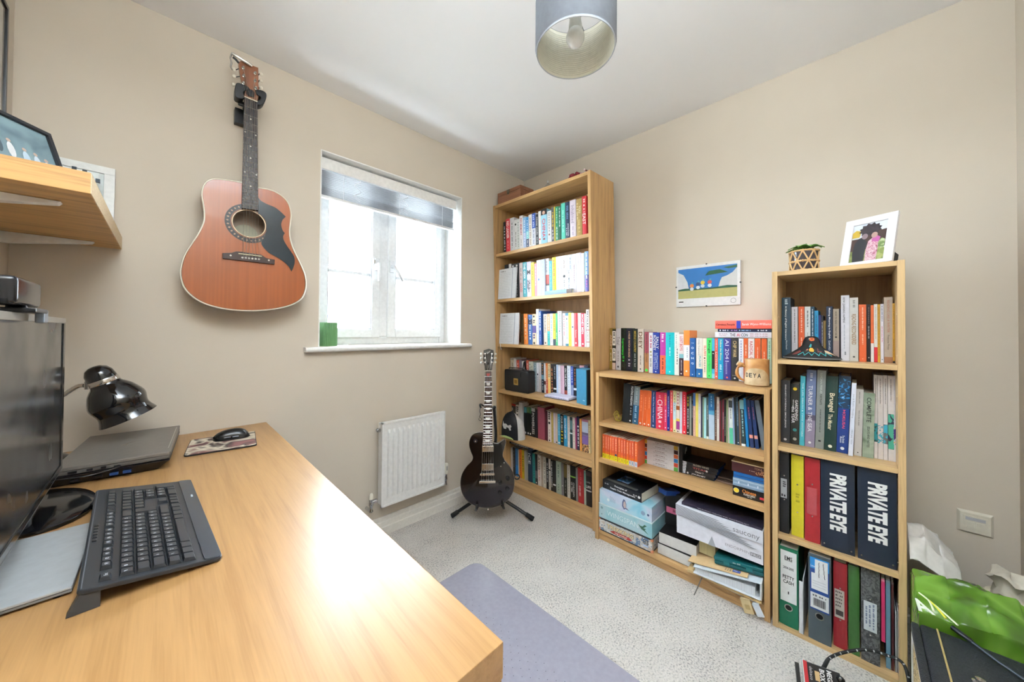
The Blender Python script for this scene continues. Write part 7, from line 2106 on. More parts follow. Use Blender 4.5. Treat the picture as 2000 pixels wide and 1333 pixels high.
# stand
st = thing('guitar_stand', 'black tubular floor stand under the electric guitar', 'stand', (1.46, 1.62, 0))
BT = mat('17181a', .35)
fl_, fr_ = hit(883, 1008, 2, .014), hit(1041, 1014, 2, .014)
hubw = FE @ Vector((*ge(875, 1010), -.115))
hubw.z = .16
for f, nm in ((fl_, 'l'), (fr_, 'r')):
    d = (f - hubw)
    o = MB().tube([hubw, hubw + d * .5, f], .0105, 10).build('leg', BT, st, 0, 60)
    MB().tube([hubw + d * .84, f + d * .012], [.0135, .015], 12).build('rubber_foot', mat('0f0f10', .7), o, .003, 60)
bk = hubw + Vector((dv.x * .17, dv.y * .17, -.148))
o = MB().tube([hubw, bk], .0105, 10).build('leg', BT, st, 0, 60)
MB().tube([hubw + (bk - hubw) * .85, bk], .0135, 12).build('rubber_foot', mat('0f0f10', .7), o, .003, 60)
topv = FE @ Vector((*ge(905, 470, -.06), -.06))
MB().tube(spline([hubw, hubw + Vector((0, 0, .1)), FE @ Vector((*ge(915, 690, -.085), -.085)), FE @ Vector((*ge(912, 560, -.07), -.07)), topv], 4), .0095, 10).build('upright', BT, st, 0, 60)
yk = spline([gev(818, 470, .016), gev(812, 448, .012), gev(822, 446, -.02), gev(835, 455, -.045), gev(870, 462, -.055), gev(905, 462, -.045), gev(908, 460, -.01), gev(906, 466, .014)], 4)
MB(FE).tube(yk, .006, 8).build('neck_yoke', BT, st, 0, 60)
MB(FE @ Matrix.Translation(gev(907, 466, .014))).lathe([(.001, -.012), (.009, -.008), (.011, 0), (.009, .008), (.001, .012)], 12).build('yoke_tip', BT, st, 0, 60)
MB(FE).tube(spline([gev(815, 465, .016), gev(810, 490, .018), gev(815, 510, .018), gev(808, 530, .018)], 4), .002, 6).build('retaining_strap', BT, st, 0, 60)
cs = ge(812, 544, .018)
MB(FE).tube([(cs[0] + .0075 * math.cos(t * PI / 8), cs[1] + .0075 * math.sin(t * PI / 8), .018) for t in range(16)], .002, 6, True).build('strap_ring', BT, st, 0, 60)
for x in (790, 965):
    e = FE @ Vector((*ge(x, 1118 if x < 850 else 1104, 0), .012))
    w0 = FE @ Vector((*ge(x, 1140 if x < 850 else 1128, -.06), -.06))
    e2 = FE @ Vector((*ge(x, 1140 if x < 850 else 1128, .016), .016))
    MB().tube(spline([hubw + Vector((0, 0, .02)), w0, e2, e + (FE.to_3x3() @ Vector((0, .012, .006)))], 4), .0075, 8).build('cradle_arm', BT, st, 0, 60)
c = FE @ Vector((*ge(1058, 930, -.05), -.05))
MB(frame(c.x, c.y, c.z, EU, EV, EN)).tube([(.016 * math.cos(t * PI / 10), .014 * math.sin(t * PI / 10), 0) for t in range(20)], .004, 6, True).build('cable_hook', BT, st, 0, 60)

# ------------------------------------------------------------------ on the desk
# monitor facing the room, its far edge in view
mon = thing('monitor', 'large dusty black monitor standing at the window half of the desk', 'monitor', (-.2, 1.3, DZ))
P0, P1 = Vector((-.181, 1.425)), Vector((-.166, .70))
d = (P0 - P1).normalized()
zb_, zt_ = .818, 1.197
Lm = (P0 - P1).length
Mm = frame(P1.x, P1.y, zb_, (d.x, d.y, 0), (0, 0, 1), (d.y, -d.x, 0))
hm = zt_ - zb_
MB(Mm).box(0, Lm, 0, hm, -.035, -.004).build('housing', mat('1a1c1e', .35), mon, .004)
bz = mat('16181b', .12)
b = MB(Mm)
b.box(Lm - .022, Lm, 0, hm - .012, -.004, .001).box(0, Lm - .022, 0, .014, -.004, .001)
b.build('bezel', bz, mon, .001)
MB(Mm).box(0, Lm + .0005, hm - .012, hm + .001, -.006, .0015).build('top_bezel', mat('8d877c', .35), mon, .0012)
MB(Mm).box(0, Lm, -.002, .0, -.03, .0005).build('bottom_lip', mat('5c5c58', .4), mon)
MB(Mm).box(0, Lm - .022, .014, hm - .012, -.004, -.001).build('screen', mat('1e2124', .18, 0, 'dust'), mon)
MB().lathe([(.03, 0), (.03, .16)], 16, Matrix.Translation((-.222, 1.22, DZ + .01))).build('column', mat('141517', .3), mon, 0, 40)
bs = MB(Matrix.Translation((-.205, 1.33, DZ)) @ Matrix.Rotation(math.radians(12), 4, 'Z') @ Matrix.Diagonal((.72, 1.12, 1, 1)))
bs.lathe([(.118, .0005), (.126, .003), (.127, .009), (.122, .013), (.09, .018), (.001, .022)], 40)
bs.build('base', mat('121316', .1), mon, 0, 40)
# webcam clipped to the top edge
wc = thing('webcam', 'black webcam with grey end clipped on top of the monitor', 'webcam', (-.17, 1.0, 1.2))
MB().box(-.192, -.158, .89, 1.036, 1.209, 1.252).build('camera_body', mat('141519', .2), wc, .008, 40, 3)
MB().box(-.188, -.162, 1.0362, 1.05, 1.2095, 1.2505).build('end_cap', mat('8d8c88', .3), wc, .005, 40, 3)
MB().box(-.197, -.15, .95, 1.03, 1.1985, 1.206).build('clip_plate', mat('1a1b1e', .35), wc, .002)
MB().box(-.162, -.1515, 1.015, 1.045, 1.182, 1.2055).build('clip_lip', mat('7d8794', .3), wc, .002)
MB().lathe([(.012, 1.2055), (.01, 1.2105)], 14, Matrix.Translation((-.175, .985, 0))).build('swivel', mat('101114', .4), wc)

# desk lamp
lp = thing('desk_lamp', 'black desk lamp with chrome ring and bent neck behind the laptop', 'lamp', (-.27, 1.78, DZ))
LY = 1.73
rc = hit(252, 815, 1, LY)
cc2 = hit(191, 728, 1, LY)
ax = (rc - cc2)
Lx = ax.length
ax.normalize()
tb = Vector((0, -1, 0)) - ax * ax.dot(Vector((0, -1, 0)))
tb = (tb + Vector((0, 0, 0))).normalized()
AL = Matrix((tuple(tb) + (0,), tuple(tb) + (0,), tuple(tb) + (0,), (0, 0, 0, 1)))
t2 = ax.cross(tb)
AL = frame(cc2.x, cc2.y, cc2.z, tb, t2, ax)
BG = mat('0f1013', .08, coat=.5)
rr = (hit(199, 843, 1, LY) - hit(306.5, 789, 1, LY)).length / 2
k = Lx
MB(AL).lathe([(.001, -.022), (.014, -.02), (.026, -.012), (.033, .002), (.0345, .018), (.0345, .024)], 28, None, True).build('socket_cap', BG, lp, 0, 50)
MB(AL).lathe([(.0355, .024), (.0362, .0255), (.0362, .037), (.0355, .0385)], 28, None, True).build('chrome_ring', CH, lp, 0, 40)
oc = [(p_[0], p_[1]) for p_ in spline([(.035, .0385), (.038, .046), (.046, .055), (.056, .07), (.069, k * .62), (rr * .87, k * .83), (rr, k)], 6)]
MB(AL).lathe(oc + [(r_ - .003, z_) for r_, z_ in reversed(oc)], 44, None, False).build('shade', BG, lp, 0, 60)
MB(AL).lathe([(.014, .03), (.016, .06), (.028, .085), (.028, .1), (.016, .118), (.001, .122)], 18).build('bulb', mat('efece4', .3), lp, 0, 60)
side = cc2 + ax * .03 - Vector((.041, 0, 0)) * .85 + Vector((0, 0, -.012))
MB(Matrix.Translation(side)).box(-.004, .006, -.012, .012, -.012, .014).build('pivot_bracket', CH, lp, .002)
n1 = side + Vector((-.004, 0, 0))
n2, n3 = hit(150, 756, 1, LY + .01), hit(118, 776, 1, LY + .02)
np_ = spline([n1, n2, n3, (-.262, 1.757, .93), (-.272, 1.775, .85), (-.27, 1.78, DZ + .03)], 8)
MB().tube(np_, [.0058 if i % 2 else .0066 for i in range(len(np_))], 10).build('flexible_neck', CH, lp, 0, 60)
MB(Matrix.Translation((-.27, 1.78, DZ))).lathe([(.07, .001), (.073, .006), (.07, .014), (.05, .026), (.016, .034), (.012, .044), (.001, .044)], 32).build('base', BG, lp, 0, 50)

# laptop on a docking stand
ML = Matrix.Translation((-.083, 1.675, 0)) @ Matrix.Rotation(math.radians(-4.5), 4, 'Z')
dk = thing('docking_stand', 'black docking stand with ports under the grey laptop', 'docking station', ML @ Vector((0, 0, DZ)))
MB(ML).hexa([(-.115, -.17, DZ + .001), (.085, -.17, DZ + .001), (.085, .19, DZ + .001), (-.115, .19, DZ + .001)], [(-.118, -.19, DZ + .03), (.114, -.192, DZ + .03), (.114, .19, DZ + .03), (-.118, .19, DZ + .03)]).build('dock_body', mat('15171b', .3), dk, .003)
for i, x in enumerate((-.07, -.03, .0, .025)):
    MB(ML).box(x - .008, x + .008, -.1915, -.183, DZ + .012, DZ + .018).build('port', mat('2a4a80' if i > 1 else '060607', .4), dk)
ltp = thing('laptop', 'closed grey laptop with a slashed logo lying on the docking stand', 'laptop', ML @ Vector((0, 0, DZ + .031)))
MB(ML).box(-.112, .112, -.186, .19, DZ + .0315, DZ + .043).build('base', mat('6a6661', .4, .3), ltp, .003)
MB(ML).box(-.112, .112, -.188, .19, DZ + .0435, DZ + .053).build('lid', mat('7d7770', .4, .25), ltp, .002)
for x, wd in ((-.075, .016), (-.045, .011), (-.02, .01)):
    MB(ML).box(x - wd / 2, x + wd / 2, -.1866, -.184, DZ + .034, DZ + .0405).build('port', mat('060607', .4), ltp)
Mlg = ML @ frame(.0, .0, DZ + .0531, (.35, .94, 0), (-.94, .35, 0), (0, 0, 1))
MB(ML).prism([(-.012, -.012), (-.008, -.016), (.0, -.012), (.004, .008), (.016, .012), (.012, .016), (.0, .012), (-.004, -.008)], DZ + .0529, DZ + .0534, 'xy').build('logo', mat('a8a39c', .25, .8), ltp)
MB(ML).box(.104, .106, -.14, .16, DZ + .0529, DZ + .0533).build('trim_strip', mat('b4afa6', .3, .7), ltp)
o = MB(ML).tube(spline([(-.118, -.2, DZ + .03), (-.05, -.205, DZ + .026), (0, -.2, DZ + .032), (.012, -.193, DZ + .036), (.0, -.19, DZ + .037)], 5), .0022, 6).build('cable', mat('17181a', .4), None, 0, 60)
tag(o, 'thin black cable looping along the edge of the laptop and dock', 'cable')

# mouse mat and mouse
Mt = Matrix.Translation((.157, 1.672, DZ)) @ Matrix.Rotation(math.radians(-7), 4, 'Z')
mm = MB(Mt).prism(rrect(-.098, .098, -.108, .108, .012), .0006, .0055, 'xy').build('mouse_mat', mat('1a1617', .8), None, .0008)
tag(mm, 'mouse mat with a maroon and cream picture under the mouse', 'mouse mat')
MB(Mt).prism(rrect(-.096, .096, -.106, .106, .011), .0056, .0061, 'xy').build('picture', mat('5a3a3c', .6, 0, 'blotch', cols='4a2c30,7a4a4c,b0a08c,d8cdb8,3a2c28,8a5a58', scale=14), mm)
Mo = Matrix.Translation((.186, 1.705, DZ + .0064)) @ Matrix.Rotation(math.radians(-8), 4, 'Z')
ms = thing('mouse', 'black computer mouse on the mouse mat', 'mouse', Mo @ Vector((0, 0, 0)))
b = MB(Mo)
nu, nv = 14, 12
vs = []
for i in range(nu + 1):
    t = -1 + 2 * i / nu
    x = .056 * t
    w2 = .03 * max(0, 1 - abs(t) ** 3.2) ** .5 * (1 - .12 * math.cos(t * 2.2)) + .0004
    hh = .036 * max(0, 1 - abs(t * .97 + .06) ** 2.6) ** .6 * (1 + .12 * t) + .001
    for j in range(nv + 1):
        a = PI * j / nv
        vs.append((x, w2 * math.cos(a), hh * math.sin(a) ** .8))
b.add(vs, [(i * (nv + 1) + j, (i + 1) * (nv + 1) + j, (i + 1) * (nv + 1) + j + 1, i * (nv + 1) + j + 1) for i in range(nu) for j in range(nv)])
b.build('shell', mat('131518', .22), ms, 0, 60)
MB(Mo @ Matrix.Translation((-.012, 0, .0))).lathe([(.0085, -.003), (.0085, .003)], 16, Matrix.Translation((-.02, 0, .022)) @ Matrix.Rotation(PI / 2, 4, 'X')).build('scroll_wheel', mat('2a2c30', .4), ms)
for x in (-.012, .012):
    MB(Mo).tube([(x - .01, -.0268 - .0008, .0115), (x + .009, -.0274 - .0008, .012)], .0016, 6).build('side_button', mat('5a5e64', .2), ms)

# keyboard
Kc = [Vector((-.083, .812, .783)), Vector((.0755, .832, .7565)), Vector((.0505, 1.282, .763)), Vector((-.108, 1.303, .783))]
KU = (Kc[3] + Kc[2] - Kc[0] - Kc[1]).normalized()
KV = (Kc[1] - Kc[0])
KV = (KV - KU * KV.dot(KU)).normalized()
KN = KU.cross(KV) * -1
KW, KD = ((Kc[3] + Kc[2]) / 2 - (Kc[0] + Kc[1]) / 2).length, .17
MK = frame(*((Kc[0] + Kc[1]) / 2 - KV * KD / 2), KU, KV, KN)
kb = thing('keyboard', 'black full size keyboard with dusty keys on the desk', 'keyboard', ((Kc[0] + Kc[2]) / 2 - Vector((0, 0, .02))))
KB = mat('24282d', .32)
MB(MK).prism(rrect(0, KW, 0, KD, .008), -.008, -.001, 'xy').build('case', KB, kb, .002)
MB(MK).prism(rrect(.002, KW - .002, KD - .026, KD - .001, .006), -.001, .0008, 'xy').build('palm_strip', mat('343a42', .25), kb, .0008)
MB(MK).box(.004, KW - .004, .003, .0042, -.001, .0002).build('trim_line', mat('5a6068', .3), kb)
for x in (.002, KW - .018):
    b = MB()
    p = [MK @ Vector(q) for q in ((x, .003, -.0078), (x + .016, .003, -.0078), (x + .016, .024, -.0078), (x, .024, -.0078))]
    q = [Vector((v.x, v.y, DZ + .0006)) for v in p]
    q[0] += Vector((-.012, 0, 0))
    q[1] += Vector((-.012, 0, 0))
    b.hexa([tuple(v) for v in q], [tuple(v) for v in p])
    b.build('foot', mat('3a3c3e', .5), kb)
MB(MK).box(.006, KW - .006, KD - .016, KD - .006, -.0092, -.0079).build('rubber_strip', mat('101112', .8), kb)
KEYM = mat('23272c', .3)
KL = mat('c8ced6', .5)
U_ = .0188
kcache = {}


def key(u, v, w=1.0, h=1.0, s=''):
    x0, y0 = .0125 + u * U_, .042 + v * U_
    if (w, h) not in kcache:
        b = MB()
        W2, H2 = w * U_ - .0016, h * U_ - .0016
        b.hexa([(0, 0, 0), (W2, 0, 0), (W2, H2, 0), (0, H2, 0)], [(.0016, .001, .0062), (W2 - .0016, .001, .0062), (W2 - .0016, H2 - .0035, .0055), (.0016, H2 - .0035, .0055)])
        o = b.build('key', KEYM, None)
        kcache[(w, h)] = o.data
    else:
        o = bpy.data.objects.new('key', kcache[(w, h)])
        COL.objects.link(o)
    o.matrix_basis = MK @ Matrix.Translation((x0, y0, -.0008))
    adopt(o, kb)
    if s:
        text(s, MK @ frame(x0 + .005 + (.003 if len(s) > 1 else 0), y0 + .006, .0058, (1, 0, 0), (0, -1, 0), (0, 0, 1)), .0032 * (1 + .6 * (len(s) - 1)), .0042, 'd4d9e0', kb, bold=.02)


key(0, -1.15, 1, .8, 'Esc')
for g, u0 in enumerate((2, 6.5, 11)):
    for i in range(4):
        key(u0 + i, -1.15, 1, .8, 'F%d' % (g * 4 + i + 1))
for i in range(3):
    key(15.25 + i, -1.15, 1, .8)
for i in range(4):
    key(18.5 + i, -1.15, 1, .8)
for i, s in enumerate('`1234567890-='):
    key(i, 0, 1, 1, s)
key(13, 0, 2)
key(0, 1, 1.5)
for i, s in enumerate('QWERTYUIOP[]'):
    key(1.5 + i, 1, 1, 1, s)
key(13.75, 1, 1.25, 2)
key(0, 2, 1.75)
for i, s in enumerate("ASDFGHJKL;'#"):
    key(1.75 + i, 2, 1, 1, s)
key(0, 3, 1.25)
for i, s in enumerate('\\ZXCVBNM,./'):
    key(1.25 + i, 3, 1, 1, s)
key(12.25, 3, 2.75)
for u, w in ((0, 1.25), (1.25, 1.25), (2.5, 1.25), (3.75, 6.25), (10, 1.25), (11.25, 1.25), (12.5, 1.25), (13.75, 1.25)):
    key(u, 4, w)
for r in (0, 1):
    for i in range(3):
        key(15.25 + i, r)
key(16.25, 3)
for i in range(3):
    key(15.25 + i, 4)
for r, row in enumerate(('', '789', '456', '123')):
    for i in range(3):
        key(18.5 + i, r, 1, 1, row[i] if row else '')
key(21.5, 0)
key(21.5, 1, 1, 2)
key(21.5, 3, 1, 2)
key(18.5, 4, 2)
key(20.5, 4)
for i in range(6):
    b = MB(MK).box(.17 + i * .014, .181 + i * .014, .0065, .0125, -.001, .0012)
    b.build('media_button', mat('1b1e22', .3), kb, .0008)
text('hama', MK @ frame(KW * .72, KD - .012, .0012, (1, 0, 0), (0, -1, 0), (0, 0, 1)), .016, .005, 'c4ccd6', kb, bold=.02)

# closed silver notebook half under the monitor
nb = thing('notebook_computer', 'thin closed silver laptop beside the keyboard under the monitor', 'laptop', (-.22, 1.02, DZ))
MB().box(-.345, -.1, .89, 1.155, DZ + .004, DZ + .0085).build('base', mat('8a8c8e', .4, .3), nb, .0015)
MB().box(-.345, -.1, .889, 1.155, DZ + .009, DZ + .0135).build('lid', mat('b4b8ba', .36, .3), nb, .0015)
for x in (-.335, -.115):
    for y in (.9, 1.14):
        MB(Matrix.Translation((x, y, DZ))).lathe([(.006, .0004), (.005, .0042)], 10).build('rubber_foot', mat('151515', .8), nb)

# ------------------------------------------------------------------ photos on and above the wall shelf
tr = hit(98, 262, 2, 1.65)
tl_ = hit(0, 215, 2, 1.65)
u = Vector((tr.x - tl_.x, tr.y - tl_.y, 0)).normalized()
nn = Vector((u.y, -u.x, 0))
zl = 1.5125
lo = tr + nn * .045
lo.z = zl + .001
V = (Vector((tr.x, tr.y, 1.65)) - lo)
hV = V.length
V.normalize()
Wp = .23
Mp = frame(*(lo - u * Wp), u, V, u.cross(V))
fr1 = thing('photo_frame', 'black framed group photo standing on the wall shelf', 'picture frame', (lo.x, lo.y, zl))
b = MB(Mp)
t_ = .009
b.box(0, Wp, 0, t_, -.012, .002).box(0, Wp, hV - t_, hV, -.012, .002).box(0, t_, t_, hV - t_, -.012, .002).box(Wp - t_, Wp, t_, hV - t_, -.012, .002)
b.build('moulding', mat('1b1d22', .3), fr1, .001)
MB(Mp).box(t_, Wp - t_, t_, hV - t_, -.01, -.004).build('print', mat('6c858e', .4, 0, 'blotch', cols='5c747e,7a949c,8aa4aa', scale=14), fr1)
rn = random.Random(6)
for i in range(9):
    x = Wp * (.12 + .095 * i) + rn.uniform(-.004, .004)
    y = hV * (.42 - .03 * i + rn.uniform(-.04, .04)) + .012
    col = ('3a4a54', 'd4d8da', '2e3c48', 'e0e0de', '4a5a64', 'dcdedf', 'b8ccd8', 'c8d4dc', 'd8d4d4')[i]
    MB(Mp @ Matrix.Translation((x, y, -.0038 + .0001 * i))).lathe([(.0085, 0), (.0083, .0001)], 12, Matrix.Diagonal((.8, 2.2, 1, 1))).build('figure_print', mat(col, .5), fr1)
    MB(Mp @ Matrix.Translation((x, y + .022, -.0037 + .0001 * i))).lathe([(.0042, 0), (.004, .0001)], 10).build('figure_print', mat('c0a494', .5), fr1)
MB(Mp).box(t_, Wp - t_, t_, hV - t_, -.0025, -.0018).build('glass_sheet', glass(), fr1)
MB(Mp).box(Wp * .4, Wp * .6, .0, hV * .8, -.016, -.012).build('easel_back', mat('1b1b1b', .7), fr1)
# white frame leaning at the window wall
fr2 = thing('photo_frame', 'white framed board leaning on the wall at the window end of the wall shelf', 'picture frame', (-.24, 1.88, zl))
x0, x1, z0, z1 = -.335, hit(223, 380, 1, 1.89).x, zl + .001, 1.755
Mq = Matrix.Translation((0, 1.895, zl)) @ Matrix.Rotation(math.radians(-6), 4, 'X') @ Matrix.Translation((0, -1.895, -zl))
b = MB(Mq)
t_ = .026
b.box(x0, x1, 1.885, 1.9, z0, z0 + t_).box(x0, x1, 1.885, 1.9, z1 - t_, z1).box(x0, x0 + t_, 1.885, 1.9, z0 + t_, z1 - t_).box(x1 - t_, x1, 1.885, 1.9, z0 + t_, z1 - t_)
b.build('moulding', mat('e8e8e4', .35), fr2, .001)
MB(Mq).box(x0 + t_, x1 - t_, 1.891, 1.897, z0 + t_, z1 - t_).build('mount', mat('d8e0de', .5), fr2)
fr3 = thing('photo_frame', 'small glass clip frame with dark clips before the white frame on the wall shelf', 'picture frame', (-.2, 1.8, zl))
xa, xb = -.33, hit(189, 360, 1, 1.8).x
za, zc_ = zl + .001, hit(150, 322, 1, 1.8).z
Mq2 = Matrix.Translation((0, 1.83, zl)) @ Matrix.Rotation(math.radians(-8), 4, 'X') @ Matrix.Translation((0, -1.83, -zl))
MB(Mq2).box(xa, xb, 1.815, 1.82, za, zc_).build('backing', mat('dfe6e4', .4), fr3)
MB(Mq2).box(xa - .001, xb + .002, 1.81, 1.8135, za, zc_ + .002).build('glass_sheet', glass(), fr3)
for x, z in ((xb - .052, zc_ - .004), (xb - .03, zc_ - .008), (xb - .001, zc_ - .03)):
    MB(Mq2 @ Matrix.Translation((x, 1.812, z))).box(-.005, .005, -.004, .006, -.006, .006).build('clip', mat('2a3238', .3, .7), fr3)
# black frame on the left wall
fr4 = thing('wall_frame', 'thin black picture frame hung on the wall above the shelf', 'picture frame', (XL, 1.5, 1.75))
ya, yb, za, zb2_ = 1.22, 1.806, 1.74, 2.138
b = MB()
t_ = .012
b.box(XL, XL + .014, ya, yb, za, za + t_).box(XL, XL + .014, ya, yb, zb2_ - t_, zb2_).box(XL, XL + .014, ya, ya + t_, za + t_, zb2_ - t_).box(XL, XL + .014, yb - t_, yb, za + t_, zb2_ - t_)
b.build('moulding', mat('17191a', .3), fr4, .001)
MB().box(XL, XL + .006, ya + t_, yb - t_, za + t_, zb2_ - t_).build('mount', mat('dcdad2', .6), fr4)
MB().box(XL + .009, XL + .011, ya + t_, yb - t_, za + t_, zb2_ - t_).build('glass_sheet', glass(), fr4)

# green ribbed pot on the window sill, little blind-cord cleat beside it
g0, g1 = hit(622.5, 650, 1, 2.0), hit(657, 650, 1, 2.0)
gx, gr = (g0.x + g1.x) / 2 + .003, (g1.x - g0.x) / 2
gp = thing('glass_pot', 'green ribbed glass pot at the corner of the window sill', 'pot', (gx, 2.0, WZ0))
zg = hit(640, 631, 1, 2.0).z
n = 36
b = MB(Matrix.Translation((gx, 2.0, 0)))
vs, fs = [], []
for z in (WZ0 + .0006, zg):
    for i in range(2 * n):
        a = PI * i / n
        r = gr * (1 if i % 2 else .955)
        vs.append((r * math.cos(a), r * math.sin(a), z))
m_ = 2 * n
b.add(vs, [(i, (i + 1) % m_, m_ + (i + 1) % m_, m_ + i) for i in range(m_)] + [tuple(range(m_ - 1, -1, -1))])
b.build('ribbed_wall', mat('5f8a5c', .12), gp)
MB(Matrix.Translation((gx, 2.0, 0))).lathe([(gr * .9, WZ0 + .004), (gr * .9, zg - .012)], 24).build('filling', mat('b4cfae', .6), gp)
MB(Matrix.Translation((gx, 2.0, 0))).tube([(gr * .97 * math.cos(t * PI / 16), gr * .97 * math.sin(t * PI / 16), zg) for t in range(32)], .0022, 6, True).build('rim', mat('7aa076', .12), gp, 0, 60)
o = MB().tube(spline([(gx + .07, 2.0, WZ0 + .003), (gx + .09, 1.99, WZ0 + .004), (gx + .105, 2.01, WZ0 + .003), (gx + .085, 2.02, WZ0 + .004)], 5), .0025, 6).build('blind_cord', mat('f2f2f0', .6), None, 0, 60)
tag(o, 'curl of white blind cord lying beside the green pot', 'cord')

# ------------------------------------------------------------------ floor
# clear chair mat
q = [hit(858, 1130, 2, .004), hit(930, 1102, 2, .004), hit(1250, 1333, 2, .004)]
MX0, MX1, MY1 = .40, 1.136, 1.372
cm = thing('chair_mat', 'pale translucent plastic chair mat beside the desk', 'mat', ((MX0 + MX1) / 2, .7, 0))
MB().prism(rrect(MX0, MX1, -.1, MY1, .055, 6), .0008, .0045, 'xy').build('sheet', mat('9d9ba8', .25, coat=.15), cm, .0008)
b = MB()
sp = .036
j = 0
y = 0.0
while y < MY1 - .16:
    for i in range(int((MX1 - MX0 - .22) / sp)):
        x = MX0 + .07 + (i + .5 * (j % 2)) * sp
        b.add([(x + .0017 * math.cos(a), y + .0017 * math.sin(a), .0049) for a in (0, 1.05, 2.1, 3.14, 4.2, 5.25)], [(0, 1, 2, 3, 4, 5)])
    y += sp * .62
    j += 1
o = b.build('stud_pattern', mat('5c5a66', .4), cm)
o['kind'] = 'stuff'

# guitar amplifier in the corner by the narrow bookcase
AZ = .36
a0 = hit(1772, 1206, 2, AZ)
AX1, AY1 = a0.x, a0.y - .002
AX0, AY0 = 1.16, YB + .006
amp = thing('guitar_amplifier', 'black guitar amplifier with gold piping and jack plugged in, beside narrow bookcase', 'amplifier', ((AX0 + AX1) / 2, (AY0 + AY1) / 2, 0))
TOL = mat('22262b', .5, 0, 'blotch', cols='1b1e22,2a2f35', scale=240, bump=.3)
MB().box(AX0, AX1, AY0, AY1 - .02, .004, AZ).build('cabinet', TOL, amp, .012, 40, 3)
MB().box(AX0 + .01, AX1 - .012, AY1 - .0205, AY1 - .008, .02, AZ - .03).build('grille_cloth', mat('b49a68', .8, 0, 'blotch', cols='4a3a26,d4bc88,8a744c,e4d4a8', scale=110, hard=1), amp)
MB().box(AX0, AX1 - .001, AY1 - .02, AY1 - .004, AZ - .03, AZ - .004).build('front_lip', TOL, amp, .006, 40)
MB().tube([(AX1 - .008, AY1 - .008, .02), (AX1 - .008, AY1 - .008, AZ - .032), (AX0 + .01, AY1 - .008, AZ - .032)], .0035, 6).build('white_piping', mat('e4e0d8', .4), amp, 0, 60)
for yy in (AY1 - .052, AY0 + .04):
    MB().box(AX0 + .002, AX1 - .002, yy - .0018, yy + .0018, AZ - .001, AZ + .0012).build('gold_piping', mat('b09a64', .5), amp)
for i in range(5):
    MB().box(AX0 + .1, AX0 + .16, AY1 - .1 - .011 * i, AY1 - .094 - .011 * i, AZ - .0005, AZ + .0008).build('vent_slot', mat('08090a', .8), amp)
for x in (AX0 + .03, AX1 - .03):
    for yy in (AY0 + .03, AY1 - .05):
        MB(Matrix.Translation((x, yy, 0))).lathe([(.014, .0006), (.012, .006)], 10).build('foot', mat('111111', .8), amp)
jk = hit(1915, 1329, 2, AZ + .01)
MB(Matrix.Translation((jk.x, jk.y, AZ))).lathe([(.013, 0), (.013, .003), (.008, .005), (.008, .012), (.003, .014)], 12).build('jack_socket', CH, amp, 0, 40)
p0, p1 = hit(1853, 1221, 2, AZ + .012), hit(1895, 1252, 2, AZ + .012)
p2, p3 = hit(1945, 1290, 2, AZ + .008), hit(2000, 1328, 2, AZ + .008)
cab = thing('guitar_cable', 'black guitar cable with chrome plug lying on the amplifier', 'cable', (p0.x, p0.y, AZ))
MB().tube([p0, p0 + (p1 - p0) * .2], [.0025, .003], 8).build('plug_tip', CH, cab, 0, 40)
MB().tube([p0 + (p1 - p0) * .2, p0 + (p1 - p0) * .5, p1, p1 + (p2 - p1) * .1], [.0062, .0066, .006, .0042], 10).build('plug_sleeve', mat('1c2026', .3), cab, 0, 50)
MB().tube(spline([p1, p2, p3, (p3.x - .06, p3.y - .05, AZ + .007)], 6), .0036, 8).build('flex', mat('2a3440', .3), cab, 0, 60)


def crumple(F_pts, amp_, seed, nu=26, nv=18, thick=.002):
    """a soft creased sheet spanned by a grid of control points"""
    rn = random.Random(seed)
    R, Cn = len(F_pts), len(F_pts[0])
    fold = [(rn.uniform(-1, 1), rn.uniform(-1, 1), rn.uniform(6, 22), rn.uniform(0, 6)) for _ in range(9)]
    vs = []
    for i in range(nu + 1):
        for j in range(nv + 1):
            u, v = i / nu * (R - 1), j / nv * (Cn - 1)
            a, c = min(int(u), R - 2), min(int(v), Cn - 2)
            fu, fv = u - a, v - c
            fu, fv = fu * fu * (3 - 2 * fu), fv * fv * (3 - 2 * fv)
            P = (Vector(F_pts[a][c]) * (1 - fu) + Vector(F_pts[a + 1][c]) * fu) * (1 - fv) + (Vector(F_pts[a][c + 1]) * (1 - fu) + Vector(F_pts[a + 1][c + 1]) * fu) * fv
            z = sum(abs(math.sin(fx * i * .35 + fy * j * .35 + ph)) ** 3 * (1 / (1 + k * .3)) for k, (fx, fy, fr, ph) in enumerate(fold)) * amp_ * .35
            z += rn.uniform(-.3, .3) * amp_ * .3
            vs.append((P.x, P.y, P.z + z))
    return vs, [(i * (nv + 1) + j, (i + 1) * (nv + 1) + j, (i + 1) * (nv + 1) + j + 1, i * (nv + 1) + j + 1) for i in range(nu) for j in range(nv)]


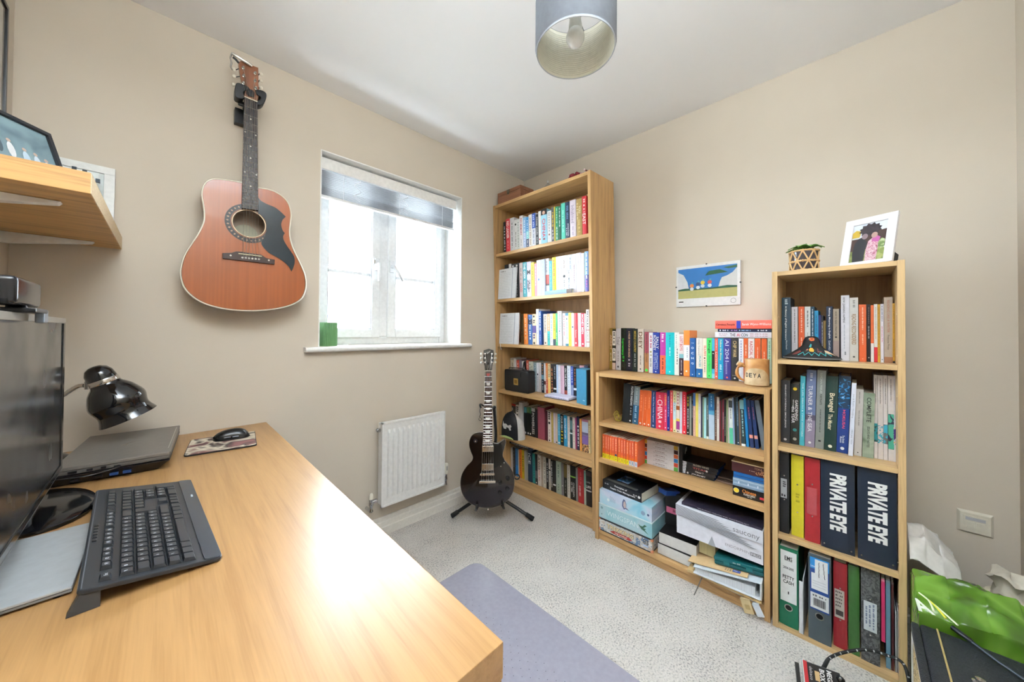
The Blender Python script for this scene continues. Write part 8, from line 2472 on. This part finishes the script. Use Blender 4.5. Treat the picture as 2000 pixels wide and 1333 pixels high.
# green plastic sack behind the amplifier
sk_ = thing('plastic_sack', 'crumpled lime green plastic sack between the amplifier and the wall', 'bag', (1.75, -.25, 0))
GZ = .36
xa, xb = AX1 + .014, 1.76
ylim = -.125
top = []
for t in (0, .25, .5, .75, 1):
    x = xa + (xb - xa) * t
    row = []
    for s in (0, .25, .5, .75, 1):
        y = ylim + (YB + .02 - ylim) * s
        z = GZ + .05 * math.sin(PI * min(1, t * 1.0)) + .02 * math.sin(PI * s) - .02 * s * t + (.012 if .2 < s < .8 and t == .5 else 0)
        row.append((x, y, z))
    top.append(row)
g = [[(p[0], p[1], .004) for p in top[0]]] + [[(p[0] - (.006), p[1], GZ * .6) for p in top[0]]] + top + [[(p[0] + .006, p[1], .004) for p in top[-1]]]
b = MB()
vs, fs = crumple(g, .022, 21, 64, 40)
b.add(vs, fs)
nv = 40
rows = 65
for side in (0, nv):
    idx = [r * (nv + 1) + side for r in range(rows)]
    b.f.append(tuple(idx))
    b.fm.append(0)
GRN = mat('6d9c28', .22, 0, 'blotch', cols='38521a,4c741e,6e9838,587e24', scale=7)
b.build('sack', GRN, sk_, 0, 80)
for k, (px_, py_, rot) in enumerate(((1800, 1192, -.5),)):
    c = hit(px_, py_, 2, GZ + .052)
    text('A', frame(c.x, c.y, c.z + .012, (.25, -.97, 0), (.97, .25, 0), (0, 0, 1)), .032, .06, 'e8f0e0', sk_, bold=.03)
for k in range(3):
    c = hit(1790 + 10 * k, 1165 + 8 * k, 2, GZ + .055)
    MB().tube(spline([(c.x, c.y - .005, c.z + .012), (c.x - .03, c.y - .02, c.z + .014), (c.x - .07, c.y - .025 - .01 * k, c.z + .01)], 4), .0022, 5).build('printed_curve', mat('e4f0c8' if k != 1 else 'e0d83a', .4), sk_)
# white carrier bag tucked behind the sack
wb = thing('carrier_bag', 'crumpled white plastic bag tucked between the sack and narrow bookcase', 'bag', (1.9, -.16, .3))
c0, c1, c2 = hit(1774, 1112, 0, 1.98), hit(1842, 1150, 0, 1.98), hit(1800, 1170, 0, 1.9)
g = []
for t in (0, .35, .7, 1):
    row = []
    for s in (0, .33, .66, 1):
        x = 1.93 - .17 * t
        y = -.125 - .11 * s
        z = .39 + .125 * math.sin(PI * (.2 + .62 * (1 - t))) * (1 - .75 * s ** 2) - .06 * t
        row.append((x, y, z))
    g.append(row)
b = MB()
vs, fs = crumple(g, .03, 5, 26, 22)
b.add(vs, fs)
o = b.build('sheet', mat('dedbd6', .4), wb, 0, 80)
sd = o.modifiers.new('thickness', 'SOLIDIFY')
sd.thickness = .002
# black tub with cream lid and a film bag on it
tb_ = hit(1975, 1185, 2, .385)
tx, ty = 1.87, -.338
tub = thing('storage_tub', 'black tub with cream lid and film bag in the far corner', 'tub', (tx, ty, .0))
tz = hit(1985, 1182, 0, 1.84).z
MB(Matrix.Translation((tx, ty, 0))).lathe([(.04, .002), (.046, .01), (.048, tz - .02), (.046, tz - .016)], 32).build('tub_body', mat('17161a', .25), tub, 0, 40)
MB(Matrix.Translation((tx, ty, 0))).lathe([(.05, tz - .018), (.051, tz - .012), (.051, tz), (.047, tz + .004), (.001, tz + .004)], 32).build('lid', mat('cfc7b0', .35), tub, 0, 40)
vd = Vector((-tx, -ty, 0)).normalized()
nrm = Vector((vd.x, vd.y, 0))
c = Vector((tx, ty, 0)) + nrm * .0488
text('fungers', frame(c.x, c.y, tz - .045, (nrm.y * -1, nrm.x, 0), (0, 0, 1), (nrm.x, nrm.y, 0)), .06, .014, 'd8d4cc', tub)
text('60', frame(c.x, c.y, tz - .072, (nrm.y * -1, nrm.x, 0), (0, 0, 1), (nrm.x, nrm.y, 0)), .022, .014, 'd8d4cc', tub)
b = MB(Matrix.Translation((tx, ty, tz + .004)))
rn = random.Random(9)
pr_ = [(.036, 0), (.034, .014), (.024, .03), (.03, .046), (.042, .058), (.03, .068), (.002, .066)]
vs, fs = [], []
nn_ = 22
for r, z in pr_:
    for i in range(nn_):
        k = 1 + .16 * math.sin(i * 2.1 + z * 60) + rn.uniform(-.06, .06)
        vs.append((r * k * math.cos(2 * PI * i / nn_), r * k * math.sin(2 * PI * i / nn_), z + .012 * math.sin(i * .9)))
b.add(vs, [(j * nn_ + i, j * nn_ + (i + 1) % nn_, (j + 1) * nn_ + (i + 1) % nn_, (j + 1) * nn_ + i) for j in range(len(pr_) - 1) for i in range(nn_)])
b.build('film_bag', mat('cfc8b8', .35), tub, 0, 70)

# packet with printed card standing on the carpet, braided cable leading away
k0 = hit(1566, 1330, 2, .02)
pkx = Vector((1.50, .135, 0))
cu = Vector((.28, -.96, 0)).normalized()
cn = Vector((-.80, -.23, .55)).normalized()
cv = cn.cross(cu)
Mc = frame(1.512, .128, .085, cu, cv, cn)
pk2 = thing('cable_packet', 'black and red printed cable packet at the foot of the narrow bookcase', 'packet', (1.52, .1, 0))
bw = .092
MB(Mc).box(0, bw, -.13, 0, -.014, 0).build('packet_body', mat('1a191b', .35), pk2, .0015)
MB(Mc).box(-.001, .009, -.13, .001, -.0145, .0006).build('red_edge', mat('b8202c', .35), pk2)
MB(Mc).box(-.0035, -.001, -.13, .002, -.014, .0002).build('pale_edge', mat('c8cccc', .3), pk2)
MB(Mc).box(-.022, -.012, -.1, -.012, -.014, -.002).build('hang_tab', mat('17181a', .4), pk2)
text('MEGA', Mc @ frame(.064, -.022, .0006, (0, -1, 0), (1, 0, 0), (0, 0, 1)), .036, .013, 'e8e8e8', pk2, bold=.03)
text('BOX', Mc @ frame(.046, -.022, .0006, (0, -1, 0), (1, 0, 0), (0, 0, 1)), .03, .013, 'e8e8e8', pk2, bold=.03)
text('deltaco', Mc @ frame(.018, -.026, .0006, (0, -1, 0), (1, 0, 0), (0, 0, 1)), .034, .008, 'c8c4c8', pk2)
MB(Mc).box(.027, .039, -.04, -.016, .0002, .0008).build('printed_tool', mat('c8a878', .4), pk2)
MB(Mc).box(.04, .056, -.07, -.048, .0002, .0008).build('red_bar', mat('c83a40', .4), pk2)
plg = Mc @ Vector((bw - .006, -.004, .01))
MB(Mc @ Matrix.Translation((bw - .002, -.014, .0))).lathe([(.009, -.02), (.0095, .012), (.008, .022), (.001, .024)], 14).build('adapter', mat('141416', .25), pk2, 0, 50)
cp = [hit(1607, 1308, 0, 1.545), hit(1618, 1288, 0, 1.56), hit(1645, 1276, 0, 1.6), hit(1690, 1270, 0, 1.64), hit(1730, 1280, 0, 1.66), hit(1768, 1304, 0, 1.655)]
bc = thing('braided_cable', 'black braided cable with white flecks arching before the narrow bookcase', 'cable', (cp[0].x, cp[0].y, 0))
endp = [tuple(p) for p in cp] + [(1.60, -.115, .03), (1.5, -.1, .006)]
sp_ = spline(endp, 8)
MB().tube([cp[0] - Vector((.012, -.004, .02)), cp[0], cp[1]], [.0052, .0062, .0046], 10).build('cable_boot', mat('1a1a1c', .4), bc, 0, 60)
MB().tube(sp_, .0044, 8).build('braid', mat('19191b', .6), bc, 0, 60)
for i in range(9, len(sp_) - 14, 3):
    p, q = Vector(sp_[i]), Vector(sp_[i + 1])
    d = (q - p).normalized()
    s = d.cross(Vector((-.8, -.2, .5))).normalized()
    t3 = s.cross(d)
    for sg in (-1, 1):
        A = frame(*(p + t3 * .0041 + s * .0014 * sg), d, s, t3)
        MB(A).box(-.0018, .0018, -.0009, .0009, -.0006, .0009).build('white_fleck', mat('dedede', .5), bc)

# ------------------------------------------------------------------ finish
label_books()
fit_texts()
